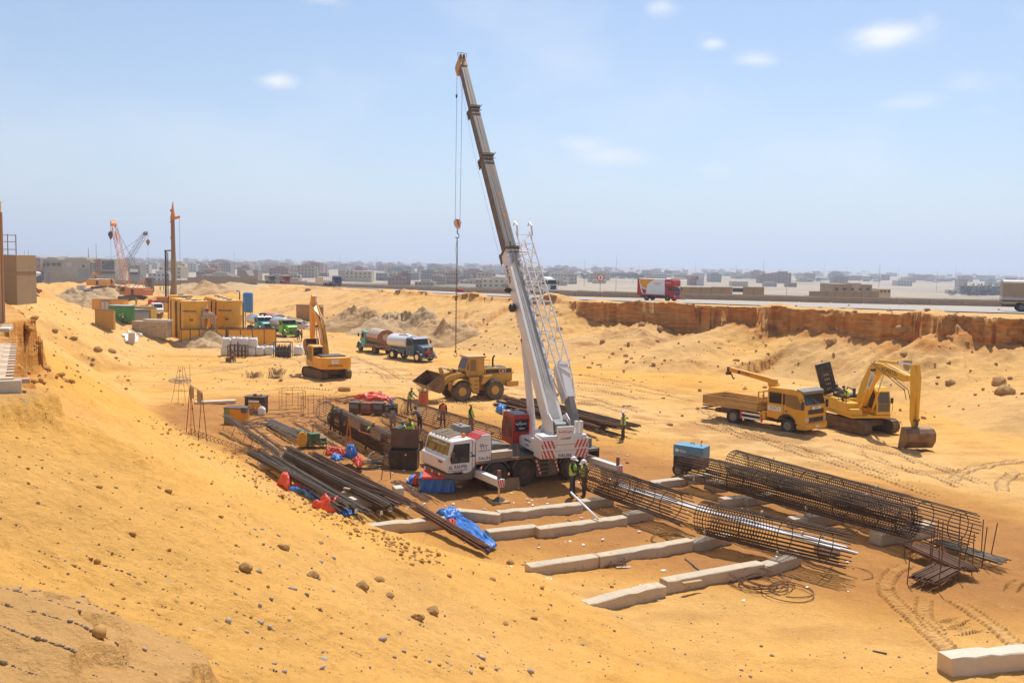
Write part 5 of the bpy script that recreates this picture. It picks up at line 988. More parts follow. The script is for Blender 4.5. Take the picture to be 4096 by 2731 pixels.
chassis(WT,-2.6,3.6,.5,wr=2,rear=2.4,front=.8);cabover(WT,4.9,1.2,1.1,2.85,WHITE,L=1.9);B().prism([(3.1,2.85),(3.3,3.3),(4.3,2.95),(4.3,2.85)],-1.0,1.0).o('roof_fairing',WHITE,WT,.05)
B().box(-5.6,2.8,-1.22,1.22,1.2,1.32).o('bed',DARK,WT)
for k in range(3): B().box(-5.6,2.8,-1.24,-1.2,1.3+k*.2,1.47+k*.2).o('side_board',CANV,WT);B().box(-5.6,2.8,1.2,1.24,1.3+k*.2,1.47+k*.2).o('side_board',CANV,WT)
P_ = AD(*ZL(735,432),280);P_[2] = zr2(P_[1]);h = np.array([.50,-.866]);BF = thing('flatbed_truck','blue cab articulated flatbed lorry on the road left of the cream building','truck',(P_[0]-h[0]*4.5,P_[1]-h[1]*4.5,P_[2]+.1),yawof(*h),ln)
chassis(BF,-1.0,3.6,.5,wr=2,rear=5.0,front=.8);cabover(BF,4.9,1.22,1.1,2.9,BLUE2,L=2.1);B().prism([(2.9,2.9),(3.0,3.4),(4.3,3.35),(4.6,2.9)],-1.1,1.1).o('roof_fairing',BLUE2,BF,.05);B().box(-6.5,2.6,-1.22,1.22,1.25,1.5).o('bed',DARK,BF)
for x in (-5.6,-4.4):
 for s in (1,-1): wheel(BF,x,s*.85,.5,.55,RUBBER,GREY,.55)
for x in (-6.3,-4.5,-2.5,-.5,1.5): B().box(x,x+.08,-1.2,-1.12,1.5,2.1).o('stake',DARK,BF)
for (nx,ny),D,col,lab,load in [(ZK(1415,148),330,GREY,'grey tipper lorry on the road beside the end of the fence',CANV),(ZK(1588,160),335,RED,'red fronted tipper lorry on the road beyond the blue flatbed',PLY)]:
 d = AD(nx,ny,D);h = np.array([.45,-.89]);t = thing('tipper_truck',lab,'truck',(d[0],d[1],min(d[2],zr2(d[1])+.4)),yawof(*h),ln)
 chassis(t,-2.2,2.0,.5,wr=2,rear=2.0,front=.8);cabover(t,3.2,1.2,1.1,2.8,col,L=1.7);B().box(-4.4,1.3,-1.22,1.22,1.2,2.9).o('tipper_body',load,t,.03)
P_ = rdpos(*ZP(2310,648));h = np.array([.93,-.37]);TL = thing('covered_truck','lorry with a beige canvas cover leaving at the edge of the view','truck',(P_[0]+h[0]*1.5,P_[1]+h[1]*1.5,P_[2]),yawof(*h),ln)
chassis(TL,-1.5,5.2,.52,wr=1,rear=2.0,front=.8);cabover(TL,6.4,1.2,1.1,2.9,WHITE,L=1.7)
b = B();nx_ = 9
for i in range(nx_):
 x0,x1 = -3.6+i*.95,-3.6+(i+1)*.95;e = lambda: rnd.uniform(-.05,.05)
b.prism([(-1.25,1.75),(-1.28,3.35),(-1.0,3.55),(0,3.66),(1.0,3.55),(1.28,3.35),(1.25,1.75)],-3.6,4.5,'x');b.o('canvas_cover',CANV,TL,.05)
B().prism([(-1.0,3.56),(0,3.675),(1.0,3.56),(.5,3.64)],-3.5,4.4,'x').o('cover_top',SIGNW,TL);B().box(-3.62,4.5,-1.26,1.26,1.35,1.75).o('side_board',mat('board_grey',(.5,.45,.42),.6),TL,.02);B().box(-3.6,4.5,-1.2,1.2,1.2,1.35).o('bed',BLACK,TL);B().box(-3.66,-3.6,-1.1,1.1,.75,1.0).o('rear_guard',BLACK,TL)
# mixer at the top of the far track, a silver tanker far off
p = GT(*ZM(395,998),hi=420);MX = thing('concrete_mixer','white concrete mixer truck at the top of the sandy track','mixer truck',p,yawof(-.86,-.5))
chassis(MX,-2.4,2.0,.52,wr=2,rear=1.6,front=.8);cabover(MX,3.2,1.2,1.1,2.8,WHITE,L=1.6)
B(Matrix.Rotation(R(9),4,'Y')).lathe([(.45,-3.6),(.6,-3.4),(1.15,-2.0),(1.25,-.8),(.95,.9),(.5,1.3),(1e-4,1.35)],(0,0,2.45),'x',22).o('drum',SIGNW,MX,smooth=True);b = B().box(-4.1,-3.5,-.7,.7,1.0,3.4);b.prism([(-4.3,3.0),(-3.4,3.0),(-3.2,3.7),(-4.5,3.7)],-.5,.5);b.o('hopper',DARK,MX)

# ------------------------------------------------------------------ reinforcement cages
UB = {}
def unit_bar(r,mt,n=5,sag=0.,name='bar'):     # a bar of length 1 along x; scaled in x for each use
 k = (r,mt.name,n,sag)
 if k not in UB:
  m = 1 if not sag else 5;b = B();b.tube([(i/m,sag*math.sin(2.2*i/m+.3),-abs(sag)*1.6*math.sin(math.pi*i/m)) for i in range(m+1)],r,n);me = bpy.data.meshes.new(name);me.from_pydata(b.v,[],b.f);me.materials.append(mt);me.shade_smooth();UB[k] = me
 return UB[k]
def put(me,name,par,M):
 o = bpy.data.objects.new(name,me);COL.objects.link(o);o.parent = par;o.matrix_local = M;return o
def axisM(a,b):
 a = Vector(a);b = Vector(b);d = (b-a).normalized();y = Vector((0,0,1)).cross(d).normalized();z = d.cross(y);m = Matrix.Identity(4)
 for i in range(3): m[i][0] = d[i];m[i][1] = y[i];m[i][2] = z[i];m[i][3] = a[i]
 return m,(b-a).length
RING = {}
def ring_mesh(R_,r,mt,name='ring'):
 k = (R_,r,mt.name)
 if k not in RING:
  b = B();b.tube([(0,R_*math.cos(t),R_*math.sin(t)) for t in [2*math.pi*i/26 for i in range(26)]],r,5,True);me = bpy.data.meshes.new(name);me.from_pydata(b.v,[],b.f);me.materials.append(mt);me.shade_smooth();RING[k] = me
 return RING[k]
def cage(label,a,b,r,n=28,spiral=(0,1),pitch=.115,rings=6,mt=None,spacers=0,br=.022,ext=(0,0),flat=1.0,group='reinforcement cages lying in the yard',wr=.016):
 mt = mt or REBAR;M,L = axisM(a,b);t = bpy.data.objects.new('rebar_cage',None);COL.objects.link(t);t.matrix_world = M;tag(t,label,'rebar cage',group)
 for i in range(n):
  q = 2*math.pi*(i+.3)/n;e0 = -ext[0]*rnd.uniform(.3,1);e1 = L+ext[1]*rnd.uniform(.3,1);j = rnd.uniform(-.012,.012)
  put(unit_bar(br,mt),'bar',t,Matrix.Translation((e0,(r+j)*math.cos(q),flat*(r+j)*math.sin(q))) @ Matrix.Rotation(rnd.uniform(-.003,.003),4,'Z') @ Matrix.Diagonal((e1-e0,1,1,1)))
 for i in range(rings):
  x = L*(i+.25)/(rings-.5);put(ring_mesh(round(r-.02,3),.018,mt),'ring',t,Matrix.Translation((x,0,0)) @ Matrix.Diagonal((1,1,flat,1)))
 if spiral:
  k = int(L*(spiral[1]-spiral[0])/pitch);m = 18;pts = []
  for i in range(k*m+1):
   q = 2*math.pi*i/m;x = L*spiral[0]+pitch*i/m;rr_ = r+.024+.006*math.sin(i*.37);pts.append((x,rr_*math.cos(q),flat*rr_*math.sin(q)))
  b_ = B();b_.tube(pts,wr,4);b_.o('spiral_tie',mt,t)
 for i in range(spacers):
  q = rnd.uniform(.3,2.6) if i % 3 else rnd.uniform(3.6,4.4);x = L*(i+.5)/spacers*.9
  put(_sp(),'spacer',t,Matrix.Translation((x,r*1.05*math.cos(q),r*1.05*math.sin(q))) @ Matrix.Rotation(q,4,'X'))
 return t
def _sp():
 if 'sp' not in UB: b = B();b.lathe([(.075,-.03),(.085,0),(.075,.03)],ax='x',n=12);me = bpy.data.meshes.new('spacer');me.from_pydata(b.v,[],b.f);me.materials.append(CONCP);UB['sp'] = me
 return UB['sp']
def at(p,dz): q = G(*p,dz);return (q[0],q[1],q[2])
cage('long dark rebar cage furthest from the camera at the right of the yard',at((2938,1850),1.03),at((3868,2112),1.03),.60,26,(0,.80),rings=9,spacers=6,ext=(.02,.2))
cage('long dense rebar cage with bare bars sticking out beside the blue generator',at((2742,1862),1.03),at((3651,2090),1.03),.60,30,(.17,1),rings=9,spacers=5,ext=(.15,.03))
cage('short rebar cage whose front end stands beside the two men in white helmets',at((2362,1908),1.02),at((2712,2026),1.02),.60,26,(0,.52),rings=4,spacers=3,ext=(.02,.5))
cage('short rebar cage lying nearest the camera with white pipes through it',at((2808,2068),1.02),at((3345,2190),1.02),.60,26,(0,.52),rings=4,spacers=5,ext=(.03,.5))
cage('dense dark rebar cage with bare bars where two workers lean on it',at((1290,1640),.80),at((1590,1795),.75),.62,26,(.24,.97),.10,rings=6,ext=(.1,.3),br=.02,wr=.017)
cage('open brown rebar cage with wide hoops behind the white crane cab',at((1585,1622),.80),at((2040,1768),.70),.60,28,None,rings=10,mt=REBARR,ext=(.1,.6),br=.018)
cage('small half built rebar cage lying between the two workshop cages',at((1545,1672),.5),at((1795,1800),.5),.45,22,(.4,.9),.3,rings=6,mt=REBARR,ext=(.2,.6),br=.018,flat=.8)
# white pipes through the two near cages, one leaning on the beams
a0 = at((2430,1925),.86);a1 = at((3330,2175),.84);M0,L0 = axisM(a0,a1);gl = 'white pipes in the near cages'
for i,(oy,oz,e0,e1,lab) in enumerate([(.10,.0,0,.9,'white pipe sticking furthest out of the near cage'),(-.05,.02,.8,.3,'white pipe inside the near cages, beside the furthest sticking one'),(.22,.06,.5,.4,'white pipe lying on the far edge of the pipe row in the cages'),(-.2,.06,1.2,.1,'white pipe lying on the near edge of the pipe row in the cages'),(.03,.12,1.6,-.3,'white pipe lying on top of the other pipes in the cages')]):
 o = put(unit_bar(.045,PVC,10,name='pipe'),'pipe',None,M0 @ Matrix.Translation((e0,oy,oz-.12)) @ Matrix.Diagonal((L0-e0+e1,1,1,1)));tag(o,lab,'pipe',gl)
p,q = G(*ZA(1940,1372),.4),G(*ZA(1650,1092),0);d = AD(*ZA(1656,1093),q[1]-4.2)
M1,L1 = axisM(tuple(p),tuple(d));tag(put(unit_bar(.045,PVC,10,name='pipe'),'pipe',None,M1 @ Matrix.Diagonal((L1,1,1,1))),'white pipe leaning across the concrete beams in front of the two men','pipe')

# ------------------------------------------------------------------ concrete beams on the yard floor
def rough_beam(name,label,p,q,w=.46,h=.40,cat='concrete beam',mt=None,rough=.02,group='concrete beams laid in rows',chips=True,seed=0):
 p = np.array(p[:2]);q = np.array(q[:2]);d = q-p;L = np.linalg.norm(d);d = d/L;n = np.array([-d[1],d[0]]);
 if n[1] < 0: n = -n
 c = (p+q)/2+n*w/2;g = random.Random(seed+int(L*100));m = max(5,int(L/.35));pr = [(-.5,0),(-.5,.93),(-.44,1),(.44,1),(.5,.93),(.5,0)];vs = [];fs = []
 for i in range(m+1):
  x = -L/2+L*i/m+(g.uniform(-.05,.05) if 0 < i < m else 0);dz = g.uniform(-rough,rough)*(.35 if rough < .03 else .8);sc = 1-.05*(i in (0,m))
  ch = g.random() < .12 and chips
  for j,(a,z) in enumerate(pr):
   jx = g.uniform(-rough,rough);vs.append((x+jx*(.5 if 0 < i < m else .8),a*w*sc+g.uniform(-rough,rough)*.7+(.06 if ch and j in (1,2) else 0),z*h+(dz if z else 0)-(.05 if ch and j in (2,1) else 0)))
 k = len(pr)
 for i in range(m): fs += [(i*k+j,(i+1)*k+j,(i+1)*k+(j+1) % k,i*k+(j+1) % k) for j in range(k)]
 fs += [tuple(range(k)),tuple(range(m*k,m*k+k))[::-1]]
 b = B();b.v = vs;b.f = fs;o = b.o(name,mt or CONC,None,.014);o.location = (c[0],c[1],H(*c)-.03);yw = yawof(*d);o.rotation_euler = (g.uniform(-.02,.02),0,yw);tag(o,label,cat,group);return o
g_ = lambda z,x,y: G(*z(x,y))
bl = [(ZG,(740,780),(1640,700),'weathered concrete beam under the brown rebar bundle, its end buried in sand',1),(ZA,(430,1352),(900,1402),'concrete beam with two iron loops touching the blue tarpaulin',2),(ZA,(905,1382),(1362,1342),'cracked concrete beam right of the one with two iron loops',3),(ZA,(1366,1344),(1788,1300),'concrete beam in front of the two men in white helmets',4),(ZA,(1794,1282),(2110,1232),'concrete beam under the front end of the short cage beside the two men',5),
 (ZE,(745,492),(1050,458),'concrete beam with orange cables in front of the blue generator',6),(ZE,(1060,458),(1288,436),'concrete beam with a black cloth beside the generator wheel',7),
 (ZA,(800,1586),(1312,1530),'concrete beam right of the big blue tarpaulin',8),(ZA,(1330,1560),(2248,1440),'long concrete beam under the leaning white pipe',9),(ZE,(502,812),(748,776),'concrete beam under the middle of the short cage by the two men',10),(ZE,(1400,660),(1622,640),'concrete beam behind the gap between the two near cages',11),(ZE,(1628,656),(1880,612),'concrete beam half under the long dense cage, behind the near cages',12),
 (ZE,(-420,1310),(225,1218),'concrete beam running into the sand, third row from the crane',13),(ZE,(240,1222),(1118,1070),'long concrete beam with a coil of wire on top, third row from the crane',14),(ZE,(1126,1070),(1480,1002),'concrete beam under the front of the near cage with pipes',15),(ZE,(2050,842),(2195,832),'short concrete beam seen past the right end of the near cage',16),(ZF,(95,906),(480,905),'concrete beam under the middle of the long dense cage',17),
 (ZE,(120,1690),(862,1510),'rough broken concrete beam buried in the sand in the nearest row',18),(ZE,(872,1482),(1788,1312),'long pale concrete beam with a plank on top in the nearest row',19),(ZE,(1796,1312),(2110,1214),'concrete beam behind the wire coil in the nearest row',20),(ZF,(250,1262),(436,1226),'concrete beam end under the right end of the near cage',21),(ZF,(-80,1345),(30,1340),'concrete beam stub under the near cage with pipes',22)]
for z,a,c,lab,k in bl: rough_beam('concrete_beam',lab,g_(z,*a),g_(z,*c),seed=k,rough=.035 if k in (1,18,3) else .016)
rough_beam('concrete_beam','big concrete beam carrying the right ends of the two long cages',g_(ZF,862,1128),g_(ZF,1432,1012),.6,.5,seed=31)
rough_beam('concrete_beam','concrete block end under the left half of the long dense cage',g_(ZE,1310,516),g_(ZE,1440,505),.9,.42,seed=32)
rough_beam('concrete_beam','eroded pale stone beam at the bottom right corner',g_(ZQ,1290,1512),g_(ZQ,2500,1390),.55,.5,mt=CONCP,rough=.05,seed=33)
rough_beam('concrete_slab','pale concrete slab lying alone left of the black cabinet',g_(ZB,385,345),g_(ZB,865,326),.7,.22,cat='concrete slab',mt=CONCP,group='',seed=34)
for z,a,c,lab in [(ZB,(1135,1130),(1300,1120),'concrete block under the far end of the near left bar bundle'),(ZB,(1420,1085),(1530,1075),'concrete block under the far ends of the grey bar bundles'),(ZG,(905,560),(1060,540),'concrete block under the near ends of the grey bar bundles'),(ZG,(1235,470),(1305,465),'concrete block beside the near end of the rusty bundle'),(ZG,(805,500),(878,505),'concrete block lying between two bar bundles'),(ZA,(975,285),(1030,282),'pale concrete block beside the folded blue sheet behind the crane')]:
 rough_beam('concrete_block',lab,g_(z,*a),g_(z,*c),.6,.42,cat='concrete block',mt=CONCP,group='concrete blocks under the steel',seed=len(lab))

# ------------------------------------------------------------------ bundles of bars
def bundle(label,p,q,n,w,h,z0,z1,mt,r=.02,sag=.004,spread=0.,group='bundles of steel bars',name='bar_bundle',curl=0):
 a = G(*p,z0);b = G(*q,z1);M,L = axisM(tuple(a),tuple(b));t = bpy.data.objects.new(name,None);COL.objects.link(t);t.matrix_world = M;tag(t,label,'steel bars',group)
 for i in range(n):
  ang = rnd.uniform(0,6.28);rr_ = math.sqrt(rnd.random());y = rr_*math.cos(ang)*w/2;z = abs(rr_*math.sin(ang))*h if not spread else rnd.uniform(0,h)
  if spread: y = (i/(n-1)-.5)*w
  y2 = y*(1+spread*2.2)+rnd.uniform(-.05,.05);e = rnd.uniform(-.35,.35)
  put(unit_bar(r,mt,5,sag*rnd.choice((-1,1,.5,1.5))),'bar',t,Matrix.Translation((e,y,z)) @ Matrix.Rotation(math.atan2(y2-y,L),4,'Z') @ Matrix.Diagonal((L+rnd.uniform(-.25,.25),rnd.choice((-1,1)),1,1)))
 if not spread:
  b_ = B()
  for x in (.12,.45,.75): b_.tube([(L*x,(w/2+.03)*math.cos(t_),(h+.03)*.5+(h/2+.03)*math.sin(t_)) for t_ in [i*.6283 for i in range(10)]],.010,4,True)
  b_.o('binding_wire',REBARR,t)
 return t
B12 = [(ZG,(95,130),(855,545),26,.35,.16,.42,.4,REBARG,'near left bundle of grey bars lying above the red and blue tarpaulin'),(ZG,(200,130),(800,560),14,.3,.12,.46,.35,REBARG,'thin bundle of grey bars lying along the near left bundle'),
 (ZG,(290,160),(1005,588),18,.40,.10,.42,.3,REBARG,'flat spread bundle of grey bars ending in the lowest white tag'),(ZG,(372,148),(1165,562),30,.24,.20,.5,.45,REBARG,'tight shiny grey bar bundle with a timber block on top'),
 (ZG,(398,118),(1108,455),24,.3,.22,.55,.55,REBAR,'dark bar bundle lying on top of the pile with its end raised'),(ZG,(420,98),(1200,545),24,.34,.16,.5,.45,REBAR,'dark bar bundle in the middle of the left pile'),
 (ZG,(520,170),(1268,530),22,.34,.12,.45,.42,REBARR,'brown bar bundle ending in two white tags'),(ZG,(590,140),(1350,530),26,.34,.16,.4,.4,REBARR,'rusty bar bundle at the crane side of the left pile'),
 (ZG,(1402,565),(1935,885),34,.24,.2,.45,.12,REBARR,'rust brown bar bundle lying over a concrete beam beside the blue tarpaulin'),(ZG,(1250,350),(1505,490),9,.5,.03,.05,.05,REBARR,'few thin rusty bars on the ground left of the blue and red box')]
for z,a,c,n,w,h,z0,z1,mt,lab in B12: bundle(lab,z(*a),z(*c),int(n*1.35),w*1.2,h*1.5,z0,z1,mt)
bundle('bundle of pale bars sagging across wire trestles from the orange machine',ZB(735,480),ZB(1365,925),16,.34,.10,1.0,.45,REBARG,sag=.012)
bundle('loose dark bars crossing the trestles behind the pale bars',ZB(1010,590),ZB(1470,930),8,.2,.08,.6,.35,REBAR,sag=.01)
bundle('fan of grey bars running towards the green cutting machine',ZB(1245,525),ZB(1800,790),22,.5,.04,.35,.35,REBARG,sag=.008,spread=.35)
bundle('narrow grey plank like bars beside the fan of bars',ZB(1230,580),ZB(1560,760),7,.16,.04,.3,.3,REBARG,sag=.004)
for a,c,lab in [((1520,562),(2175,930),'two long rusty bars on low stands left of the walking workers'),((1560,565),(2225,930),'pair of rusty bars on low stands next to the two long rusty bars'),((1738,535),(2345,850),'pair of rusty bars on low stands at the feet of the workers')]:
 bundle(lab,ZB(*a),ZB(*c),3,.12,.02,.28,.28,REBARR,r=.02)
PILE = [((868,190),(2000,440),26,.0,'dark bars'),((885,158),(2135,432),26,.25,'rusty bars'),((950,130),(2250,432),28,.35,'rusty bars'),((985,118),(2190,420),24,.5,'rusty bars'),((1150,130),(2320,412),28,.3,'dark bars'),((1250,130),(2330,405),22,.1,'dark bars'),((1000,150),(1930,420),24,.45,'rusty bars'),((1560,330),(2150,515),14,-.02,'dark bars')]
WH = ['behind the crane, beside the folded blue sheet','behind the crane, its left end nearest the loader','in the middle of the pile behind the crane','on top of the pile behind the crane','at the far side of the pile behind the crane','at the back of the pile, reaching the standing man','on top of the pile, shorter than the rest','flat on the ground in front of the pile']
for (a,c,n,z,k),w in zip(PILE,WH): bundle('bundle of %s %s' % (k,w),ZA(*a),ZA(*c),n,.34,.2,z+.12,z+.08,REBARR if k[0] == 'r' else REBAR)
for k,(x,y) in enumerate([(930,575),(1128,588),(1200,563),(1265,518),(1200,520)]):
 p = G(*ZG(x,y),.33);o = B().box(-.06,.06,-.004,.004,-.09,.09).o('paper_tag',SIGNW,None);o.location = p;o.rotation_euler = (0,.1,.5+k*.1);tag(o,'white paper tag hanging at the end of the %s bar bundle' % ['flat spread grey','tight shiny grey','dark middle','brown','raised dark'][k],'tag','white tags on the bundles')

# ------------------------------------------------------------------ trestles, frames, coils
def lines(name,label,cat,segs,r,mt,origin,group=None,part='bar',stuff=False,yaw=0):
 t = thing(name,label,cat,origin,yaw,group)
 for a,c in segs:
  M,L = axisM(a,c) if abs(Vector(c)[2]-Vector(a)[2]) < .98*(Vector(c)-Vector(a)).length else (Matrix.Translation(a) @ Matrix.Rotation(-math.pi/2 if c[2] > a[2] else math.pi/2,4,'Y'),(Vector(c)-Vector(a)).length)
  put(unit_bar(r,mt,5,name=part),part,t,M @ Matrix.Diagonal((L,1,1,1)))
 return t
def seg_lattice(L,h,n):
 s = [((0,-.12,0),(L,-.12,0)),((0,.12,0),(L,.12,0)),((0,0,h),(L,0,h))]
 for i in range(n): x0,x1,xm = L*i/n,L*(i+1)/n,L*(i+.5)/n;s += [((x0,-.12,0),(xm,0,h)),((xm,0,h),(x1,.12,0)),((x0,.12,0),(xm,0,h)),((xm,0,h),(x1,-.12,0))]
 return s
p,q = G(*ZB(320,690)),G(*ZB(990,925));lines('lattice_girder','long rusty zigzag lattice girder at the foot of the yellow slope','girder',seg_lattice(np.linalg.norm(q-p),.3,14),.012,RUST,on(*p[:2]),yaw=yawof(*(q-p)[:2]))
for k,((x0,y0),(x1,y1),lab) in enumerate([((765,640),(1000,800),'rusty wire trestle nearest the orange and green machine'),((865,725),(1080,855),'rusty wire trestle in the middle under the pale bars'),((1165,790),(1400,940),'rusty wire trestle at the near end of the pale bars')]):
 p,q = G(*ZB(x0,y0)),G(*ZB(x1,y1));d = q-p;hgt = .9-.2*k;s = []
 for f in (0,1): v = d*f;s += [((v[0]-.2,v[1]-.3,0),(v[0],v[1],hgt)),((v[0]+.2,v[1]+.3,0),(v[0],v[1],hgt)),((v[0]-.35,v[1]+.1,hgt),(v[0]+.35,v[1]-.1,hgt))]
 s += [((0,0,hgt),(d[0],d[1],hgt)),((0,0,.2),(d[0],d[1],hgt)),((0,0,hgt),(d[0],d[1],.2))]
 lines('wire_trestle',lab,'trestle',s,.016,RUST,on(*p[:2]),'wire trestles')
for k,(a,c) in enumerate([((1640,610),(1960,580)),((1800,690),(1990,668)),((1960,785),(2165,765)),((1870,925),(2300,870)),((1400,720),(1540,745))]):
 p,q = G(*ZB(*a)),G(*ZB(*c));d = q-p;s = [((0,0,.25),(d[0],d[1],.25))]
 for f in (.1,.9): v = d*f;s += [((v[0]-.12,v[1]-.1,0),(v[0],v[1],.25)),((v[0]+.12,v[1]+.1,0),(v[0],v[1],.25))]
 lines('low_stand',['low bar stand furthest from the cutting machine','low bar stand by the feet of the dark dressed worker','low bar stand in the middle of the rusty bar pairs','longest low bar stand, nearest the black tool chest','low bar stand left of the green cutting machine'][k],'bar stand',s,.018,RUST,on(*p[:2]),'low stands under the bars')
# cone frames and hanging boards
def cone(px,hgt,r,label,coil=False):
 p = G(*px);s = [((r*math.cos(a),r*math.sin(a),0),(r*.25*math.cos(a),r*.25*math.sin(a),hgt)) for a in (0,1.57,3.14,4.71)]+[((.8*r,-.3,.9),(-.8*r,.2,.9))]
 t = lines('bar_cone',label,'bar frame',s,.014,RUST,on(*p[:2]))
 return p
p = cone(ZB(225,345),2.7,.75,'tall rusty cone of thin bars holding loops of grey wire')
t = thing('wire_coil','grey wire coil hanging on the tall rusty bar cone','wire coil',(p[0],p[1],H(p[0],p[1])+1.7))
for k in range(5): b = B();b.tube([(rnd.uniform(.72,.8)*math.cos(a)-.1,.78*math.sin(a),.05*k-.12+.06*math.sin(a*2+k)) for a in [i*.314 for i in range(20)]],.018,4,True);b.o('loop',STEEL,t)
p = G(*ZB(325,330));lines('bar_pole','single tall thin bar standing right of the rusty cone','pole',[((0,0,0),(-.1,0,2.9))],.014,RUST,on(*p[:2]))
def board_frame(label,pa,pb,hgt,boards,nx_=''):
 a,c = G(*pa),G(*pb);d = (c-a);t = thing('board_frame',label,'board frame',on(*a[:2]),yawof(d[0],d[1]));L = math.hypot(d[0],d[1])
 for x in (0,L):
  b = B();b.bar((x,-.25,0),(x,0,hgt),.022,6);b.bar((x,.25,0),(x,0,hgt),.022,6);b.bar((x,.12,.5),(x,-.12,.5),.015);b.o('leg',RUST if x else ORANGE if nx_ else RUST,t)
 B().bar((0,0,hgt),(L,0,hgt),.022,6).o('top_bar',RUST,t)
 for x0,x1,z0,z1 in boards: B().box(x0*L,x1*L,-.03,.0,hgt-z1,hgt-z0).o('board',mat('board_grey2',(.16,.15,.13),.6,dust=.4),t,.005)
 b = B();b.tube([(0,.02,0),(.03,.03,hgt*.5),(0,0,hgt-.2),(L*.3,0,hgt-.5),(L*.7,0,hgt-.35),(L*.8,0,hgt)],.02,5);b.o('orange_cable',ORCAB,t);return t
board_frame('tall thin frame with two small grey boards at the foot of the slope',ZB(330,690),ZB(470,800),2.9,[(.05,.33,.05,.7),(.62,.95,.05,.7)])
board_frame('red and rusty frame with two grey boards left of the black tool chest',ZC(610,1060),ZC(1080,1320),2.3,[(.03,.33,.05,.45),(.62,.86,.05,.45)],'o')
def ring_cage(px,r,h,n,label):
 p = G(*px);t = thing('bar_basket',label,'bar basket',on(*p[:2]))
 for i in range(n): a = 6.283*i/n;put(unit_bar(.014,RUST),'bar',t,Matrix.Translation((r*math.cos(a),r*math.sin(a),0)) @ Matrix.Rotation(-math.pi/2,4,'Y') @ Matrix.Diagonal((h+.15,1,1,1)))
 for z in (.05,h): put(ring_mesh(r,.018,RUST),'ring',t,Matrix.Translation((0,0,z)) @ Matrix.Rotation(math.pi/2,4,'Y'))
ring_cage(ZB(1525,382),.95,1.15,7,'upright rusty hoop basket standing furthest from the crane');ring_cage(ZB(1775,485),.85,1.25,7,'upright rusty hoop basket beside the dense cage with bare bars')
def coil(label,px,r,n,mt=None,lift=.06,jit=.1,name='wire_coil',rw=.016):
 p = G(*px);t = thing(name,label,'wire coil',on(*p[:2]))
 for k in range(n):
  a0 = rnd.uniform(0,6);rr_ = r*rnd.uniform(.85,1.05);ox,oy = rnd.uniform(-jit,jit),rnd.uniform(-jit,jit);b = B()
  b.tube([(ox+rr_*math.cos(a),oy+rr_*math.sin(a),.03+lift*(k/max(n,1)+.3*math.sin(a*2+a0))) for a in [a0+i*.2618 for i in range(24+(k % 3)*3)]],rw,4);b.o('loop',mt or RUST,t)
coil('rusty coil of thick wire lying nearest the camera beside the beams',ZE(1740,1390),.85,9,lift=.3,jit=.25)
coil('single rusty hoop lying right of the rusty coil',ZE(2010,1470),.8,2,jit=.2)
coil('single wire hoop on the sand right of the near cage',ZF(525,1420),.72,1)
coil('thin wire hoops on the ground between the third row beams',ZE(900,970),.75,2,jit=.06)
coil('pile of dark wire hoops behind the orange and green machine',ZB(930,470),.9,9,lift=.35,jit=.3);coil('heap of grey wire loops under the pale sagging bars',ZB(1150,600),.9,9,REBARG,.3,.5)
coil('two wire hoops lying right of the white jerrycan',ZB(1280,485),.9,2,jit=.2);coil('wire hoop lying left of the hoop basket',ZB(1490,470),.85,2,jit=.1);coil('wire hoop beside the bare end of the dense cage',ZB(1640,528),.9,1)
coil('black hose coil lying in front of the black tool chest',ZC(900,1160),.8,4,HOSE,.1,.2,'hose_coil',.03);coil('loop of thick hose standing left of the black tool chest',ZC(1000,1090),.6,2,STEEL,.5,.05,'hose_coil',.03)
coil('pile of rusty hoops and bars behind the dense cage',ZC(520,355),1.0,8,lift=.4,jit=.5);coil('rusty hoops scattered in front of the red sheet',ZC(800,350),1.2,8,lift=.35,jit=.6)
coil('small rusty wire heap on the long beam of the third row',(ZE(370,1100)[0],ZE(370,1100)[1]+40),.35,4,lift=.2,jit=.1)
t = thing('wire_heap','tangled heap of rusty tie wire at the near end of the pale bars','wire heap',on(*G(*ZB(1080,925))[:2]))
b = B()
for k in range(60): x,y = rnd.gauss(0,.6),rnd.gauss(0,.35);b.tube([(x+rnd.uniform(-.3,.3),y+rnd.uniform(-.3,.3),rnd.uniform(0,.25)) for _ in range(5)],.009,3)
o = b.o('tie_wire',RUSTL,t);o['kind'] = 'stuff'

# ------------------------------------------------------------------ machines and boxes of the steel yard
def boxthing(name,label,cat,p,yaw,sx,sy,sz,mt,bev=.02): t = thing(name,label,cat,on(*p[:2]),yaw);B().box(-sx/2,sx/2,-sy/2,sy/2,0,sz).o('body',mt,t,bev);return t
t = boxthing('bar_bender','black bar bending cabinet with an orange front and a white plate','machine',G(*ZB(1080,448))+np.array([0,.5,0]),-.08,1.35,.9,1.12,BLACK)
B().box(-.42,.5,-.475,-.45,.12,.72).o('front_panel',HYY,t,.01);B().box(-.4,.35,-.475,-.45,.76,.92).o('name_plate',SIGNW,t);B().box(-.75,.75,-.5,.5,1.12,1.17).o('top_plate',DARK,t,.01);b = B();b.bar((-.1,0,1.17),(-.1,0,1.3),.12,10);b.box(-.3,.3,-.06,.06,1.17,1.22);b.bar((.3,.1,1.17),(.3,.1,1.27),.06,8);b.o('bending_pin',DARK,t)
for x in (-.2,.1): B().box(x-.05,x+.05,-.485,-.474,.35,.45).o('switch',SIGNW,t)
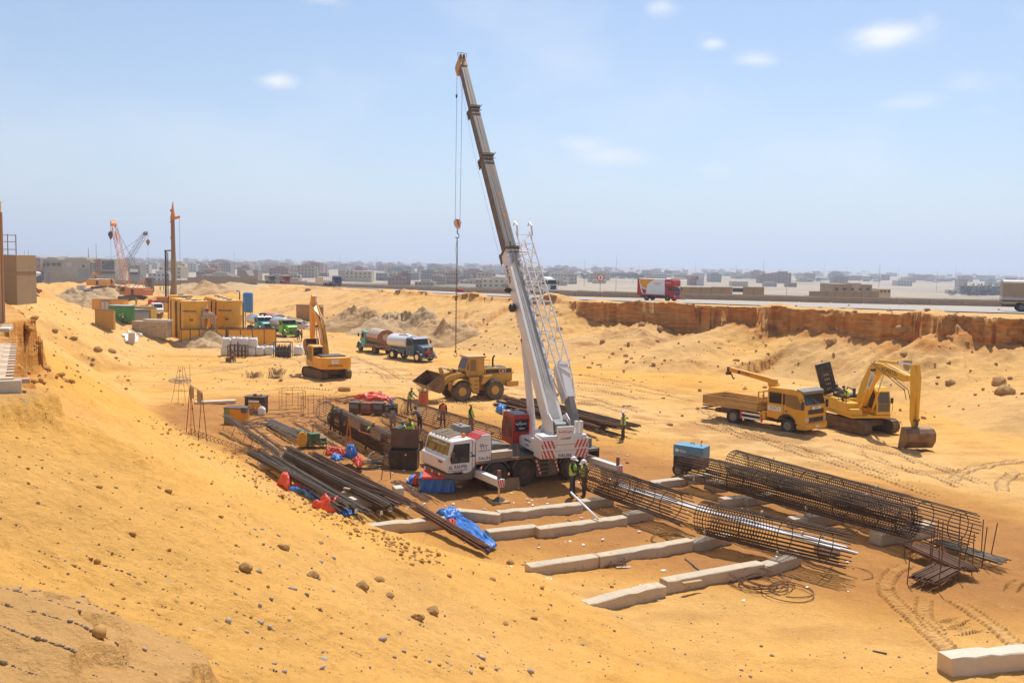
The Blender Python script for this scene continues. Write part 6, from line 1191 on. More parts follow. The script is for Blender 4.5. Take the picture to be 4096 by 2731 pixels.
p = G(*ZB(765,580))+np.array([.45,.5,0]);t = boxthing('bar_cutter','green and orange bar machine under the end of the pale bars','machine',p,-.1,1.3,.9,1.0,HYY);B().box(-.68,-.3,-.47,.47,.0,1.02).o('end_panel',mat('sage_green',(.16,.26,.10),.5,dust=.25),t,.01);B().box(-.7,.75,-.5,.5,1.0,1.06).o('top_plate',DARK,t);B().box(.45,.8,-.5,-.2,.75,1.1).o('motor',mat('teal_grey',(.06,.1,.1),.5),t,.03)
p = G(*ZB(1165,466));t = thing('jerrycan','white plastic jerrycan beside the black bending cabinet','jerrycan',on(*p[:2]));B().prism([(-.24,0),(-.24,.42),(-.12,.55),(.12,.55),(.24,.42),(.24,0)],-.2,.2).o('body',PVC,t,.06,seg=2);B().bar((0,0,.55),(0,0,.6),.06,10).o('cap',SIGNW,t);B().tube([(-.1,0,.54),(-.05,0,.63),(.1,0,.62),(.14,0,.53)],.02).o('handle',PVC,t)
p = G(*ZB(1620,855));t = thing('cutting_machine','green bar cutting machine with a round yellow flywheel guard','machine',on(*p[:2]),.5)
B().box(0,1.5,-.3,.35,.18,.32).o('base',DGREEN,t,.02);B().box(.45,1.05,-.28,.3,.32,.85).o('gearbox',DGREEN,t,.05);B().box(1.0,1.45,-.2,.25,.32,.55).o('jaw',DGREEN,t,.03);B().lathe([(.16,-.3),(.2,-.2),(.2,.2),(.16,.3)],(.1,.15,.85),'y',14).o('motor',DGREEN,t,smooth=True);B().prism([(.28*math.cos(a)-.02,.55+.48*math.sin(a) if math.sin(a) > 0 else .55+.40*math.sin(a)) for a in [i*.3927 for i in range(16)]],-.48,-.32).o('flywheel_guard',mat('guard_yellow',(.7,.36,.02),.5,dust=.2),t,.04);B().bar((.7,0,.8),(.72,0,1.35),.02).o('lever',BLACK,t)
b = B();[b.bar((x,y,0),(x,y,.2),.03,5) for x in (.1,1.4) for y in (-.25,.3)];b.o('leg',DARK,t)
p = G(*ZC(1110,1185));q = G(*ZC(1448,1195));d = (q-p);t = thing('tool_chest','black steel tool chest with its rusty lid standing open','tool chest',on((p+q)[0]/2+.05,(p+q)[1]/2+.45),yawof(d[0],d[1]))
w = 1.45
for (x0,x1,y0,y1) in ((-w/2,w/2,-.45,-.41),(-w/2,w/2,.41,.45),(-w/2,-w/2+.04,-.41,.41),(w/2-.04,w/2,-.41,.41)): B().box(x0,x1,y0,y1,0,.95).o('side',BLACK,t)
B().box(-w/2,w/2,-.44,.44,.02,.06).o('floor',BLACK,t);quad(B(),[(-w/2-.05,.45,.95),(w/2-.05,.45,.95),(w/2-.1,.78,1.85),(-w/2-.1,.78,1.85)],.03).o('lid',mat('lid_rust',(.14,.06,.035),.6,.2,dust=.2,rust=.3),t);B().box(.1,.2,-.48,-.45,.72,.82).o('padlock',CHROME,t,.01)
p = G(*ZA(1025,1048));t = thing('plywood_board','brown board leaning against the wheels of the mobile crane','board',on(*p[:2]),cyaw+math.pi);o = B().box(-.55,.55,-.02,.02,0,.55).o('panel',PLY,t);o.rotation_euler = (R(-22),0,0)
p = G(*ZA(485,1120));t = thing('stool','small round topped stool standing beside the crane outrigger','stool',on(*p[:2]),0);B().lathe([(.15,.44),(.15,.47)],n=16).o('seat',STEEL,t)
for a in (0,2.1,4.2): B().bar((.06*math.cos(a),.06*math.sin(a),.44),(.16*math.cos(a),.16*math.sin(a),0),.012,5).o('leg',DARK,t)
p = G(*ZE(985,378));t = thing('generator','pale blue welding generator on wheels beside the long cages','generator',on(p[0]+.65,p[1]+.55),-.62)
GB = mat('generator_blue',(.07,.28,.42),.45,dust=.2);B().box(-.8,.8,-.45,.45,.95,1.55).o('canopy',GB,t,.04);B().box(-.78,.78,-.43,.43,.45,.95).o('lower_body',BLACK,t,.02)
for s in (-1,1): wheel(t,-.45,s*.5,.30,.2,RUBBER,GREY,.55)
text('Miller',.2,face((-.3,-.455,1.25),(1,0,0),(0,-1,0)),LETW,t);B().lathe([(.09,0),(.09,.01)],(-.6,-.455,1.27),'y',14).o('logo_disc',SIGNW,t);b = B();b.tube([(.5,0,1.55),(.5,0,1.75),(.56,0,1.8)],.03,8);b.o('exhaust',BLACK,t);b = B();b.tube([(-.1,.1,1.55),(-.1,.1,1.62),(.1,.1,1.62),(.1,.1,1.55)],.02);b.o('lifting_eye',BLACK,t);B().bar((.8,0,.35),(1.6,0,.25),.04).o('tow_bar',BLACK,t)
p = G(*ZC(800,505))
for k in range(4):
 t = thing('welding_set',['grey welding set under the red sheet, furthest left','grey welding set under the red sheet, second from the left','grey welding set under the red sheet, third from the left','dark welding set under the right end of the red sheet'][k],'welding set',on(p[0]-.6+k*.85,p[1]+.2-k*.22),-.15,'welding sets under the red sheet')
 B().box(-.38,.38,-.35,.35,.08,.85).o('case',DARK if k != 1 else mat('case_red',(.25,.03,.02),.5),t,.03);B().box(-.3,.3,-.365,-.35,.45,.75).o('control_panel',GREY,t);b = B();b.tube([(-.3,0,.85),(-.3,0,.95),(.3,0,.95),(.3,0,.85)],.02);b.o('handle',BLACK,t)
# orange drum with dry brush
p = G(*ZH(368,1068));t = thing('fire_drum','orange oil drum stuffed with dry brush behind the cages','drum',on(*p[:2]));B().lathe([(.36,0),(.37,.3),(.36,.32),(.37,.6),(.36,.62),(.36,.85)],n=20).o('drum',mat('drum_orange',(.55,.10,.01),.5,dust=.2,rust=.2),t,smooth=True)
b = B()
for k in range(150):
 a = rnd.uniform(0,6.28);e = rnd.uniform(.1,1.2);l = rnd.uniform(.25,.75);r0 = rnd.uniform(0,.3);b.tube([(r0*math.cos(a),r0*math.sin(a),.75),(r0*math.cos(a)+l*.5*math.cos(a)*math.sin(e),r0*math.sin(a)+l*.5*math.sin(a)*math.sin(e),.8+l*.6),(r0*math.cos(a)+l*math.cos(a+.5)*math.sin(e),r0*math.sin(a)+l*math.sin(a+.5)*math.sin(e),.75+l*rnd.uniform(.5,1))],.007,3)
o = b.o('dry_brush',mat('dry_twigs',(.24,.15,.08),.9),t);o['kind'] = 'stuff'
# racks of bars at the right
def rack(label,pts,posts,n,mt,z=.25):
 a,c = G(*pts[0]),G(*pts[1]);d = c-a;L = math.hypot(d[0],d[1]);t = thing('bar_rack',label,'bar rack',on(*a[:2]),yawof(d[0],d[1]))
 for x,y,lean in posts: B().bar((x*L,y,0),(x*L+lean,y,1.5),.02,5).o('post',RUST,t)
 for x in (.15,.8): B().bar((x*L,-.5,z-.05),(x*L,.5,z-.05),.03,5).o('cross_bar',RUST,t)
 for i in range(n): put(unit_bar(.024,mt,6),'bar',t,Matrix.Translation((rnd.uniform(-.15,.15),(i % 12-5.5)*.075+rnd.uniform(-.02,.02),z+.05*(i//12)+rnd.uniform(0,.035))) @ Matrix.Diagonal((L+rnd.uniform(-.1,.1),1,1,1)))
rack('rack of long rusty bars between upright posts at the right',(ZF(1195,1215),ZF(1770,1470)),[(.05,-.5,.0),(.3,.5,.0),(.55,-.5,.1),(.85,.5,0),(.2,.5,.05),(.7,-.5,-.05)],34,REBARR,.35)
rack('short stack of rusty bars end on, lowest at the right edge of the yard',(ZF(1290,1560),ZF(1530,1440)),[(.0,.5,.15),(.0,-.5,.2),(.95,-.45,.1),(.95,.5,.0)],36,REBARR,.22)
rack('thin grey bars on a rack reaching furthest to the right',(ZF(1400,1150),ZF(2140,1370)),[(.3,.3,.0),(.55,-.4,.25),(.72,.4,.2),(.8,-.4,.1),(.6,.4,0)],14,REBARG,.3)

# ------------------------------------------------------------------ tarpaulins and plastic sheets
def sheet(name,label,corners,mt,hgt=.25,n=26,seed=0,crumple=.16,prof=None,cat='tarpaulin',group=None,thick=.012):
 P = [np.array(c,float) for c in corners];g = np.linspace(0,1,n);U,V = np.meshgrid(g,g)
 x = sum(w[...,None]*p for w,p in zip(((1-U)*(1-V),U*(1-V),U*V,(1-U)*V),[q[:2] for q in P]));z0 = sum(w*p[2] for w,p in zip(((1-U)*(1-V),U*(1-V),U*V,(1-U)*V),P))
 nx_ = fbm(U*3+seed,V*3,seed,3);nz_ = fbm(U*4+9+seed,V*4,seed+5,4,.6);rid = np.abs(fbm(U*5+seed*3,V*5+2,seed+9,4,.55))
 e = np.minimum(np.minimum(U,1-U),np.minimum(V,1-V))*4;e = np.clip(e,0,1)
 h = prof(U,V) if prof else hgt*e**.6
 z = z0+h+crumple*(nz_*.8+(.22-rid)*1.5)*np.clip(e+.25,0,1)
 span = np.linalg.norm(P[1][:2]-P[0][:2]);x = x+np.stack([nx_,fbm(U*3+5,V*3+seed,seed+3,3)],-1)*.22*span*.5
 gzv = heights(x[...,0].ravel(),x[...,1].ravel())[0].reshape(n,n);z = np.maximum(z,gzv+.02)
 c = np.array([x[...,0].mean(),x[...,1].mean(),gzv.mean()])
 q = np.array([(i*n+j,i*n+j+1,(i+1)*n+j+1,(i+1)*n+j) for i in range(n-1) for j in range(n-1)])
 me = mesh_np(name,np.stack([x[...,0],x[...,1],z],-1).reshape(-1,3)-c,q);me.materials.append(mt);o = bpy.data.objects.new(name,me);COL.objects.link(o);o.location = c
 s = o.modifiers.new('cloth','SOLIDIFY');s.thickness = thick;s.offset = 1;tag(o,label,cat,group);return o
def cor(z,pts,dz=0): return [(*G(*z(*p))[:2],H(*G(*z(*p))[:2])+dz) for p in pts]
sheet('tarpaulin','big crumpled blue tarpaulin draped over the beam ends in front of the crane',cor(ZG,[(1690,590),(1575,660),(1955,905),(2040,860)],.12),TARPB,.22,34,3,.14)
sheet('tarpaulin','blue tarpaulin fold hanging at the top of the big crumpled one',cor(ZG,[(1560,640),(1640,690),(1790,665),(1680,610)],.3),TARPB,.22,22,5,.14)
sheet('tarpaulin','small red sheet poking out from under the big blue tarpaulin',cor(ZG,[(1625,700),(1690,745),(1725,720),(1665,685)],.05),TARPR,.35,18,7,.1)
sheet('tarpaulin','red sheet heaped over the rusty bundles beside the blue one',cor(ZC,[(310,1110),(420,1150),(600,1150),(420,1060)],.4),TARPR,.35,26,11,.22)
sheet('tarpaulin','blue sheet heap peaked beside the red one on the rusty bundles',cor(ZC,[(560,1150),(640,1190),(720,1180),(630,1110)],.4),TARPB,.6,22,13,.16)
sheet('tarpaulin','blue rags under the left red sheet on the bundles',cor(ZC,[(370,1160),(450,1210),(545,1180),(450,1140)],.4),TARPB,.2,18,15,.14)
sheet('tarpaulin','red sheet hanging off the right of the rusty bundles',cor(ZC,[(640,1200),(740,1260),(810,1230),(740,1170)],.35),TARPR,.3,24,17,.18)
sheet('tarpaulin','red tarpaulin heap at the far left end of the near bundle',cor(ZG,[(320,385),(400,430),(430,395),(360,350)],.0),TARPR,.5,24,19,.2)
sheet('tarpaulin','blue and flattened tarpaulin strip beside the near left bundle',cor(ZG,[(375,410),(620,510),(680,490),(470,410)],.0),TARPB,.22,28,21,.16)
sheet('tarpaulin','red strip lying on the blue tarpaulin strip beside the near left bundle',cor(ZG,[(430,405),(530,450),(550,435),(450,390)],.12),TARPR,.15,20,22,.12)
sheet('tarpaulin','large red tarpaulin heap under the near ends of the left bundles',cor(ZG,[(600,560),(760,615),(860,590),(690,520)],.0),TARPR,.5,28,23,.22)
sheet('tarpaulin','blue tarpaulin edge below the large red heap under the bundle ends',cor(ZG,[(730,610),(870,635),(950,605),(840,580)],.0),TARPB,.16,22,25,.14)
sheet('tarpaulin','folded blue sheet at the left end of the pile behind the crane',cor(ZA,[(855,240),(960,272),(990,240),(900,215)],.0),TARPB,.45,22,27,.16)
sheet('tarpaulin','long red sheet thrown over the welding sets behind the dense cage',cor(ZC,[(660,440),(1150,480),(1160,440),(760,420)],.75),TARPR,.35,30,29,.26)
sheet('tarpaulin','blue end of the red sheet beside the apron wearing worker',cor(ZC,[(1120,490),(1150,505),(1165,480),(1140,465)],.6),TARPB,.4,14,31,.1)
sheet('tarpaulin','blue and red rags left of the blue box in front of the crane cab',cor(ZC,[(1330,1370),(1420,1400),(1500,1350),(1420,1310)],.0),TARPB,.3,22,33,.2)
sheet('tarpaulin','red rag lying between the blue rags and the blue box',cor(ZC,[(1400,1395),(1460,1410),(1500,1370),(1440,1340)],.1),TARPR,.25,18,35,.16)
p,q = G(*ZC(1490,1470)),G(*ZC(1935,1475));d = q-p;t = thing('covered_box','long box wrapped in blue sheet with a red lid in front of the crane','box',on((p+q)[0]/2,(p+q)[1]/2+.45),yawof(d[0],d[1]));L = math.hypot(d[0],d[1])
b = B();n = 12
for i in range(n): x0,x1 = -L/2+L*i/n,-L/2+L*(i+1)/n;j0,j1 = .05*math.sin(i*2.1),.05*math.sin((i+1)*2.1);b.hexa([(x0,-.48-j0,0),(x1,-.48-j1,0),(x1,.45,0),(x0,.45,0),(x0,-.42+j0*.4,.66+j0*.3),(x1,-.42+j1*.4,.66+j1*.3),(x1,.45,.72),(x0,.45,.72)])
b.o('blue_wrap',TARPB,t,smooth=True);b = B();b.hexa([(-L/2+.1,-.5,.60),(L/2-.05,-.5,.66),(L/2-.1,.5,.78),(-L/2+.15,.5,.74),(-L/2+.1,-.48,.74),(L/2-.05,-.48,.76),(L/2-.1,.5,.86),(-L/2+.15,.5,.84)]);b.o('red_lid',TARPR,t,.03);B().beam((-L/2-.1,-.55,0),(-L/2+.25,-.3,.6),.1,.05).o('prop',WOOD,t)

# ------------------------------------------------------------------ people
WAIT = []
def person(name,label,p,yaw,h=1.76,shirt=(.03,.03,.035),legs=(.035,.045,.07),helmet=None,vest=None,lean=0,arms=((10,15),(10,15)),out=(8,8),hip=(4,-4),knee=(0,0),head=0,cap=None,apron=None,group='site workers',dz=0,turn=0):
 k = h/1.76;a = R(lean);pel = Vector((0,0,.93));d = Vector((math.sin(a),0,math.cos(a)));hd = R(lean*.6+head);hv = Vector((math.sin(hd),0,math.cos(hd)))
 J = {'pel': pel,'bel': pel+d*.2,'chest': pel+d*.38,'neck': pel+d*.55};J['head'] = J['neck']+hv*.13;J['crown'] = J['neck']+hv*.24;J['nose'] = J['head']+Vector((math.cos(hd),0,-math.sin(hd)))*.095+hv*-.01
 E = [('pel','bel'),('bel','chest'),('chest','neck'),('neck','head'),('head','crown'),('head','nose')];RD = {'pel': (.125,.16),'bel': (.115,.15),'chest': (.125,.175),'neck': (.06,.06),'head': (.085,.08),'crown': (.07,.065),'nose': (.022,.022)}
 for s,sd in ((1,'l'),(-1,'r')):
  i = 0 if s > 0 else 1;up,el = R(arms[i][0]+lean*.5),R(arms[i][1]);o_ = R(out[i])
  J['sh'+sd] = pel+d*.47+Vector((0,s*.20,0));J['el'+sd] = J['sh'+sd]+Vector((math.sin(up)*math.cos(o_),s*math.sin(o_),-math.cos(up)*math.cos(o_)))*.29;f = up+el
  fv = Vector((math.sin(f)*math.cos(o_),s*math.sin(o_)*(.3 if el < .6 else -.8),-math.cos(f)*math.cos(o_))).normalized();J['wr'+sd] = J['el'+sd]+fv*.25;J['ha'+sd] = J['wr'+sd]+fv*.085
  E += [('chest','sh'+sd),('sh'+sd,'el'+sd),('el'+sd,'wr'+sd),('wr'+sd,'ha'+sd)];RD.update({'sh'+sd: (.075,.075),'el'+sd: (.055,.055),'wr'+sd: (.04,.04),'ha'+sd: (.032,.042)})
  side = Vector((0,1,0)).cross(fv).normalized()
  for q in range(4): J['f%d%s' % (q,sd)] = J['ha'+sd]+fv*(.075-.008*abs(q-1.4))+Vector((0,(q-1.5)*.022,0))+side*.015;E.append(('ha'+sd,'f%d%s' % (q,sd)));RD['f%d%s' % (q,sd)] = (.009,.009)
  J['t'+sd] = J['wr'+sd]+fv*.06+Vector((0,-s*.055,0));E.append(('wr'+sd,'t'+sd));RD['t'+sd] = (.011,.011)
  hp,kn = R(hip[i]),R(knee[i]);J['hi'+sd] = pel+Vector((0,s*.095,-.05));J['kn'+sd] = J['hi'+sd]+Vector((math.sin(hp),s*.05,-math.cos(hp)))*.42;g = hp-kn;J['an'+sd] = J['kn'+sd]+Vector((math.sin(g),s*.02,-math.cos(g)))*.41;J['to'+sd] = J['an'+sd]+Vector((.16,s*.03,-.05))
  E += [('pel','hi'+sd),('hi'+sd,'kn'+sd),('kn'+sd,'an'+sd),('an'+sd,'to'+sd)];RD.update({'hi'+sd: (.105,.1),'kn'+sd: (.072,.07),'an'+sd: (.06,.058),'to'+sd: (.05,.042)})
 low = min(J['anl'].z,J['anr'].z)-.10
 for n_ in J: J[n_] = J[n_]-Vector((0,0,low))
 names = list(J);me = bpy.data.meshes.new('body');me.from_pydata([J[n_] for n_ in names],[(names.index(x),names.index(y)) for x,y in E],[]);t = thing(name,label,'person',(p[0],p[1],p[2]+dz),yaw,group)
 t.scale = (k,k,k);o = bpy.data.objects.new('body',me);COL.objects.link(o);o.parent = t
 sk = o.modifiers.new('skin','SKIN');sk.use_smooth_shade = True;sv = me.skin_vertices[0].data
 for i,n_ in enumerate(names): sv[i].radius = RD[n_];sv[i].use_root = (n_ == 'pel')
 o.modifiers.new('sub','SUBSURF').levels = 1
 cm = lambda c: mat('cloth_%d_%d_%d' % tuple(int(x*200) for x in c),c,.85,dust=.18,var=.15,scale=6)
 WAIT.append((o,J,[SKIN,cm(shirt),cm(legs),mat('boot',(.06,.04,.025),.8,dust=.4)]))
 hx_ = (J['crown']-J['neck']).normalized();T = Matrix.Translation(J['head']+hx_*.055) @ hx_.to_track_quat('Z','Y').to_matrix().to_4x4()
 T = Matrix.Translation(J['head']+hx_*.055) @ Matrix.Rotation(hd,4,'Y')
 if helmet:
  b = B(T);b.ball((0,0,.0),.135,.115,.125,16,8,.5,1.0);b.add([(.135*1.0*math.cos(a_),.118*math.sin(a_),.0) for a_ in [i*.3927 for i in range(16)]]+[((.15+.07*max(math.cos(a_),0))*math.cos(a_),.13*math.sin(a_),-.015) for a_ in [i*.3927 for i in range(16)]],[(i,(i+1) % 16,16+(i+1) % 16,16+i) for i in range(16)]);b.prism([(-.12,.02),(-.06,.12),(.06,.13),(.12,.03)],-.012,.012);b.o('helmet',helmet,t,smooth=True)
 elif cap: b = B(T);b.ball((0,0,-.03),.125,.108,.11,14,8,.45,1.0);b.o('cap',cm(cap),t,smooth=True)
 if vest or apron:
  n = 16;b = B();secs = [(.02,.160,.200),(.15,.155,.190),(.30,.165,.205),(.42,.155,.205),(.52,.10,.14)]
  if apron: secs = [(-.45,.19,.22),(-.2,.175,.215),(.1,.16,.2),(.35,.165,.2)]
  vs = []
  for tt,rx,ry in secs: c_ = J['pel']+(d if tt > 0 else Vector((0,0,1)))*tt;ex = Vector((math.cos(a),0,-math.sin(a)));vs += [c_+ex*(rx*math.cos(q))+Vector((0,ry*math.sin(q),0)) for q in [2*math.pi*i/n for i in range(n)]]
  rng = range(n) if not apron else [i for i in range(n) if i < 5 or i >= 11]
  b.add(vs,[(i*n+j,i*n+(j+1) % n,(i+1)*n+(j+1) % n,(i+1)*n+j) for i in range(len(secs)-1) for j in rng]);v = b.o('apron' if apron else 'vest',cm(apron) if apron else vest,t,smooth=True);v.modifiers.new('cloth','SOLIDIFY').thickness = .012
  if vest:
   b = B();vs = []
   for tt,rx,ry in ((.10,.170,.207),(.145,.169,.205)): c_ = J['pel']+d*tt;vs += [c_+ex*(rx*math.cos(q))+Vector((0,ry*math.sin(q),0)) for q in [2*math.pi*i/n for i in range(n)]]
   b.add(vs,[(j,(j+1) % n,n+(j+1) % n,n+j) for j in range(n)]);b.o('reflective_band',REFL,t,smooth=True)
 return t
def bodies():
 bpy.context.view_layer.update();dg = bpy.context.evaluated_depsgraph_get()
 new = [(o,J,ms,bpy.data.meshes.new_from_object(o.evaluated_get(dg))) for o,J,ms in WAIT]
 for o,J,ms,me in new:
  o.modifiers.clear();o.data = me;me.name = 'body';me.materials.clear()
  for m_ in ms: me.materials.append(m_)
  S_ = [(J['neck'],J['crown'],0)]+[(J['ha'+s],J['f1'+s],0) for s in 'lr']+[(J['wr'+s],J['ha'+s],0) for s in 'lr']+[(J['sh'+s],J['el'+s],1) for s in 'lr']+[(J['el'+s],J['wr'+s],1) for s in 'lr']+[(J['bel'],J['chest'],1),(J['chest'],J['neck']*.85+J['chest']*.15,1)]+[(J['hi'+s],J['kn'+s],2) for s in 'lr']+[(J['kn'+s],J['an'+s]*.9+J['kn'+s]*.1,2) for s in 'lr']+[(J['an'+s],J['to'+s],3) for s in 'lr']+[(J['pel'],J['bel']*.4+J['pel']*.6,2)]
  nf = len(me.polygons);c = np.zeros(nf*3,np.float32);me.polygons.foreach_get('center',c);c = c.reshape(-1,3).astype(float);best = np.full(nf,9e9);ix = np.zeros(nf,np.int32)
  for a,b,m_ in S_:
   a = np.array(a);b = np.array(b);v = b-a;q = np.clip(((c-a)@v)/(v@v),0,1);dd = np.linalg.norm(c-a-q[:,None]*v,axis=1);m = dd < best;best = np.where(m,dd,best);ix = np.where(m,m_,ix)
  me.polygons.foreach_set('material_index',ix);me.polygons.foreach_set('use_smooth',np.ones(nf,bool))
def gp_(z,x,y): p = G(*z(x,y));return (p[0],p[1],H(p[0],p[1]))
jeans = (.045,.06,.09);dk = (.02,.02,.024);kh = (.10,.075,.045)
person('person','man in white helmet, dark jacket and bright vest with arms raised beside the cage',gp_(ZA,1668,1152),-.35,1.80,dk,jeans,HELW,HIVIS,arms=((25,100),(20,95)),out=(14,14),head=12)
person('person','shorter man in white helmet and bright vest looking down beside the man in dark jacket',gp_(ZA,1790,1160),math.pi+.5,1.72,(.10,.12,.16),(.03,.033,.04),HELW,HIVIS,head=22,arms=((12,20),(5,10)))
person('person','man in white helmet and bright vest standing alone behind the crane',gp_(ZA,2198,540),math.pi-.2,1.76,(.16,.15,.15),(.02,.024,.04),HELW,HIVIS,arms=((-5,15),(25,20)),head=5)
person('person','yellow helmet worker in bright vest reaching to the left end of the dense cage',gp_(ZC,402,700),-.3,1.76,(.02,.03,.03),(.09,.09,.095),HELY,HIVIS,arms=((55,60),(50,55)),lean=8)
person('person','dark dressed worker in grey cap with one arm on the dense cage',gp_(ZC,515,757),-.1,1.74,(.015,.015,.016),(.07,.075,.06),cap=(.25,.25,.25),arms=((50,15),(10,15)),out=(20,8))
person('person','yellow helmet worker in red shirt and bright vest bending over beside the dense cage',gp_(ZC,838,950),.1,1.70,(.22,.02,.02),(.018,.018,.02),HELY,HIVIS,lean=32,arms=((45,20),(40,20)),hip=(35,5),knee=(40,25))
person('person','worker in a pale apron standing between the dense cage and the hooped cages',gp_(ZC,1165,690),-1.6,1.74,(.016,.016,.018),(.2,.18,.15),cap=(.12,.12,.14),apron=(.42,.35,.26),arms=((20,40),(20,40)),head=15)
person('person','yellow helmet worker in bright vest and olive trousers facing the dense cage end',gp_(ZC,1400,925),math.pi-.1,1.76,(.09,.06,.04),kh,HELY,HIVIS,lean=10,arms=((50,25),(55,20)),out=(25,12))
person('person','worker in turquoise shirt and cap crouching behind the black tool chest lid',gp_(ZC,1318,935),math.pi+.3,1.66,(.06,.24,.28),(.06,.06,.07),cap=(.28,.26,.22),vest=HIVIS,lean=15,arms=((55,40),(50,40)),hip=(20,10),knee=(25,20))
person('person','welder in grey jacket and green mask bending between the hooped cages',gp_(ZC,1500,722),math.pi-.4,1.74,(.14,.13,.14),(.025,.025,.03),cap=(.05,.09,.07),lean=22,head=25,arms=((40,30),(30,30)))
person('person','yellow helmet worker in blue shirt bending behind the far end of the hooped cage',gp_(ZC,1370,470),-.5,1.74,(.06,.17,.30),(.03,.035,.05),HELY,HIVIS,lean=18,arms=((35,20),(30,25)))
person('person','yellow helmet worker in orange vest standing behind the middle of the hooped cage',gp_(ZC,1790,640),-1.5,1.72,(.02,.03,.025),(.02,.02,.024),HELY,HIVO,head=10)
person('person','yellow helmet worker in bright vest standing behind the near end of the hooped cage',gp_(ZC,2140,715),-.4,1.74,(.018,.02,.02),(.02,.02,.022),HELY,HIVIS,arms=((-15,60),(15,30)),out=(25,8))
person('person','worker in black and yellow helmet standing left in the pair by the cylinders',tuple(GT(*ZK(1742,833))),-1.2,1.74,(.016,.018,.016),dk,HELY)
person('person','worker in mauve shirt and yellow helmet standing right in the pair by the cylinders',tuple(GT(*ZK(1782,837))),math.pi+.6,1.78,(.22,.13,.15),(.02,.02,.022),HELY,arms=((20,90),(5,10)))
kq = KO.matrix_basis @ KOT
pk = kq @ Vector((-.9,-.55,2.05));person('person','mechanic in dark clothes bending into the engine of the bright yellow excavator',tuple(pk),2.2,1.7,(.03,.035,.04),dk,cap=(.02,.02,.02),lean=55,arms=((30,30),(30,30)),hip=(75,75),knee=(95,95),dz=-.35)
pk = kq @ Vector((.1,-.75,1.95));person('person','mechanic in a bright vest crouching on the bright yellow excavator',tuple(pk),3.0,1.7,(.06,.06,.05),dk,cap=(.015,.015,.015),vest=HIVIS,lean=30,arms=((50,20),(50,20)),hip=(85,85),knee=(110,110),dz=-.25)
pk = LD.matrix_basis @ Vector((-.1,.1,1.55));person('person','driver sitting inside the cab of the wheel loader',tuple(pk),LD.rotation_euler[2],1.72,(.08,.1,.12),dk,cap=(.02,.02,.02),arms=((45,30),(45,30)),hip=(80,80),knee=(80,80),dz=.05)
fw_ = 'workers in bright vests at the far end'
for (z,x,y,lab,yw) in [(ZM,1600,1298,'worker in bright vest standing alone in front of the nearer orange crane',1.5),(ZJ,900,915,'worker in bright vest and white helmet beside the green container',-.8),(ZJ,848,278,'worker in bright vest right of the stacked black frames',0),(ZJ,1295,240,'worker in bright vest standing left of the dark shaft',1),(ZJ,1605,300,'worker in bright vest left in the group by the drilling mast',2),(ZJ,1668,300,'worker in bright vest right in the group by the drilling mast',4),(ZM,838,1185,'worker with a white helmet leaning by the blue roofed booth',0)]:
 p = GT(*z(x,y));person('person',lab,tuple(p),yw,1.76*min(1,p[1]/G(*z(x,y))[1]),dk,dk,HELW,HIVIS,group=fw_,lean=40 if 'leaning' in lab else 0)
bodies()

# ------------------------------------------------------------------ slurry plant: tanks, open boxes, bags, cylinders
def GZ(nx,ny,z): d = ray(nx,ny);return _eye+d*((z-EYE)/d[2])
gt_ = 'yellow slurry tanks'
def silo(p,label,ladder=False,bar=True,top=5.05,r=1.62,seed=0):
 z0 = H(p[0],p[1])-.1;h = top-z0;t = thing('slurry_tank',label,'tank',(p[0],p[1],z0),0,gt_)
 B().lathe([(r,0),(r,h*.33),(r+.015,h*.335),(r+.015,h*.345),(r,h*.35),(r,h*.68),(r+.015,h*.685),(r+.015,h*.695),(r,h*.7),(r,h),(r+.06,h),(r+.06,h+.07),(r-.05,h+.07)],n=40).o('shell',TANKY,t,smooth=True)
 B().lathe([(r-.02,h+.03),(1e-4,h+.12)],n=30).o('lid',mat('lid_pale',(.5,.42,.33),.6,dust=.3,rust=.2),t)
 for i in range(3): a = seed+i*1.3;B().box(-.3,.3,-.2,.2,h+.08,h+.22).o('hatch',DARK,t).rotation_euler = (0,0,a)
 if bar: B().box(-.95,.75,-r-.09,-r+.15,h-1.25,h-1.13).o('bracket',MUDST,t)
 b = B();b.prism([(-.1,h*.58),(.35,h*.58),(.35,h*.63),(-.1,h*.63)],-r-.01,-r+.1);b.o('stain_plate',RUSTL,t)
 if ladder:
  b = B(T=Matrix.Rotation(R(-62),4,'Z'))
  for s in (-.2,.2): b.bar((s,-r-.12,0),(s,-r-.12,h),.03,5)
  b.o('ladder_rail',TANKY,t)
  for k in range(int(h/.3)): B(T=Matrix.Rotation(R(-62),4,'Z')).bar((-.2,-r-.12,.2+k*.3),(.2,-r-.12,.2+k*.3),.018,4).o('ladder_rung',TANKY,t)
 for k,a in enumerate((-80,-45) if ladder else (-70,)): B(T=Matrix.Rotation(R(a),4,'Z')).tube([(0,-r-.1,0),(.02,-r-.12,h*.5),(0,-r-.1,h-.3),(0,-r+.1,h-.05)],.07,6).o('pipe',BLACK,t)
 return t
nmL = ['front left','second left','third left','rearmost left']
for k,(x,y) in enumerate([(490,372),(422,352),(372,338),(332,304)]): silo(GZ(*ZK(x,y),5.05)+np.array([0,1.0,0]),'%s yellow slurry tank, %s' % (nmL[k],['with a dark bracket, behind the sand heap','with a ladder on its side','hidden but for its rim and pipe','with a long black pipe down its edge'][k]),k in (1,),k == 0,seed=k)
for k,(x,y) in enumerate([(905,364),(852,350),(800,335),(758,320)]): silo(GZ(*ZK(x,y),5.05)+np.array([0,1.0,0]),'%s yellow slurry tank of the right row, %s' % (['front','second','third','rearmost'][k],['beside a tall black pipe','its bracket peeping out','between the second and the rearmost','half hidden by the left row'][k]),False,True,seed=k*2)
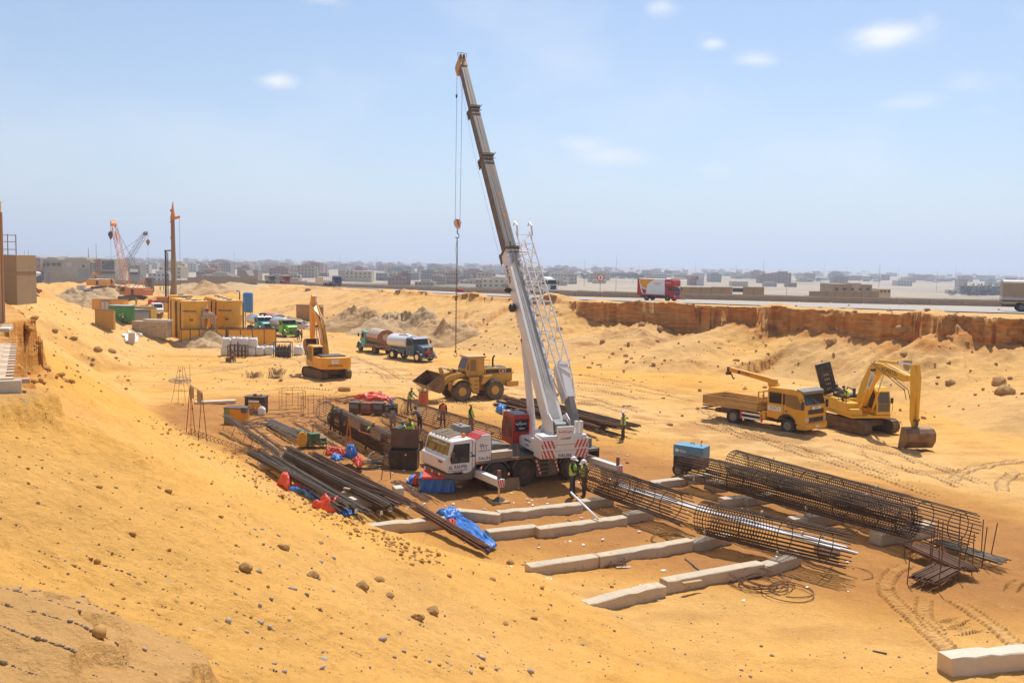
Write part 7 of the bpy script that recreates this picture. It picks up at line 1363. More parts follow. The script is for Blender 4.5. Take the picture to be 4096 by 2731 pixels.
p = G(*ZK(1052,660));t = thing('stand_pipe','tall black pipe standing at the right of the slurry tanks','pipe',on(*p[:2]));b = B();b.tube([(0,0,0),(.05,0,5.4),(-.15,.1,5.7),(-.5,.3,5.75)],.11,8);b.o('riser',BLACK,t,smooth=True)
P1,P2 = G(*ZK(368,905)),G(*ZK(1480,892));dv = (P2-P1)[:2];Lb = np.linalg.norm(dv);dv /= Lb;yb = yawof(*dv)
def openbox(label,s0,s1,n,dep=2.4,h=2.32,off=0):
 o_ = P1[:2]+dv*s0+np.array([-dv[1],dv[0]])*off;t = thing('settling_box',label,'settling box',(*o_,min(H(*o_),H(*(P1[:2]+dv*s1)))-.1),yb,'yellow settling boxes');L = s1-s0;FR = mat('frame_blue',(.05,.06,.08),.6,dust=.3)
 for i in range(n):
  x0,x1 = L*i/n,L*(i+1)/n
  B().box(x0+.05,x1-.05,.0,.04,.1,h-.05).o('panel',BOXY,t);B().box(x0+.05,x1-.05,dep-.04,dep,.1,h-.05).o('panel',BOXY,t)
  B().box(x0-.05,x0+.05,-.03,.08,0,h).o('post',FR,t);B().box(x0-.05,x0+.05,dep-.08,dep+.03,0,h).o('post',FR,t);B().box(x0-.03,x0+.03,.08,dep-.08,.2,h-.02).o('divider',RUSTL,t)
 B().box(L-.05,L+.05,-.03,.08,0,h).o('post',FR,t);B().box(L-.04,L+.0,.08,dep-.08,.1,h-.03).o('panel',BOXY,t)
 for k in range(3): B().box(-.04,0,.1+k*.75,.8+k*.75,.1,h-.05).o('panel',BOXY,t)
 for y in (-.03,dep-.07): B().box(-.05,L+.05,y,y+.1,h,h+.1).o('top_rail',RUST,t)
 B().box(0,L,.05,dep-.05,h-.6,h-.55).o('sludge',mat('sludge',(.12,.08,.05),.6),t)
openbox('long yellow settling box behind the sand heap, its end post at the left',0,5.35,5);openbox('long yellow settling box behind the white bags, near the lime tanker',5.65,Lb,4)
q = P1[:2]+dv*3.35+np.array([-dv[1],dv[0]])*1.1;t = thing('desander','cream coloured shaking screen machine standing on the yellow boxes','machine',(*q,H(*q)+2.25),yb);CR_ = mat('machine_cream',(.42,.36,.26),.6,dust=.35)
for x in (-.75,.75):
 for y in (-.6,.6): B().box(x-.09,x+.09,y-.09,y+.09,0,1.5).o('leg',CR_,t)
B().box(-.95,.95,-.75,.75,1.35,1.55).o('platform',CR_,t);B().prism([(-.8,1.55),(-.7,2.3),(.5,2.0),(.95,1.6)],-.6,.6).o('screen_box',CR_,t,.03);B().prism([(.2,.5),(.3,1.35),(.9,1.3),(.95,.7)],-.4,.4).o('chute',mat('chute',(.6,.35,.15),.5),t);B().bar((-.2,-.65,2.35),(-.2,.65,2.35),.22,12).o('motor',mat('motor_red',(.16,.03,.03),.5,dust=.3),t,smooth=True);B().bar((-.6,-.5,2.5),(-.6,.5,2.5),.2,12).o('motor',CR_,t,smooth=True);b = B();[b.tube([(-1.3,-.7,z),(-.95,-.7,z),(-.95,.7,z)],.03) for z in (.6,1.2,1.9)];b.bar((-1.3,-.7,0),(-1.3,-.7,2.0),.03);b.o('hand_rail',CR_,t)
HEAPS = mat('heap_sand',(.44,.30,.15),.95,dust=.3,var=.25,scale=3,bump=.06);HEAPG = mat('heap_grey',(.52,.35,.18),.95,dust=.2,var=.4,scale=6,bump=.1);HEAPB = mat('heap_brown',(.47,.28,.12),.95,dust=.3,var=.3,scale=2,bump=.1)
def heap(name,label,p,r,h,mt,seed=0,sx=1.,yaw=0,rough=.25,cat='sand heap',n=34,group=None):
 q = [];v = []
 for i in range(n):
  for j in range(n*2):
   rr_ = (i/(n-1));a = 2*math.pi*j/(n*2);v.append((rr_*math.cos(a)*r*sx,rr_*math.sin(a)*r,rr_))
 v = np.array(v);k = fbm(v[:,0]*.8/r*3+seed,v[:,1]*.8/r*3,seed,3);edge = 1+.35*fbm(np.cos(np.arctan2(v[:,1],v[:,0]))*1.5+seed,np.sin(np.arctan2(v[:,1],v[:,0]))*1.5,seed+3,2)
 v[:,0] *= edge;v[:,1] *= edge;z = h*np.clip(1-v[:,2],0,1)**1.05*(1+.5*k)+rough*np.abs(fbm(v[:,0]*1.4+seed,v[:,1]*1.4,seed+7,4))*np.clip((1-v[:,2])*6,0,1)-.05-v[:,2]**6*.25
 c,s = math.cos(yaw),math.sin(yaw);X = v[:,0]*c-v[:,1]*s;Y = v[:,0]*s+v[:,1]*c;zz = z+heights(X+p[0],Y+p[1])[0]-H(p[0],p[1]);m = n*2
 f = np.array([(i*m+j,i*m+(j+1) % m,(i+1)*m+(j+1) % m,(i+1)*m+j) for i in range(n-1) for j in range(m)])[:,::-1]
 me = mesh_np(name,np.stack([X,Y,zz],-1),f);me.materials.append(mt);o = bpy.data.objects.new(name,me);COL.objects.link(o);o.location = on(*p[:2]);tag(o,label,cat,group);return o
heap('sand_heap','brown sand heap piled against the yellow box under the shaking screen',G(*ZK(715,895)),3.3,2.7,HEAPS,3);heap('rubble_heap','pale lumpy spoil heap left of the brown sand heap',G(*ZK(590,905)),2.6,1.4,HEAPG,5,1.3,0,.6)
# big bags
bag_gr = 'white bulk bags'
def bagmesh(seed):
 g = random.Random(seed);n = 16;b = B();secs = [(0,.40),(.08,.49),(.3,.53),(.55,.54),(.8,.52),(.95,.47),(1.02,.36),(1.0,.12)];vs = []
 for k,(z,r_) in enumerate(secs):
  for j in range(n):
   a = 2*math.pi*(j+.5)/n;c,s = math.cos(a),math.sin(a);q = r_/max(abs(c),abs(s))**.72;w = 1+.045*math.sin(a*5+seed+k*.6)+g.uniform(-.02,.02);vs.append((c*q*w,s*q*w,z+g.uniform(-.015,.02)+(.05*math.sin(a*3+seed) if k > 5 else 0)))
 b.add(vs,[(k*n+j,k*n+(j+1) % n,(k+1)*n+(j+1) % n,(k+1)*n+j) for k in range(len(secs)-1) for j in range(n)]+[tuple(range(n))[::-1],tuple(range((len(secs)-1)*n,len(secs)*n))]);return b
def bag(p,z,label,seed,tilt=0):
 t = thing('bulk_bag',label,'bulk bag',(p[0],p[1],z),rnd.uniform(-.15,.15),bag_gr);o = bagmesh(seed).o('sack',BAGW,t,smooth=True)
 for sx,sy in ((-1,-1),(1,-1),(1,1),(-1,1)): b = B();b.tube([(sx*.42,sy*.42,.9),(sx*.40,sy*.40,1.1+rnd.uniform(0,.1)),(sx*.30+rnd.uniform(-.1,.1),sy*.3,1.2+rnd.uniform(-.1,.1)),(sx*.3,sy*.36,1.0)],.025,4);b.o('strap',BAGW,t)
 return t
labs = ['left end of the bottom row','bottom row behind the cylinder frame, left','bottom row behind the cylinder frame, right','bottom row just right of the cylinder frame','bottom row in the middle, alone with a tall strap','bottom row beside the blue cylinder rack']
for k,x in enumerate([880,985,1085,1178,1284,1392]): p = G(*ZK(x,1008));bag(p+np.array([0,.5,0]),H(p[0],p[1]+.5)-.02,'white bulk bag in the '+labs[k],k)
for k,(x,w) in enumerate([(885,'left end of the upper row'),(1000,'second from the left in the upper row'),(1091,'third from the left in the upper row'),(1197,'right end of the upper row')]): p = G(*ZK(x,1008));bag(p+np.array([-.05,.62,0]),H(p[0],p[1]+.5)+.98,'white bulk bag at the '+w,10+k)
p = G(*ZK(1732,1002));bag(p+np.array([0,.5,0]),H(*p[:2])-.02,'white bulk bag standing alone right of the blue cylinder rack',20);p = GT(*ZJ(1648,1195));bag(p,p[2],'white bulk bag with a blue rag on top beside the tall left tanks',22);sheet('rag','blue rag on the bulk bag beside the tall left tanks',[tuple(p+np.array(q)) for q in [(-.4,-.4,.95),(.4,-.4,.95),(.4,.4,.95),(-.4,.4,.95)]],TARPB,.3,12,4,.1,cat='rag')
sheet('plastic_sheet','heap of white plastic sheeting on the slope left of the rusty trough',[tuple(GT(*ZJ(*q))+np.array([0,0,.05])) for q in [(930,1260),(1190,1280),(1240,1140),(900,1120)]],BAGW,.5,26,41,.4,cat='plastic sheet')
p = GT(*ZJ(1060,1300));o = B().box(-.35,.35,-.12,.12,0,1.3).o('concrete_post',CONCP,None,.03);o.location = p;o.rotation_euler = (0,.05,.3);tag(o,'short pale concrete post standing in front of the white plastic sheeting','post')
CYL = mat('cylinder_brown',(.085,.045,.035),.45,.1,dust=.25)
def cylr(px,n,w,h,label,mt,off,nm):
 p = G(*px);t = thing('cylinder_rack',label,'gas cylinder rack',on(*p[:2]));d = .7
 for x in (-w/2,w/2):
  for y in (0,d): B().box(x-.04,x+.04,y-.04,y+.04,0,h).o('post',mt,t)
 for z in ((h,.7) if off else (h,.85,.12)):
  for y in (0,d): B().box(-w/2,w/2,y-.035,y+.035,z-.035,z+.035).o('rail',mt,t)
  for x in (-w/2,w/2): B().box(x-.03,x+.03,.04,d-.04,z-.035,z+.035).o('rail',mt,t)
 for i in range(n):
  x = -w/2+.2+(w-.4)*i/(n-1);c = thing('gas_cylinder','brown gas cylinder in the %s, %s from the left' % (nm,ORD[i]),'gas cylinder',(p[0]+x,p[1]+.35+.1*(i % 2),H(*p[:2])),0,'gas cylinders');hh = [1.3,1.35,1.7,1.25,1.3][i % 5] if off else 1.35+.06*(i % 3)
  B().lathe([(.11,0),(.115,.05),(.115,hh-.25),(.08,hh-.08),(.035,hh)],n=14).o('body',CYL,c,smooth=True);B().lathe([(.035,hh),(.05,hh+.02),(.05,hh+.14),(.02,hh+.16)],n=8).o('valve',DARK,c)
 return t
cylr(ZK(1022,1026),5,2.05,1.35,'thin dark frame holding gas cylinders in front of the white bags',DARK,True,'thin dark frame');cylr(ZK(1552,1020),9,1.95,1.85,'blue steel rack full of gas cylinders right of the white bags',mat('rack_blue',(.05,.12,.2),.5,dust=.25),False,'blue steel rack')
p = G(*ZK(965,1080));t = thing('welding_cart','brown welding cart leaning in front of the thin dark frame','cart',on(*p[:2]));B().box(-.65,-.1,-.2,.2,.1,.5).o('box',mat('cart_brown',(.12,.04,.025),.6,dust=.3),t,.02);b = B();b.beam((.15,0,.1),(-.1,.25,1.25),.16,.12);b.beam((.4,-.1,.1),(.05,.2,1.3),.1,.1);b.o('leaning_beam',RUSTL,t);B().ball((-.0,-.1,.6),.25,.2,.3).o('motor',mat('cart_red',(.14,.03,.03),.5,dust=.3),t,smooth=True);B().box(-1.2,1.1,-.5,.3,0,.05).o('boards',PLY,t)
p = AD(*ZK(1152,500),148);t = thing('air_receiver','upright blue air tank between the slurry tanks and the lime tanker','tank',(p[0],p[1],H(p[0],p[1])));z = p[2]-H(p[0],p[1]);B().lathe([(.3,z),(.78,z+.15),(.8,z+.3),(.8,z+3.0),(.72,z+3.2),(.3,z+3.35),(1e-4,z+3.36)],n=20).o('vessel',mat('air_blue',(.04,.22,.48),.45,dust=.15),t,smooth=True);b = B();[b.bar((x,y,0),(x,y,z+.4),.06,5) for x in (-.55,.55) for y in (-.5,.5)];b.box(-1.8,-.9,-.5,.5,0,z+1.6);b.o('stand',MUDST,t)
p = GT(*ZL(398,838));t = thing('steel_skip','brown yellow steel box at the foot of the bank behind the orange excavator','skip',(p[0],p[1]+.8,p[2]),-.15)
for i in range(4): B().box(-2.3+i*1.15,-1.2+i*1.15,-.9,-.84,.05,3.0).o('panel',mat('skip_yellow',(.45,.24,.05),.6,dust=.35,rust=.3),t)
B().box(-2.35,2.3,-.84,1.0,0,2.7).o('body',RUSTL,t);B().box(-2.4,2.35,-.92,1.02,2.9,3.05).o('rim',RUST,t)

# ------------------------------------------------------------------ the far left yard
def crate(name,label,cat,px,w,h,d,mt,yaw=0.,D=None,group=None,rim=None,wpx=None):
 p = GT(*px) if D is None else AD(*px,D);z = min(p[2],H(p[0],p[1]))-.1;t = thing(name,label,cat,(p[0],p[1]+d/2,z),yaw,group);sc_ = min(1,p[1]/max(G(*px)[1],1));t.scale = (sc_,)*3;B().box(-w/2,w/2,-d/2,d/2,0,h+p[2]-z).o('body',mt,t,.03)
 n = max(2,int(w/1.1))
 for i in range(n+1): x = -w/2+w*i/n;B().box(x-.05,x+.05,-d/2-.03,-d/2+.01,0,h+p[2]-z).o('rib',rim or mt,t)
 B().box(-w/2-.04,w/2+.04,-d/2-.04,d/2+.04,h+p[2]-z,h+p[2]-z+.08).o('top_edge',rim or RUST,t);return t
dgl = 128
crate('steel_panel_box','plain ochre steel box standing at the top edge of the left slope','steel box',ZJ(540,1018),2.75,3.0,1.0,mat('ochre',(.46,.26,.05),.6,dust=.2,var=.06),.05)
t = crate('office_container','green container with pale letters beside the ochre box','container',ZJ(800,862),3.6,2.7,2.6,CGREEN,-.12);text('EV',.62,face((.55,-1.345,1.15),(1,0,0),(0,-1,0),1.1),SIGNW,t);B().box(-2.0,2.3,-1.5,1.4,2.85,2.95).o('roof_sheet',mat('roof_blue',(.30,.42,.5),.5,dust=.3),t)
crate('steel_container','yellow container behind the white booth, left of the green container','container',ZJ(620,690),7.0,2.6,2.4,BOXY,-.05);crate('site_booth','whitish site booth between the ochre box and the green container','booth',ZJ(570,690),1.9,2.2,2.0,mat('booth_white',(.6,.52,.45),.6,dust=.3),-.1,rim=mat('booth_blue',(.05,.1,.25),.5))
t = crate('pump_container','yellow container with a black doorway right of the green container','container',ZJ(1150,838),5.9,2.3,2.4,mat('mustard',(.5,.33,.03),.55,dust=.15),-.08);B().box(1.6,2.3,-1.24,-1.215,.3,2.2).o('doorway',BLACK,t)
t = crate('slurry_trough','rust stained whitish trough wall left of the tall slurry tanks','trough',ZJ(1410,1160),5.2,2.1,1.6,mat('stained_white',(.42,.33,.23),.75,dust=.35,rust=.35,scale=1.2),-.12,rim=mat('stained_rib',(.5,.4,.28),.7,dust=.2));B().box(-1.2,2.7,-.4,1.0,2.25,2.55).o('white_slab',CONCP,t)
p = GT(*ZJ(1160,888));t = thing('horizontal_tank','grey horizontal cylinder tank in front of the yellow container with a doorway','tank',(p[0],p[1]+1,p[2]+.8),.4);B().lathe([(1e-4,-1.6),(1.3,-1.6),(1.35,-1.5),(1.35,1.5),(1.3,1.6),(1e-4,1.6)],(0,0,0),'x',28).o('vessel',mat('tank_grey2',(.33,.32,.30),.5,.2,dust=.3),t,smooth=True);B().box(-1.8,1.9,-.9,.9,1.3,1.4).o('cover_board',CONCP,t)
p = GT(*ZJ(1550,738));t = thing('van','white van parked behind the slurry trough','van',tuple(p),-1.1);B().prism([(-2.3,.35),(-2.3,1.8),(-2.1,1.95),(.9,1.95),(1.6,1.2),(2.3,1.0),(2.35,.4)],-.85,.85).o('body',WHITE,t,.06);pane('windscreen',GLASS,t,[(1.6,-.75,1.25),(1.6,.75,1.25),(.98,.72,1.88),(.98,-.72,1.88)])
for s in (1,-1): B().prism([(-.3,1.2),(-.3,1.75),(.8,1.75),(1.3,1.2)],s*.86-.01,s*.86+.01).o('side_window',GLASS,t);wheel(t,1.4,s*.75,.33,.2);wheel(t,-1.4,s*.75,.33,.2)
crate('pump_box','small yellow pump box left of the black pipes of the tanks','pump box',ZJ(1665,700),2.2,2.1,1.5,BOXY,0.);crate('site_booth','small white booth with a blue roof on the sandy track','booth',ZJ(98,345),2.1,2.4,2.0,mat('booth2',(.6,.56,.5),.6,dust=.25),0.,rim=mat('booth_blue2',(.05,.2,.5),.5))
t = crate('frame_stack','stack of black steel frames between the two orange cranes','steel frames',ZJ(720,343),3.4,.5,2.0,MUDST,.1)
for k in range(3): B().box(-1.7,1.7,-1.0,1.0,.9+k*.7,1.2+k*.7).o('frame',MUDST,t,.02)
for x in (-1.5,1.5): B().box(x-.1,x+.1,-.95,.95,.5,2.4).o('spacer_post',MUDST,t)
p = GT(*ZJ(270,368));t = thing('casing_pipe','black ribbed casing pipe lying right of the white booth','pipe',(p[0],p[1],p[2]+.85),.5);B().lathe([(.78,-2),(.85,-2),(.85,-1.9)]+[(.85+.03*(i % 2),-1.9+i*.2) for i in range(20)]+[(.85,2),(.78,2),(.78,-2)],ax='x',n=22).o('casing',BLACK,t); 
p = AD(*ZJ(1405,240),300);o = B().box(-1.1,1.1,-1,1,-2,3.3).o('shaft_form',mat('form_dark',(.07,.06,.055),.7,dust=.3),None,.03);o.location = p;tag(o,'dark square steel shaft standing before the concrete fence','steel shaft')
p = GT(*ZJ(1468,562));t = thing('plastic_barrier','red plastic barrier left of the slurry tanks','barrier',tuple(p))
for x in (-.55,.55): B().box(x-.5,x+.5,-.05,.05,.15,1.05).o('panel',REDS,t)
for x in (-1.0,0,1.0): B().box(x-.06,x+.06,-.25,.25,0,.15).o('foot',REDS,t)
for k,(x,y,r_,h_,m_,lab) in enumerate([(180,520,6,3.2,HEAPS,'brown spoil heap below the white booth with a blue roof'),(620,420,6.5,2.6,HEAPG,'grey spoil heap between the stacked frames and the yellow container'),(820,400,4,1.6,HEAPB,'low spoil heap left of the nearer orange crane'),(2150,330,9,3.2,HEAPG,'long pale rubble heap right of the drilling mast'),(2450,330,8,3.0,HEAPB,'brown rubble heap behind the slurry tanks'),(2900,290,9,2.4,HEAPG,'low rubble heap below the right end of the concrete fence'),(240,600,4,1.6,HEAPS,'small sand heap left of the yellow container')]):
 p = GT(*ZJ(x,y));heap('spoil_heap',lab,p,r_,h_,m_,50+k,1.4,0,.5,'spoil heap',group='spoil heaps')
for k,(x,y,r_,h_,m_,lab) in enumerate([(760,905,4.2,2.6,HEAPB,'brown spoil heap at the bank foot behind the orange excavator'),(920,890,4.6,3.6,HEAPB,'big clayey spoil heap left of the teal truck'),(1060,880,3.0,2.6,HEAPB,'pointed spoil heap behind the teal truck'),(1330,985,5.0,3.2,HEAPG,'grey spoil heap behind the brown tank'),(1600,960,3.6,3.2,HEAPS,'rounded spoil heap behind the blue tanker cab'),(1720,1040,5.0,2.2,HEAPB,'rough spoil heap right of the blue tanker cab'),(1980,1060,4.4,2.4,HEAPB,'spoil heap at the bank foot left of the hanging chain'),(200,860,3.0,1.2,HEAPB,'low spoil heap behind the white saloon car')]):
 p = GT(*ZL(x,y));heap('spoil_heap',lab,p,r_,h_,m_,70+k,1.3,0,.38,'spoil heap',group='spoil heaps')
# crawler cranes
def lattice(t,a,c,w,mt,n=16,tip=.45):
 M_,L = axisM(a,c);W_ = lambda x: w*min(1,.35+x/(L*.12),tip+(L-x)/(L*.1))
 for sy in (-1,1):
  for sz in (-1,1): b = B(M_);b.tube([(x,sy*W_(x)/2,sz*W_(x)/2) for x in (0,L*.1,L*.5,L*.92,L)],.07,5);b.o('boom_chord',mt,t)
 b = B(M_);xs = np.linspace(.3,L-.3,n+1)
 for i in range(n):
  x,y = xs[i],xs[i+1];s = 1 if i % 2 else -1
  for k in (-1,1): b.bar((x,s*W_(x)/2,k*W_(x)/2),(y,-s*W_(y)/2,k*W_(y)/2),.04,4);b.bar((x,k*W_(x)/2,s*W_(x)/2),(y,k*W_(y)/2,-s*W_(y)/2),.04,4)
 o = b.o('boom_lacing',mt,t);o['kind'] = 'stuff';return M_,L
def crawler_crane(label,px,yaw,bt,tip,Dt,mt,col,hook,seed):
 p = GT(*px);t = thing('crawler_crane',label,'crawler crane',tuple(p),0,'crawler cranes');T = Matrix.Rotation(yaw,4,'Z');iT = Matrix.Translation(-Vector(p))
 for s in (1,-1): B(T).prism([(-3.0,.3),(-2.7,.05),(2.7,.05),(3.0,.3),(3.0,.8),(2.7,1.05),(-2.7,1.05),(-3.0,.8)],s*1.9-.42,s*1.9+.42).o('track',MUDST,t,.03)
 B(T).box(-1.8,1.8,-1.6,1.6,.5,1.2).o('undercarriage',MUDST,t);B(T).box(-4.2,2.2,-1.7,1.7,1.35,3.3).o('engine_house',col,t,.06);B(T).box(-4.9,-4.2,-1.65,1.65,1.3,2.9).o('counterweight',col,t,.1);B(T).prism([(1.0,1.35),(1.0,3.6),(2.6,3.5),(3.1,2.5),(3.0,1.35)],.7,1.72).o('cab',col,t,.05);B(T).box(-4.2,2.2,-1.72,1.72,3.3,3.38).o('roof',SIGNW,t)
 for s in (-1,1): B(T).box(-1.5,-.6,s*1.7-.015,s*1.7+.015,1.5,2.9).o('louvre',BLACK,t);B(T).prism([(1.2,2.2),(1.2,3.4),(2.4,3.3),(2.8,2.5),(2.8,2.2)],s*.5+1.21-.52*(s < 0)*.0-.015,s*.5+1.21+.015).o('window',GLASS,t)
 a = iT @ Vector(AD(*bt,p[1]-1));c = iT @ Vector(AD(*tip,Dt));lattice(t,a,c,1.35,mt);d = (c-a).normalized()
 B().beam(c-d*.3,c+d*1.4,1.5,1.0,w2=1.2,h2=.8).o('boom_head',mt,t,.05);k = a+(c-a)*.72; 
 if col is mt: B().beam(k,k+d*4.0,.06,1.3).o('boom_plate',mt,t)
 g = T @ Vector((-3.2,0,5.6));b = B()
 for s in (-.8,.8): b.bar(T @ Vector((-.5,s,3.3)),g+T.to_3x3() @ Vector((0,s*.6,0)),.09,5);b.bar(T @ Vector((-4.0,s,3.3)),g+T.to_3x3() @ Vector((0,s*.6,0)),.09,5)
 b.o('gantry',mt if col is mt else col,t);b = B();[b.tube([g+Vector((0,s,0)),c+Vector((0,s,0))],.035,4) for s in (-.3,.3)];b.o('pendant_rope',DARK,t)
 hk = iT @ Vector(AD(*hook,Dt));top = c+d*1.2;b = B();b.tube([(hk.x,hk.y,top.z),(hk.x,hk.y,hk.z+.6)],.05,4);b.tube([(hk.x,hk.y,hk.z-1),(hk.x,hk.y,2.0)],.03,4);b.o('hoist_rope',DARK,t);B().lathe([(1e-4,-1.4),(.35,-.8),(.75,0),(.65,.6),(.25,1.0),(1e-4,1.05)],tuple(hk),n=10,sy=.5).o('hook_block',RUSTL if col is not mt else BLACK,t,smooth=True)
 return t
crawler_crane('nearer orange crawler crane with an orange lattice boom leaning left',ZM(1565,1232),R(165),ZM(1505,1100),ZM(1335,345),255,ORANGE,ORANGE,ZM(1300,470),1)
crawler_crane('farther orange crawler crane with a dark grey lattice boom leaning right',ZM(1215,1112),R(-8),ZM(1335,1030),ZM(1705,455),330,mat('boom_slate',(.07,.075,.08),.5,dust=.2),HYY,ZM(1738,555),2)
# drilling rig: only its mast shows above the tanks
p = AD(*ZM(2047,1182),205);z0 = H(p[0],p[1]);t = thing('drilling_rig','tall brown drilling mast rising behind the yellow tanks','drilling rig',(p[0],p[1],z0));tp = Vector(AD(*ZM(2028,290),205))-Vector((p[0],p[1],z0));MB_ = mat('mast_brown',(.22,.11,.05),.6,.1,dust=.3,rust=.4)
B().beam((0,0,0),(tp.x*.55,0,tp.z*.55),.95,.95,w2=.85,h2=.85).o('lower_mast',mat('mast_grey',(.22,.17,.11),.6,dust=.3,rust=.4),t,.05);B().beam((tp.x*.55,0,tp.z*.55),tuple(tp),.78,.78,w2=.66,h2=.66).o('upper_mast',MB_,t,.04);b = B();b.prism([(tp.x-.5,tp.z),(tp.x-.1,tp.z+2.6),(tp.x+.1,tp.z+3.9),(tp.x+.2,tp.z+2.6),(tp.x+.5,tp.z+.6),(tp.x+1.6,tp.z+.9),(tp.x+1.6,tp.z+.4),(tp.x+.4,tp.z)],-.3,.3);b.o('mast_head',ORANGE,t,.02)
B().bar((-1.9,0,.5),(-1.8,0,11.5),.22,8).o('kelly_pipe',BLACK,t);B().bar((-1.4,0,.5),(-1.35,0,11.0),.1,6).o('kelly_pipe',BLACK,t);b = B();b.beam((-2.1,0,11.3),(0,0,11.5),.3,.3);b.beam((-1.8,0,.8),(.3,0,.8),.8,.5);[b.box(-.6,-.4,-.3,.3,z,z+.5) for z in (14,17.5,20)];b.beam((-.9,0,1),(-.3,0,5.5),.25,.25);b.o('mast_bracket',MB_,t);B().tube([(tp.x+1.5,0,tp.z+.5),(tp.x+1.5,0,3)],.03,4).o('rope',DARK,t);B().box(-3.5,3.0,-1.5,2.2,.0,1.1).o('rig_base',ORANGE,t,.05)
# concrete fence and what stands behind it
F_ = [AD(*q,D)[:3] for q,D in [(ZK(1255,192),322),(ZK(960,194),326),(ZK(300,196),340),(ZM(1780,1088),348),(ZM(1300,1062),365),(ZM(960,1046),378),(ZM(740,985),400),(ZM(600,970),420),(ZM(510,965),430)]]
ft = thing('concrete_fence','long grey concrete panel fence along the far end of the pit','fence',(0,0,0));pl_ = None
for a,c in zip(F_[:-1],F_[1:]):
 d = c-a;L = math.hypot(d[0],d[1]);n = max(1,int(L/4.2))
 for i in range(n):
  q = a+d*i/n;r_ = a+d*(i+1)/n;y = yawof(*(r_-q)[:2]);w = math.hypot(*(r_-q)[:2])
  if pl_ is None: pl_ = B().box(0,1,-.06,.06,-2.5,2.35).o('panel',CONCG,ft);po = B().box(-.14,.14,-.16,.16,-2.5,2.5).o('post',CONCG,ft);o,o2 = pl_,po
  else: o,o2 = inst(pl_,ft),inst(po,ft)
  o.location = q;o.rotation_euler = (0,0,y);o.scale = (w,1,1+.02*math.sin(i*3));o2.location = q;o2.rotation_euler = (0,0,y)
ft2 = thing('concrete_fence','second pale ribbed fence rising behind the long grey one','fence',(0,0,0));a,c = AD(*ZK(440,120),360),AD(*ZK(1250,124),345);n = 34
for i in range(n):
 q = a+(c-a)*i/n;k = math.sin(math.pi*min(1,(i+2)/n))
 if i == 0: pl2 = B().box(0,1,-.06,.06,-3,1).o('panel',CONCG,ft2);o = pl2
 else: o = inst(pl2,ft2)
 o.location = q;w = np.linalg.norm((c-a)[:2])/n*.92;o.rotation_euler = (0,0,yawof(*(c-a)[:2]));o.scale = (w,1,1.0+.5*k)

# ------------------------------------------------------------------ the school, the town on the plain, trees, poles
CREAM = mat('render_cream',(.45,.36,.26),.9,dust=.2,var=.06,scale=.2);PALEW = mat('render_pale',(.55,.5,.42),.9,dust=.2,var=.05,scale=.2);BRICKR = mat('brick_red',(.30,.15,.10),.9,dust=.25,var=.1,scale=.3);TERRA = mat('terracotta',(.40,.17,.10),.85,dust=.15,var=.05,scale=.3);WARM = mat('render_yellow',(.58,.46,.27),.9,dust=.15,var=.05,scale=.2);GREYB = mat('render_grey',(.30,.28,.26),.9,dust=.2,var=.08,scale=.2);PINK = mat('render_pink',(.46,.30,.20),.9,dust=.2,var=.06,scale=.2);SLOT = mat('window_dark',(.05,.05,.05),.4,dust=.1)
DS = 500
def blk(t,x0,y0,x1,y1,mt,D=DS,dep=14,name='wall',z=ZM,dz=0):    # a box whose front fills a rectangle of the photograph at that distance
 a,c = AD(*z(x0,y1),D),AD(*z(x1,y0),D);m,m2 = AD(*z((x0+x1)/2,y1),D),AD(*z((x0+x1)/2,y0),D);return B().box(a[0],c[0],D,D+dep,m[2]-dz,m2[2]).o(name,mt,t)
def rail(t,x0,y0,x1,y1,mt,D=DS-.3,name='window',z=ZM): return blk(t,x0,y0,x1,y1,mt,D,.25,name,z)
t = thing('school_block','white slotted school block with a terracotta strip behind the mixer truck','building',(0,0,0))
blk(t,208,735,470,880,CREAM,dz=0);blk(t,208,880,470,945,SLOT,DS+3,10,dz=6);rail(t,222,748,396,878,PALEW,DS-.4,'facade_panel');rail(t,397,740,470,900,TERRA,DS-.5,'brick_strip')
for i in range(11): rail(t,236+i*14.5,765,241+i*14.5,868,SLOT,DS-.7)
for i in range(6): rail(t,212+i*38,880,220+i*38,945,CREAM,DS,'column')
b = B();c = AD(*ZM(432,800),DS-.9);b.lathe([(1.5,-.1),(1.5,.1)],tuple(c),'y',16);b.o('logo_disc',GREYB,t)
t = thing('school_block','long low beige school wing with paired windows behind the mound','building',(0,0,0));blk(t,472,757,740,905,CREAM,DS+4,dz=8);blk(t,556,732,676,757,WARM,DS+8,8,'roof_block')
for x in (486,545,610,668): rail(t,x,795,x+38,832,SLOT,DS+3.6)
t = thing('school_block','big windowless beige school hall in the middle of the far left','building',(0,0,0));blk(t,736,757,1052,965,CREAM,DS-2,20,dz=8);blk(t,765,735,1020,757,WARM,DS+2,10,'roof_block');rail(t,780,790,842,840,PALEW,DS-2.3,'blank_panel');rail(t,965,820,990,848,SLOT,DS-2.3);rail(t,930,870,1030,965,GREYB,DS-2.4,'scaffold')
t = thing('stair_tower','open zigzag stair tower between the school hall and the right block','building',(0,0,0));blk(t,1054,762,1142,968,GREYB,DS+3,8,dz=8)
for i in range(4):
 for s in (0,1): a,c = AD(*ZM(1060 if s == 0 else 1138,785+i*46+s*22),DS),AD(*ZM(1138 if s == 0 else 1060,805+i*46+s*22),DS);B().beam(tuple(a),tuple(c),2,1.1).o('stair_flight',CREAM,t)
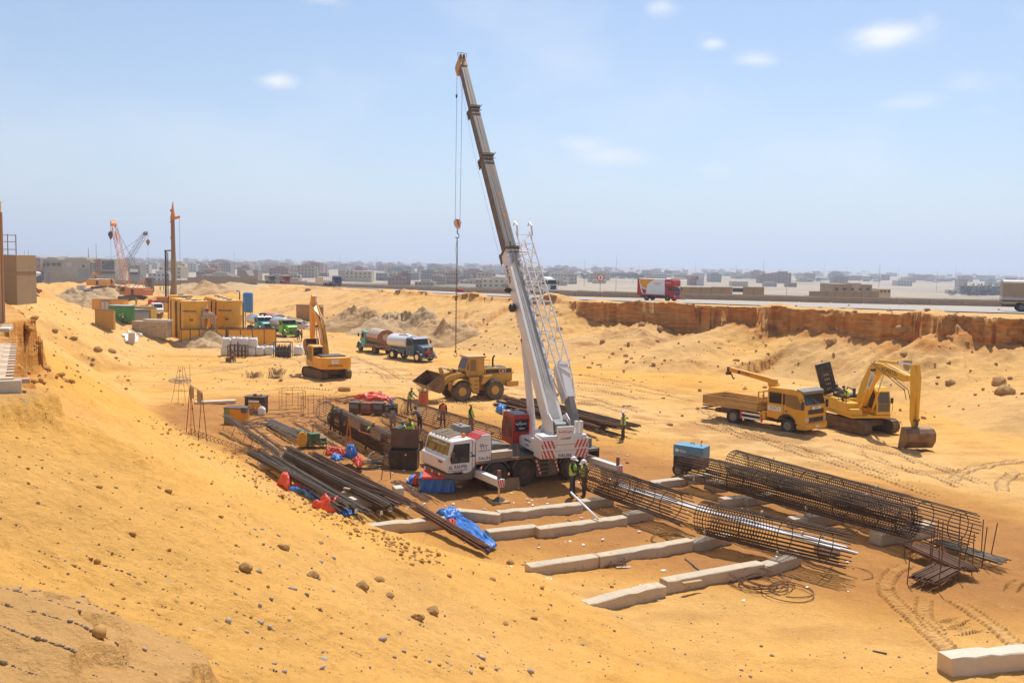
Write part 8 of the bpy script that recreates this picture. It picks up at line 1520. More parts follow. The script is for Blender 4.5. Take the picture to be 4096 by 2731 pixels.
t = thing('school_block','white slotted school block with a terracotta strip beside the stair tower','building',(0,0,0));blk(t,1128,752,1352,925,CREAM,DS+1,dz=8);rail(t,1184,760,1345,892,PALEW,DS-.4+1,'facade_panel');rail(t,1132,756,1182,940,TERRA,DS+.4,'brick_strip');rail(t,1190,895,1345,925,SLOT,DS+.4)
for i in range(10): rail(t,1198+i*14.5,772,1203+i*14.5,880,SLOT,DS+.2)
t = thing('gate_house','grey gate house with a white sheet door right of the lattice booms','building',(0,0,0));blk(t,1508,822,1642,940,GREYB,470,8,dz=8);rail(t,1525,868,1622,905,SIGNW,469.6,'sheet_door');rail(t,1530,905,1620,935,SLOT,469.6,'doorway')
t = thing('sheet_building','grey shed with a leaning white sheet at the end of the fence','building',(0,0,0));blk(t,1055,-5,1265,98,GREYB,440,8,z=ZK,dz=8);a = [AD(*ZK(*q),437) for q in ((1165,68),(1228,66),(1198,2),(1120,8))];pane('white_sheet',SIGNW,t,[tuple(v) for v in a],.1)
for k,(x,y0,y1,D) in enumerate([(1040,620,745,520),(1131,575,745,520),(288,650,735,640),(337,645,735,640),(1580,735,820,620)]):
 a,c = AD(*ZM(x,y1),D),AD(*ZM(x,y0),D);t = thing('antenna_mast','thin antenna mast %s' % ['above the school hall','above the stair tower','left behind the slotted school block','right behind the slotted school block','beside the grey gate house'][k],'mast',(a[0],a[1],a[2]-10));B().bar((0,0,0),(0,0,c[2]-a[2]+10),.5 if k == 0 else .25,5,.12).o('mast',GREYB,t)
# grey brown wall and wall end at the far left edge
p0,p1_ = AD(20,1158,84),AD(64,1020,84);t = thing('block_wall','grey brown block wall end standing on the left ledge','wall',(p1_[0],84,0));b = B().box(-6,0,0,3.5,6.0,p1_[2]);b.o('wall',mat('block_brown',(.30,.22,.13),.95,dust=.3,var=.12,scale=.8),t,.03);B().box(-6.1,.06,-.06,3.56,p1_[2]-1.5,p1_[2]-1.42).o('course',CONCG,t);b = B();z = p1_[2]
for x in (-2.3,-.9): [b.bar((x,.3+q,z),(x,.3+q,z+1.9),.05,5) for q in (0,1.4)]
[b.bar((-2.3,.3,z+q),(-.2,.3,z+q),.04,5) for q in (.5,1.2,1.8)];b.o('scaffold',GREYB,t)
a = AD(16,1310,25.5);c = AD(9,812,25.5);t = thing('boundary_wall','tall tan wall end with a brown edge strip at the left edge','wall',(a[0],a[1],a[2]-.4));TAN = mat('tan_wall',(.60,.44,.27),.9,dust=.2,var=.05)
hh = c[2]-a[2]+.4;B().box(-2.5,-.03,0,.1,0,hh).o('wall',TAN,t,.01);B().box(-.029,.0,-.02,.09,0,hh-.25).o('edge_strip',mat('strip_brown',(.30,.15,.07),.8,dust=.2),t,.01);B().box(-2.5,-.03,-.02,.12,hh,hh+.06).o('coping',CONCP,t,.01)
for k in range(6): o = B().box(-.17,.17,-.14,.14,0,.12).o('stone',CONCP,None,.04);q = AD(*[(40+k*9,1322+k*22),(60,1350),(30,1375),(70,1340),(52,1392),(24,1402)][k],24.5-k*.4);o.location = (q[0],q[1],H(q[0],q[1])-.03);o.rotation_euler = (0,.1,k);tag(o,'flat pale stone at the foot of the tan wall, %s' % ['beside its brown strip','at the ledge edge','topmost of the little pile','furthest right','in the gap below','lowest of the little pile'][k],'stone','stones at the foot of the tan wall')
# paved corner of the left ledge
q0,q1,q2 = np.array([-7.05,12.5]),np.array([-6.86,12.5]),np.array([-9.62,17.7]);e1 = (q2-q1)/np.linalg.norm(q2-q1);e2 = np.array([-e1[1],e1[0]]);pv = thing('paved_path','corner of a path paved with pale and pink blocks at the left edge','paving',(q1[0],q1[1],0),yawof(*e1));zt = max(H(*(q1+e1*s+e2*.6)) for s in (.3,2,3.5,5))+.14
PV = [mat('paver_pale',(.58,.44,.27),.85,dust=.25),mat('paver_pink',(.45,.30,.22),.85,dust=.25)];pm = None
for i in range(28):
 for j in range(9):
  o = B().box(-.098,.098,-.098,.098,-.06,0).o('paver',PV[0],pv) if pm is None else inst(pm[(i//2+j) % 2],pv)
  if pm is None: o2 = B().box(-.098,.098,-.098,.098,-.06,0).o('paver',PV[1],pv);o2.location = (.1,-.1,zt-.02);pm = [o,o2]
  o.location = (.1+i*.2,.1+j*.2+.1*(i % 2),zt+.0015*math.sin(i*1.7+j*2.3))
B().box(-.1,-.02,-.1,1.9,zt-.3,zt-.02).o('kerb',CONCP,pv,.01)
# houses told apart in the photograph
def GPl(nx,ny,z=-8.): return GZ(nx,ny,z)
def house(label,z,x0,y0,x1,y1,mt,rows=(),wins=0,dep=12,extra=None,D=None,roof=None,group='houses of the town'):
 p = GPl(*z((x0+x1)/2,y1));D = D or p[1];t = thing('house',label,'building',(0,0,0),0,group);blk(t,x0,y0,x1,y1,mt,D,dep,'wall',z,3)
 for ya,yb in rows:
  for k in range(wins): x = x0+(x1-x0)*(k+.5)/wins;w = (x1-x0)/wins*.2;rail(t,x-w,ya,x+w,yb,SLOT,D-.3,'window',z)
 for (a,b_,c,d,m) in extra or (): blk(t,a,b_,c,d,m,D-.2,dep*.8,'wing',z,2)
 if roof: blk(t,x0-1,y0-3,x1+1,y0,roof,D-.2,dep+.4,'parapet',z)
 return t
house('long pale yellow three storey building beside the blue flatbed lorry',ZL,820,248,1135,375,WARM,((270,286),(310,322)),6,14,[(742,232,822,375,CREAM),(845,222,865,250,CREAM),(890,228,910,250,CREAM)],roof=PALEW)
house('pink tan three storey house right of the pale yellow building',ZL,1832,305,2005,402,PINK,((320,332),(350,362)),5,12,[(1850,290,1950,310,PINK)]);house('grey unfinished house just right of the pale yellow building',ZL,1185,268,1320,360,GREYB,((285,297),(320,332)),4);house('domed tan villa between the grey unfinished houses',ZL,1340,275,1480,372,CREAM,((295,308),),4,extra=[(1350,258,1375,280,CREAM),(1390,258,1425,280,CREAM)]);house('grey brown apartment house behind the domed villa',ZL,1490,268,1690,350,GREYB,((285,295),(310,320)),6);house('sandy villa left of the pink tan house',ZL,1700,278,1835,345,CREAM,((292,302),(318,328)),5)
house('brick coloured house left of the pale yellow building',ZL,105,250,265,305,BRICKR,((262,272),(282,292)),5);house('brick house with a jagged roof above the red tipper',ZL,435,265,612,308,BRICKR,((272,280),),6,extra=[(500,258,530,270,CREAM)]);house('tan house right of the hanging chain',ZN,640,292,735,365,PINK,((302,312),(328,338)),3);house('sandy two storey house left of the grey boom',ZN,822,298,960,365,CREAM,((308,318),(335,345)),4);house('tan house beside the boom with trees before it',ZN,1040,310,1152,390,CREAM,((322,332),(350,360)),3);house('beige apartment house right of the white lorry cab',ZN,1792,322,1992,396,CREAM,((332,338),(350,356),(368,374)),5,roof=PALEW)
house('tan house beyond the white lorry, near the right of the boom',ZO,190,312,322,352,WARM,((322,330),),3);house('peach apartment block rising behind the red box truck',ZO,820,248,960,330,PALEW,((262,270),(286,296)),5,extra=[(735,272,822,330,PINK)]);house('brick and white five storey block right of the red box truck',ZO,1195,288,1272,380,BRICKR,((300,306),(316,322),(332,338),(348,354)),3,extra=[(1268,272,1350,380,PALEW),(1238,270,1290,290,BRICKR)])
house('cream three storey house right of the brick and white block',ZO,1640,326,1810,385,WARM,((338,344),(358,364)),6);house('pale hazy house row left of the distant brick block',ZO,1990,335,2110,385,CREAM,((345,351),(362,368)),5);house('hazy brick block at the far right of the town',ZO,2222,342,2320,388,BRICKR,((352,358),(368,374)),5)
for lab,z,x0,y0,x1,y1,m,D in [('long brown wall with a gap behind the median wall',ZO,1095,385,1980,440,mat('wall_brown',(.26,.20,.13),.9,dust=.3),235),('low brown wall below the fort like house',ZP,110,430,840,462,mat('wall_brown',(.26,.20,.13),.9,dust=.3),250)]:
 t = thing('compound_wall',lab,'wall',(0,0,0));n = 8
 for i in range(n): xa,xb = x0+(x1-x0)*i/n,x0+(x1-x0)*(i+1)/n;(blk(t,xa,y0+(i % 3)*1.5,xb-1.5,y1,m,D+(i % 2)*.15,.5,'panel',z,4) if not (z is ZO and i == 5) else rail(t,xa,y0+12,xb,y1,SLOT,D+1,'gate',z))
house('fort like tan house with small windows near the right edge',ZP,355,358,765,440,mat('fort_tan',(.34,.26,.16),.9,dust=.25,var=.06,scale=.3),((400,420),),5,12,[(555,345,650,365,CREAM)],280);house('small tan kiosk with a dark door right of the fort like house',ZP,845,412,960,462,WARM,((422,445),),3,6,None,262,PINK)
for k in range(7): x = 845+k*142;house('grey hazy apartment slab on the plain at the right, %s from the left' % ORD[k],ZP,x,292+(k % 2)*5,x+134,372,GREYB,((302,308),(320,326),(338,344)),9,20,D=2300)
# the rest of the town
pal = [('brick red',BRICKR,4),('sand coloured',CREAM,3),('pale',PALEW,2),('grey',GREYB,2),('pinkish',PINK,2),('yellowish',WARM,1)];bag_ = [q for q in pal for _ in range(q[2])]
marks = [(180,'the mixer truck'),(520,'the lattice booms'),(700,'the drilling mast'),(1050,'the end of the fence'),(1350,'the blue flatbed lorry'),(1640,'the cream building'),(1880,'the hanging chain'),(2120,'the crane boom'),(2450,'the lattice jib'),(2650,'the red box truck'),(2900,'the brown wall'),(3300,'the fort like house'),(3700,'the grey slabs'),(4000,'the canvas lorry')]
g = random.Random(5);UBX = {};used = set();kk = 0
for i in range(240):
 u = g.choice([g.uniform(500,2300)]*5+[g.uniform(0,4096)]*2);D = 620*math.exp(g.random()**.8*1.75)
 if u > 2300 and g.random() < .35: D *= 1.6
 nm,m,_ = g.choice(bag_);st = g.choice((2,2,3,3,3,4)) if D > 800 else g.choice((1,2,2,3));near = min(marks,key=lambda q: abs(q[0]-u));far = 'near' if D < 900 else 'middle' if D < 1500 else 'far'
 lab = '%s %s storey house in the %s town by %s' % (nm,['one','two','three','four','five'][st-1],far,near[1]);p = AD(u,1100,D);w,d = g.uniform(9,22),g.uniform(9,15)
 for wd in ('flat house','broad house','narrow house','block','lone house','square house'):
  if lab in used: lab = lab.rsplit(' storey ',1)[0]+' storey '+wd+' in the '+lab.split(' in the ')[1]
 used.add(lab);k = (m.name,st,D < 1300)
 if k not in UBX:
  b = B().box(-.5,.5,0,1,-1,st*3.1);b.box(-.2,.3,.2,.8,st*3.1,st*3.1+1.6);w0 = B()
  for s in range(st):
   for c in range(5): w0.box(-.44+c*.2,-.36+c*.2,-.012,.0,.9+s*3.1,2.3+s*3.1)
  me1 = bpy.data.meshes.new('wall');me1.from_pydata(b.v,[],b.f);me1.materials.append(m);me2 = bpy.data.meshes.new('window_row');me2.from_pydata(w0.v,[],w0.f);me2.materials.append(SLOT);UBX[k] = (me1,me2)
 t = thing('house',lab,'building',(p[0],p[1],-8+g.uniform(-.5,.5)),g.uniform(-.25,.25),'houses of the town');t.scale = (w,d,1);put(UBX[k][0],'wall',t,Matrix.Identity(4))
 if D < 1300: put(UBX[k][1],'window_row',t,Matrix.Identity(4))['kind'] = 'stuff'
for k,(z,x,y0,y1,w,lab) in enumerate([(ZL,345,128,262,2.2,'tan minaret above the brick houses left of the blue flatbed lorry'),(ZL,1305,155,235,2.0,'distant minaret behind the domed villa')]):
 a = GPl(*z(x,y1));c = AD(*z(x,y0),1100);t = thing('minaret',lab,'minaret',(c[0],1100,-8));h = c[2]+8;B().lathe([(w,0),(w,h*.55),(w*1.4,h*.56),(w*1.4,h*.59),(w*.75,h*.6),(w*.75,h*.8),(w*1.1,h*.81),(w*.5,h*.84),(w*.5,h*.9),(1e-4,h)],n=12).o('tower',WARM,t,smooth=True)
for k in range(26):
 u = 900+k*118+g.uniform(-40,40);D = g.uniform(500,1200);p = AD(u,1100,D);t = thing('light_pole','%s pole on the plain beyond %s' % (['thin','tall thin','short thin','slender'][k % 4],min(marks,key=lambda q: abs(q[0]-u))[1]),'pole',(p[0],p[1],-8),0,'poles on the plain');B().bar((0,0,0),(0,0,g.uniform(14,26)),.16,5,.08).o('pole',GREYB,t)
# trees: leaf clumps on a forked trunk
LEAF = mat('leaf_dull',(.07,.085,.045),.8,dust=.3,var=.25,scale=.8)
def leafmesh(seed,n=420):
 q = random.Random(seed);vs = [];fs = [];cl = [(q.gauss(0,.28),q.gauss(0,.28),.55+q.gauss(0,.17),q.uniform(.13,.26)) for _ in range(13)]
 for i in range(n):
  x,y,z,r_ = q.choice(cl);c = Vector((x+q.gauss(0,r_*.6),y+q.gauss(0,r_*.6),z+q.gauss(0,r_*.5)));a = Vector((q.gauss(0,1),q.gauss(0,1),q.gauss(0,1))).normalized()*.06;b = a.orthogonal().normalized()*.05;k = len(vs);vs += [c-a-b,c+a-b,c+a*.6+b,c-a*.6+b];fs.append((k,k+1,k+2,k+3))
 me = bpy.data.meshes.new('crown');me.from_pydata(vs,[],fs);me.materials.append(LEAF);return me
LM = [leafmesh(s) for s in (1,2,3)];b = B();b.bar((0,0,0),(.02,0,.35),.035,6,.022);b.bar((.02,0,.33),(-.14,.08,.6),.02,5,.01);b.bar((.02,0,.33),(.17,-.06,.62),.02,5,.01);TK = bpy.data.meshes.new('trunk');TK.from_pydata(b.v,[],b.f);TK.materials.append(WOOD)
tl = [(ZL,1335,372,6),(ZL,1385,375,4),(ZL,1250,360,3),(ZL,2240,372,8),(ZL,2030,345,7),(ZL,250,300,5),(ZL,380,320,5),(ZN,1020,365,8),(ZN,1045,298,6),(ZN,775,370,7),(ZN,640,320,6),(ZN,1640,330,5),(ZN,1980,312,6),(ZP,1605,470,3.2)]+[(ZP,1750+k*26,466,7.5+2*math.sin(k*2)) for k in range(14)]+[(ZO,100+k*75,300+6*math.sin(k),6) for k in range(10)]+[(ZO,1980+k*40,345,5) for k in range(5)]
for k,(z,x,y,h) in enumerate(tl):
 p = GPl(*z(x,y));u = z(x,y)[0];D = min(p[1],2200) if p[1] > 0 else 2000;p = AD(*z(x,y),D)
 if z is ZP and x > 1700: lab = 'dark tree in the hazy row beside the canvas lorry, %s from the left' % ORD[k-14]
 else: lab = 'dull green tree on the plain beyond %s, %s' % (min(marks,key=lambda q: abs(q[0]-u))[1],['tall','low','broad','small','ragged','rounded','dense','thin','spreading','dark'][k % 10])
 t = thing('tree',lab,'tree',(p[0],p[1],p[2]-.3),g.uniform(0,6),'trees on the plain');s = h*D/900 if h < 20 else h;s = h*1.4 if D > 900 else h;t.scale = (s*1.25,s*1.25,s);put(LM[k % 3],'crown',t,Matrix.Identity(4));put(TK,'trunk',t,Matrix.Identity(4))
# billboard, round road sign, red plastic barrier by the road
p = AD(*ZL(520,440),262);t = thing('billboard','back of a pale billboard on thin posts beside the road','billboard',(p[0],p[1],H(p[0],p[1])));z = p[2]-H(p[0],p[1])
for i in range(4):
 for j in range(3): B().box(-1.15+i*.58,-.59+i*.58,-.05,.0,z+1.0+j*.65,z+1.62+j*.65).o('panel',mat('board_cream',(.62,.55,.45),.7,dust=.2),t)
for x in (-.8,.8): B().bar((x,.1,-1),(x,.1,z+3),.05,5).o('post',GREYB,t)
p = AD(*ZO(262,440),190);t = thing('road_sign','small round road sign on a post behind the road barriers','road sign',(p[0],p[1],p[2]-1));B().bar((0,0,0),(0,0,4.3),.05,6).o('post',GREYB,t);B().lathe([(.75,-.03),(.75,.03)],(0,-.05,4.0),'y',20).o('disc',REDS,t);B().lathe([(.58,-.04),(.58,.0)],(0,-.06,4.0),'y',20).o('face',SIGNW,t);B().box(-.1,.1,-.12,-.1,3.75,4.25).o('symbol',LETK,t)
p = GR(*ZN(710,500));t = thing('plastic_barrier','red plastic barrier lying at the road edge left of the boom','barrier',(p[0],p[1],zr2(p[1])));B().prism([(-1.1,0),(-.9,.9),(.5,.75),(1.2,0)],-.3,.3).o('body',RED,t,.05)
# ------------------------------------------------------------------ haze
m = bpy.data.materials.new('haze');m.use_nodes = True;q = m.node_tree;q.nodes.clear();o = N(q,'ShaderNodeOutputMaterial');v = N(q,'ShaderNodeVolumePrincipled');v.inputs['Color'].default_value = (.62,.73,.90,1);v.inputs['Density'].default_value = .00032;v.inputs['Anisotropy'].default_value = .35;q.links.new(v.outputs[0],o.inputs['Volume'])
hz_ = B().box(-42000,42000,-42000,42000,-20,260).o('haze',m,None);hz_['kind'] = 'stuff';hz_['label'] = 'pale dust haze in the air'

# ------------------------------------------------------------------ tyre tracks pressed into the sand
def track(pts,w,pitch=.2,depth=.085,chev=.5,seed=0):
 a = arcs(pts);n = int(a[-1]/pitch*7);q = np.linspace(0,a[-1],n);P = np.stack([np.interp(q,a,[p[k] for p in pts]) for k in (0,1)],-1);k = np.ones(25)/25
 for c in (0,1): P[:,c] = np.convolve(np.pad(P[:,c],12,'edge'),k,'valid')
 T = np.gradient(P,axis=0);T /= np.linalg.norm(T,axis=1)[:,None]+1e-9;Nn = np.stack([-T[:,1],T[:,0]],-1);v = np.linspace(-1,1,13);X = P[:,None,0]+Nn[:,None,0]*v*w/2;Y = P[:,None,1]+Nn[:,None,1]*v*w/2
 ph = (q[:,None]/pitch+chev*np.abs(v)+.12*vnoise(q[:,None]*2,v*2)) % 1;pat = (ph < .5)*1.0;e = np.abs(v);z = heights(X.ravel(),Y.ravel())[0].reshape(X.shape)+.012+depth*pat*np.where(e > .5,1.,.22)*(e < .97)+.02*np.exp(-((e-.96)/.06)**2)+.012*fbm(X*3,Y*3,7+seed,2);z[:,0] -= .06;z[:,-1] -= .06;z -= .12*np.clip(1-np.minimum(q,q[-1]-q)/.6,0,1)[:,None];m = 13
 f = np.array([(i*m+j,i*m+j+1,(i+1)*m+j+1,(i+1)*m+j) for i in range(n-1) for j in range(m-1)])[:,::-1];return np.stack([X,Y,z],-1).reshape(-1,3),f
VV,FF,off = [],[],0
def g2(z,L): return [tuple(G(*z(*p))[:2]) for p in L]
for z,L,w,pt in [(ZQ,[(760,60),(560,170),(450,300),(470,440),(620,600),(830,780),(1000,960),(1180,1130),(1420,1290),(1600,1500)],.62,.2),(ZQ,[(960,470),(925,620),(945,760),(1040,900),(1150,1020)],.6,.2),(ZQ,[(1250,490),(1500,640),(1700,800),(1900,960),(2150,1130),(2400,1300)],.6,.22),(ZQ,[(1100,890),(1300,830),(1500,760)],.5,.12),(ZQ,[(1180,980),(1400,960),(1640,880)],.5,.12),(ZQ,[(2000,420),(2080,320),(2200,250)],.5,.14),
  (ZF,[(1600,460),(1640,400),(1760,330),(2000,285),(2360,240)],.7,.22),(ZF,[(2130,560),(2110,470),(2180,410),(2360,340)],.7,.22),(ZD,[(1300,800),(1650,880),(1900,940),(2340,1080),(2700,1200)],.6,.25),(ZD,[(1500,900),(1800,1010),(2100,1090),(2500,1230)],.6,.25),(ZD,[(300,700),(600,780),(900,860),(1300,980)],.5,.2),(ZA,[(1640,70),(1900,110),(2150,190),(2400,260)],.5,.3),(ZA,[(1700,150),(1950,190),(2250,280)],.5,.3),(ZL,[(950,1420),(1150,1400),(1270,1470),(1330,1568)],.6,.3),(ZL,[(900,1250),(1100,1330),(1350,1420),(1500,1520)],.6,.3),(ZO,[(50,1300),(300,1340),(700,1420),(1100,1520)],.6,.35),(ZO,[(0,1450),(400,1500),(800,1560)],.6,.35),(ZO,[(0,1380),(500,1440),(1000,1530),(1300,1600)],.6,.35),(ZD,[(100,520),(350,690),(700,800),(1200,930),(1900,1130)],.6,.3),(ZD,[(0,640),(500,780),(1000,930),(1700,1130),(2300,1330)],.6,.3),(ZA,[(1900,20),(2150,60),(2400,130)],.6,.35),(ZH,[(450,1000),(900,1030),(1400,1130)],.6,.3),(ZK,[(1200,1440),(1700,1380),(2200,1420)],.6,.3),(ZK,[(300,1250),(900,1180),(1500,1080),(1750,900)],.6,.35)]:
 v,f = track(g2(z,L),w,pt);VV.append(v);FF.append(f+off);off += len(v)
co_ = np.concatenate(VV);me = mesh_np('tyre_track',co_,np.concatenate(FF),False);at = me.color_attributes.new('zone','FLOAT_COLOR','POINT');_,a,c,e,*_q = heights(co_[:,0],co_[:,1]);at.data.foreach_set('color',np.stack([np.clip(a+.3,0,1),c*.8,e,e*0],-1).astype(np.float32).ravel());me.materials.append(SAND);o = bpy.data.objects.new('tyre_track',me);COL.objects.link(o);o['kind'] = 'stuff';o['label'] = 'tyre tracks with chevron treads pressed into the sand'

# ------------------------------------------------------------------ clods, stones, litter
ICO = bpy.data.meshes.new('i');import bmesh;bm_ = bmesh.new();bmesh.ops.create_icosphere(bm_,subdivisions=1,radius=1);bm_.to_mesh(ICO);bm_.free();IV = np.array([v.co[:] for v in ICO.vertices]);IF = np.array([p.vertices[:] for p in ICO.polygons]);bpy.data.meshes.remove(ICO);RG = np.random.default_rng(3)
def stones(name,label,xy,sz,mt,flat=.65,sink=.25):
 n = len(xy);V = IV[None]*(1+RG.uniform(-.32,.32,(n,len(IV),1)));a = RG.uniform(0,6.28,n);s = sz[:,None]*np.stack([RG.uniform(.7,1.5,n),RG.uniform(.6,1.1,n),RG.uniform(.45,1.,n)*flat*1.4],-1);V = V*s[:,None];x = V[...,0]*np.cos(a)[:,None]-V[...,1]*np.sin(a)[:,None];y = V[...,0]*np.sin(a)[:,None]+V[...,1]*np.cos(a)[:,None]
 z = heights(xy[:,0],xy[:,1])[0];V = np.stack([x+xy[:,0,None],y+xy[:,1,None],V[...,2]+(z+s[:,2]*(1-sink*2))[:,None]],-1).reshape(-1,3);F = (IF[None]+(np.arange(n)*len(IV))[:,None,None]).reshape(-1,3);me = mesh_np(name,V,F,False);me.materials.append(mt);o = bpy.data.objects.new(name,me);COL.objects.link(o);o['kind'] = 'stuff';o['label'] = label
CLOD = mat('clod',(.40,.21,.055),.95,dust=.35,var=.3,scale=3,dustc=(.55,.32,.1));PEB = mat('pebble',(.36,.31,.26),.8,dust=.3,var=.5,scale=1.5)
def cloud(u0,u1,v0,v1,n,lo=3,hi=200): # points of the ground seen inside a rectangle of the photograph
 r = [];
 d_ = RG.uniform((u0,v0),(u1,v1),(n,2));D = np.concatenate([np.arange(3,40,.3),np.arange(40,170,1.)])
 for u,v in d_: q = ray(u*KP,v*KP);r.append(q/q[1])
 q = np.array(r);P = _eye[None,None]+q[:,None]*D[None,:,None];h = heights(P[...,0].ravel(),P[...,1].ravel())[0].reshape(P.shape[:2]);hit = np.argmax(P[...,2] <= h,axis=1);ok = hit > 0;return P[np.arange(n),hit][ok][:,:2],D[hit][ok]
c1,D1 = cloud(0,1500,930,1568,1500);k = np.array([(RG.random() < .12+1.3*max(0,vnoise(np.array([p[0]*.35]),np.array([p[1]*.35]),301)[0]+.1)) for p in c1]);stones('clods','clods of sandy earth strewn over the near left slope',c1[k],np.clip(RG.lognormal(-4.25,.5,k.sum())*(.35+D1[k]/20),.010,.10),CLOD)
c2,D2 = cloud(0,1500,950,1568,1300);stones('pebbles','grey and pale pebbles scattered on the near slope',c2,np.clip(RG.lognormal(-5.0,.45,len(c2))*(.4+D2/20),.005,.045),PEB,.8)
c6,D6 = cloud(0,300,1280,1568,260);stones('pebbles','rounded pebbles and shell bits on the crusted ground at the lower left',c6,np.clip(RG.lognormal(-5.0,.5,len(c6)),.004,.02),mat('pebble_warm',(.36,.24,.13),.75,dust=.3,var=.5,scale=2),.7)
t_ = np.linspace(0,1,520);bx_p = np.stack([np.interp(t_,[0,.3,.6,1],[350,560,760,1000]),np.interp(t_,[0,.3,.6,1],[962,1075,1190,1290])],-1)+RG.normal(0,1,(520,2))*(22,11);pp = []
for u,v in bx_p: q = ray(u*KP,v*KP);D = np.arange(12,60,.25);P = _eye+np.outer(D/q[1],q);h = heights(P[:,0],P[:,1])[0];i = np.argmax(P[:,2] <= h);pp.append(P[i,:2])
pp = np.array(pp);stones('clods','band of dark clods along the lip of the yellow slope',pp,np.clip(RG.lognormal(-3.35,.45,len(pp)),.02,.09),CLOD)
c3,D3 = cloud(600,2352,700,980,2600);k = np.array([RG.random() < .16+1.8*max(0,vnoise(np.array([p[0]*.12]),np.array([p[1]*.12]),302)[0]) for p in c3]);stones('clods','lumps of earth fallen down the far bank',c3[k],np.clip(RG.lognormal(-2.3,.55,k.sum())*(.4+D3[k]/160),.05,.42),mat('clod_far',(.46,.25,.10),.95,dust=.35,var=.3,scale=1.5))
c4,D4 = cloud(60,700,700,900,500);stones('clods','clods on the left slope beyond the ledge',c4,np.clip(RG.lognormal(-2.75,.5,len(c4)),.04,.22),CLOD)
c5,D5 = cloud(520,2300,940,1560,700);stones('pebbles','small stones lying about the yard floor',c5,np.clip(RG.lognormal(-3.9,.5,len(c5)),.012,.06),PEB,.7)
b = B();cl,_ = cloud(560,1450,930,1180,260)
cl = cl[~inside(cl[:,0],cl[:,1],FOOT+[(-400,330),(-400,-60),(30,-60)])]
for x,y in list(cl)+[(RG.uniform(0,12),RG.uniform(27,40)) for _ in range(60)]: a = RG.uniform(0,6.28);s = RG.uniform(.03,.12);z = H(x,y)+.02;b.add([(x+s*math.cos(a+i*1.57)*(1 if i % 2 else .5),y+s*math.sin(a+i*1.57)*(1 if i % 2 else .5),z+RG.uniform(0,.04)) for i in range(4)],[(0,1,2,3)])
o = b.o('litter',SIGNW,None);o['kind'] = 'stuff';o['label'] = 'scraps of pale paper and plastic littering the steel yard'
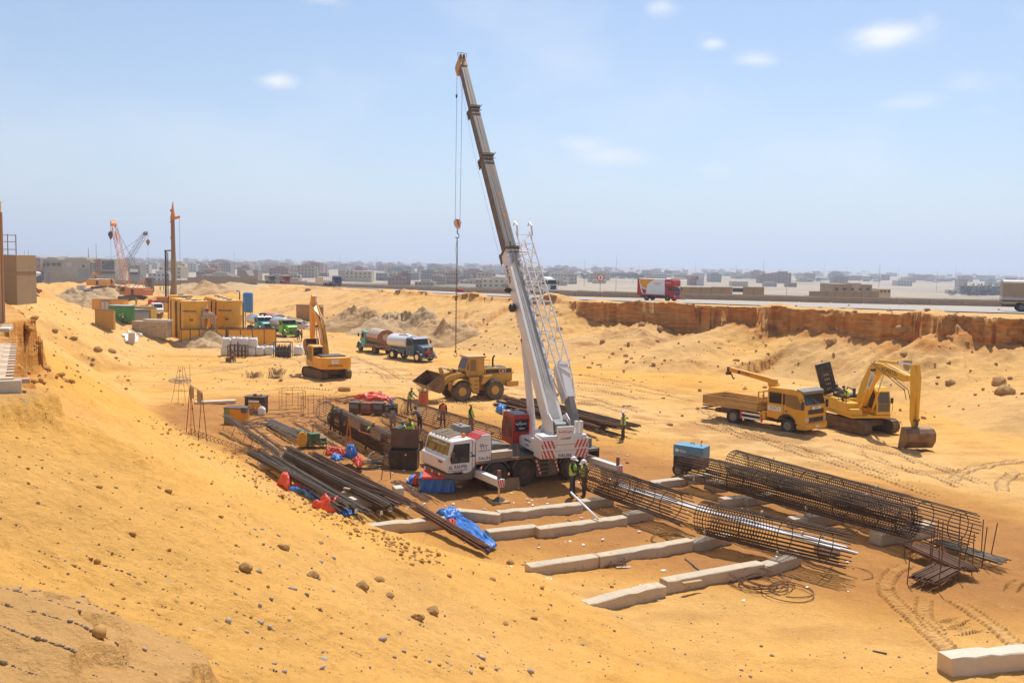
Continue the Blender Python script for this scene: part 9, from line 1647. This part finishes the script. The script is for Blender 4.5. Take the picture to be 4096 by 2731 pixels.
# rocks big enough to point at
RK = []
for s in range(5):
 q = random.Random(s+40);bm_ = bmesh.new();bmesh.ops.create_icosphere(bm_,subdivisions=2,radius=1);me = bpy.data.meshes.new('rock')
 for v in bm_.verts: k = 1+.35*float(vnoise(np.array([v.co.x*1.3+s*7]),np.array([v.co.y*1.3+v.co.z*2.1]),s)[0])*1.6+q.uniform(-.05,.05);v.co = v.co*k;v.co.z *= .7;v.co = Vector([max(-.85,min(.85,c)) for c in v.co])
 bm_.to_mesh(me);bm_.free();RK.append(me)
ROCK = mat('rock_earth',(.42,.23,.075),.95,dust=.3,var=.3,scale=1.2,bump=.1);RKG = mat('rock_grey',(.34,.29,.24),.9,dust=.3,var=.3)
for k,(z,x,y,r_,m,lab) in enumerate([(ZP,1585,1395,.75,ROCK,'brown boulder on the right bank above the excavator stick'),(ZP,2090,1400,1.35,ROCK,'largest brown boulder high on the right bank'),(ZP,2150,1500,1.3,ROCK,'brown boulder touching the largest one on the right bank'),(ZP,1100,1095,.7,ROCK,'angular clod on the bank right above the yellow excavator boom'),(ZP,1135,1180,.7,ROCK,'flat clod below the angular one above the excavator boom'),(ZP,1565,920,.6,RKG,'grey stone below the cliff gap on the right bank'),(ZP,1000,955,.6,ROCK,'round clod in the shade under the right cliff'),(ZP,1080,860,1.5,ROCK,'block of hard earth standing under the right cliff'),(ZP,340,970,1.3,ROCK,'upright twin block at the left end of the right cliff'),(ZP,950,640,.6,RKG,'grey stone on the crest of the right bank'),(ZP,1620,705,.8,ROCK,'brown stone on the flat crest near the canvas lorry'),(ZO,885,825,.8,ROCK,'reddish rock under the cliff below the red box truck'),(ZO,700,790,.9,ROCK,'rock leaning on the cliff foot below the red box truck'),(ZO,290,960,.8,ROCK,'square rock on the bank right of the lattice jib'),(ZO,1130,522,.8,ROCK,'stones on the crest right of the red box truck'),(ZN,590,740,.7,ROCK,'brown rock on the bank left of the hanging chain'),(ZN,1985,1300,.35,ROCK,'small dark rock on the pale floor right of the boom'),(ZL,390,475,1.5,ROCK,'broad rock on the bank crest behind the steel skip'),
  (ZG,650,835,.16,mat('rock_pink',(.40,.2,.12),.9,dust=.3),'pinkish slab stone on the slope below the bar bundles'),(ZG,355,875,.16,ROCK,'crumbly clod on the slope left of the pinkish stone'),(ZG,590,1090,.14,ROCK,'long clod in the middle of the yellow slope'),(ZG,975,1175,.17,ROCK,'dark lumpy clod on the slope above the squared block'),(ZG,1105,1130,.15,ROCK,'long thin clod right of the dark lumpy one'),(ZG,1530,1370,.2,ROCK,'squared ochre block low on the slope near the bottom'),(ZG,1415,1420,.15,ROCK,'rough clod just left below the squared ochre block'),(ZG,1190,1245,.12,ROCK,'pointed clod between the lumpy clod and the squared block'),(ZG,2140,985,.24,ROCK,'clod on the crest of the sand fan by the third row beams'),(ZG,1995,1120,.17,ROCK,'single upright clod on the smooth sand fan'),(ZG,1660,1085,.13,ROCK,'clod at the top left of the smooth sand fan'),(ZG,2325,1420,.14,ROCK,'round clod at the right side of the sand fan'),(ZG,2100,1465,.14,ROCK,'dark clod at the bottom of the sand fan'),(ZG,55,1030,.14,ROCK,'ochre clod on the slope left of the long clods'),(ZB,1250,1225,.14,ROCK,'clod beside the red heap at the near bundle'),
  (ZR,630,1110,.62,ROCK,'tilted slab of hard earth below the paved ledge'),(ZR,840,1165,.3,ROCK,'brown clod right of the tilted earth slab'),(ZR,895,1265,.26,RKG,'grey stone sliding on the slope below the paved ledge'),(ZR,1310,840,.5,ROCK,'dark clod on the pale fan below the white sheeting'),(ZR,1500,870,.5,ROCK,'twin clod right of the dark one on the pale fan'),(ZR,740,585,.4,ROCK,'small clod at the top of the pale fan'),(ZR,990,690,.4,ROCK,'clod in the upper middle of the pale fan'),(ZR,1240,1030,.3,ROCK,'clod at the lower edge of the pale fan')]):
 p = GT(*z(x,y),lo=4);r_ *= p[1]/100 if z is ZR else .55 if z in (ZP,ZO,ZN,ZL) else .62;o = put(RK[k % 5].copy() if m is not ROCK else RK[k % 5],'rock',None,Matrix.Translation((p[0],p[1],p[2]+r_*.18)) @ Matrix.Rotation(k*1.3,4,'Z') @ Matrix.Rotation(.3*math.sin(k*2),4,'X') @ Matrix.Diagonal((r_*1.2,r_*.8,r_*.9,1)));tag(o,lab,'rock','rocks and big clods')
 if not o.data.materials: o.data.materials.append(m)
# little things lying about
for z,a,c,h_,m,nm,cat,lab in [(ZE,(1015,1372),(1190,1345),.40,WOOD,'plank','plank','short plank lying on the long pale beam of the nearest row'),(ZE,(1035,1135),(1195,1262),.02,DARK,'iron_bar','bar','dark iron bar lying alone between the two nearest rows'),(ZE,(1212,1505),(1300,1475),.03,PVC,'pipe','pipe','short white pipe end on the sand before the nearest beams'),(ZE,(390,1218),(525,1216),.03,PVC,'pipe','pipe','thin white pipe piece in front of the third row beam'),(ZQ,(295,1160),(475,1195),.04,BLACK,'bar','bar','short black bar lying alone at the bottom right'),(ZG,(835,395),(885,405),.62,WOOD,'timber_block','timber','timber block on top of the shiny grey bundle'),(ZB,(1200,405),(1480,410),.15,DARK,'bar','bar','dark bars lying on the ground right of the jerrycan')]:
 p,q = G(*z(*a),h_),G(*z(*c),h_);w = .14 if m is WOOD else .06;o = B().beam(tuple(p-(p+q)/2),tuple(q-(p+q)/2),w,w*.5).o(nm,m,None,.005);o.location = (p+q)/2;tag(o,lab,cat)
# tufts of dry brush on the floor by the orange excavator
for k,(x,y,lab) in enumerate([(1225,1265,'dry brush tuft on the sand left of the orange excavator'),(1490,1235,'dry brush tuft nearest the orange excavator tracks'),(1465,1280,'small dry brush tuft below the one by the tracks')]):
 p = G(*ZK(x,y));b = B()
 for i in range(120): a = RG.uniform(0,6.28);l = RG.uniform(.3,.8)*(1 if k < 2 else .6);r0 = RG.uniform(0,.8);b.tube([(r0*math.cos(a),r0*math.sin(a),0),(r0*math.cos(a)+.2*l*math.cos(a+1),r0*math.sin(a)+.2*l,l*.5),(r0*math.cos(a)+.5*l*math.cos(a+1),r0*math.sin(a)+.4*l,l*.75)],.012,3)
 o = b.o('dry_brush',mat('dry_twigs',(.24,.15,.08),.9),None);o.location = on(*p[:2]);tag(o,lab,'dry brush','dry brush tufts')
# the town and its trees fading into the haze
def far_stuff(name,label,n,mt,tree=False):
 u = RG.uniform(0,4096,n);D = np.where(RG.random(n) < .6,1400*np.exp(RG.random(n)*.8),1200*np.exp(RG.random(n)*1.7));keep = RG.random(n) < np.where(u < 2400,1,.45)*(.35+1.3*np.maximum(vnoise(u*.004,D*.0016,401)+.25,0));u,D = u[keep],D[keep];b = B()
 for a,d in zip(u,D):
  p = AD(a,1100,d);w = RG.uniform(8,24);h = RG.uniform(3,7) if tree else RG.choice([3,4,6,7,10])
  if tree: b.lathe([(w*.3,0),(w*.55,h*.4),(w*.35,h*.85),(1e-4,h)],(p[0],p[1],-8.5),'z',5)
  else: b.box(p[0]-w/2,p[0]+w/2,p[1],p[1]+w*.7,-9,-8+h)
 o = b.o(name,mt,None);o['kind'] = 'stuff';o['label'] = label
for m,n in ((BRICKR,300),(CREAM,300),(GREYB,220)): far_stuff('distant_town','hazy mass of low buildings far out on the plain',n,m)
far_stuff('distant_trees','hazy belt of trees far out on the plain',1000,LEAF,True)
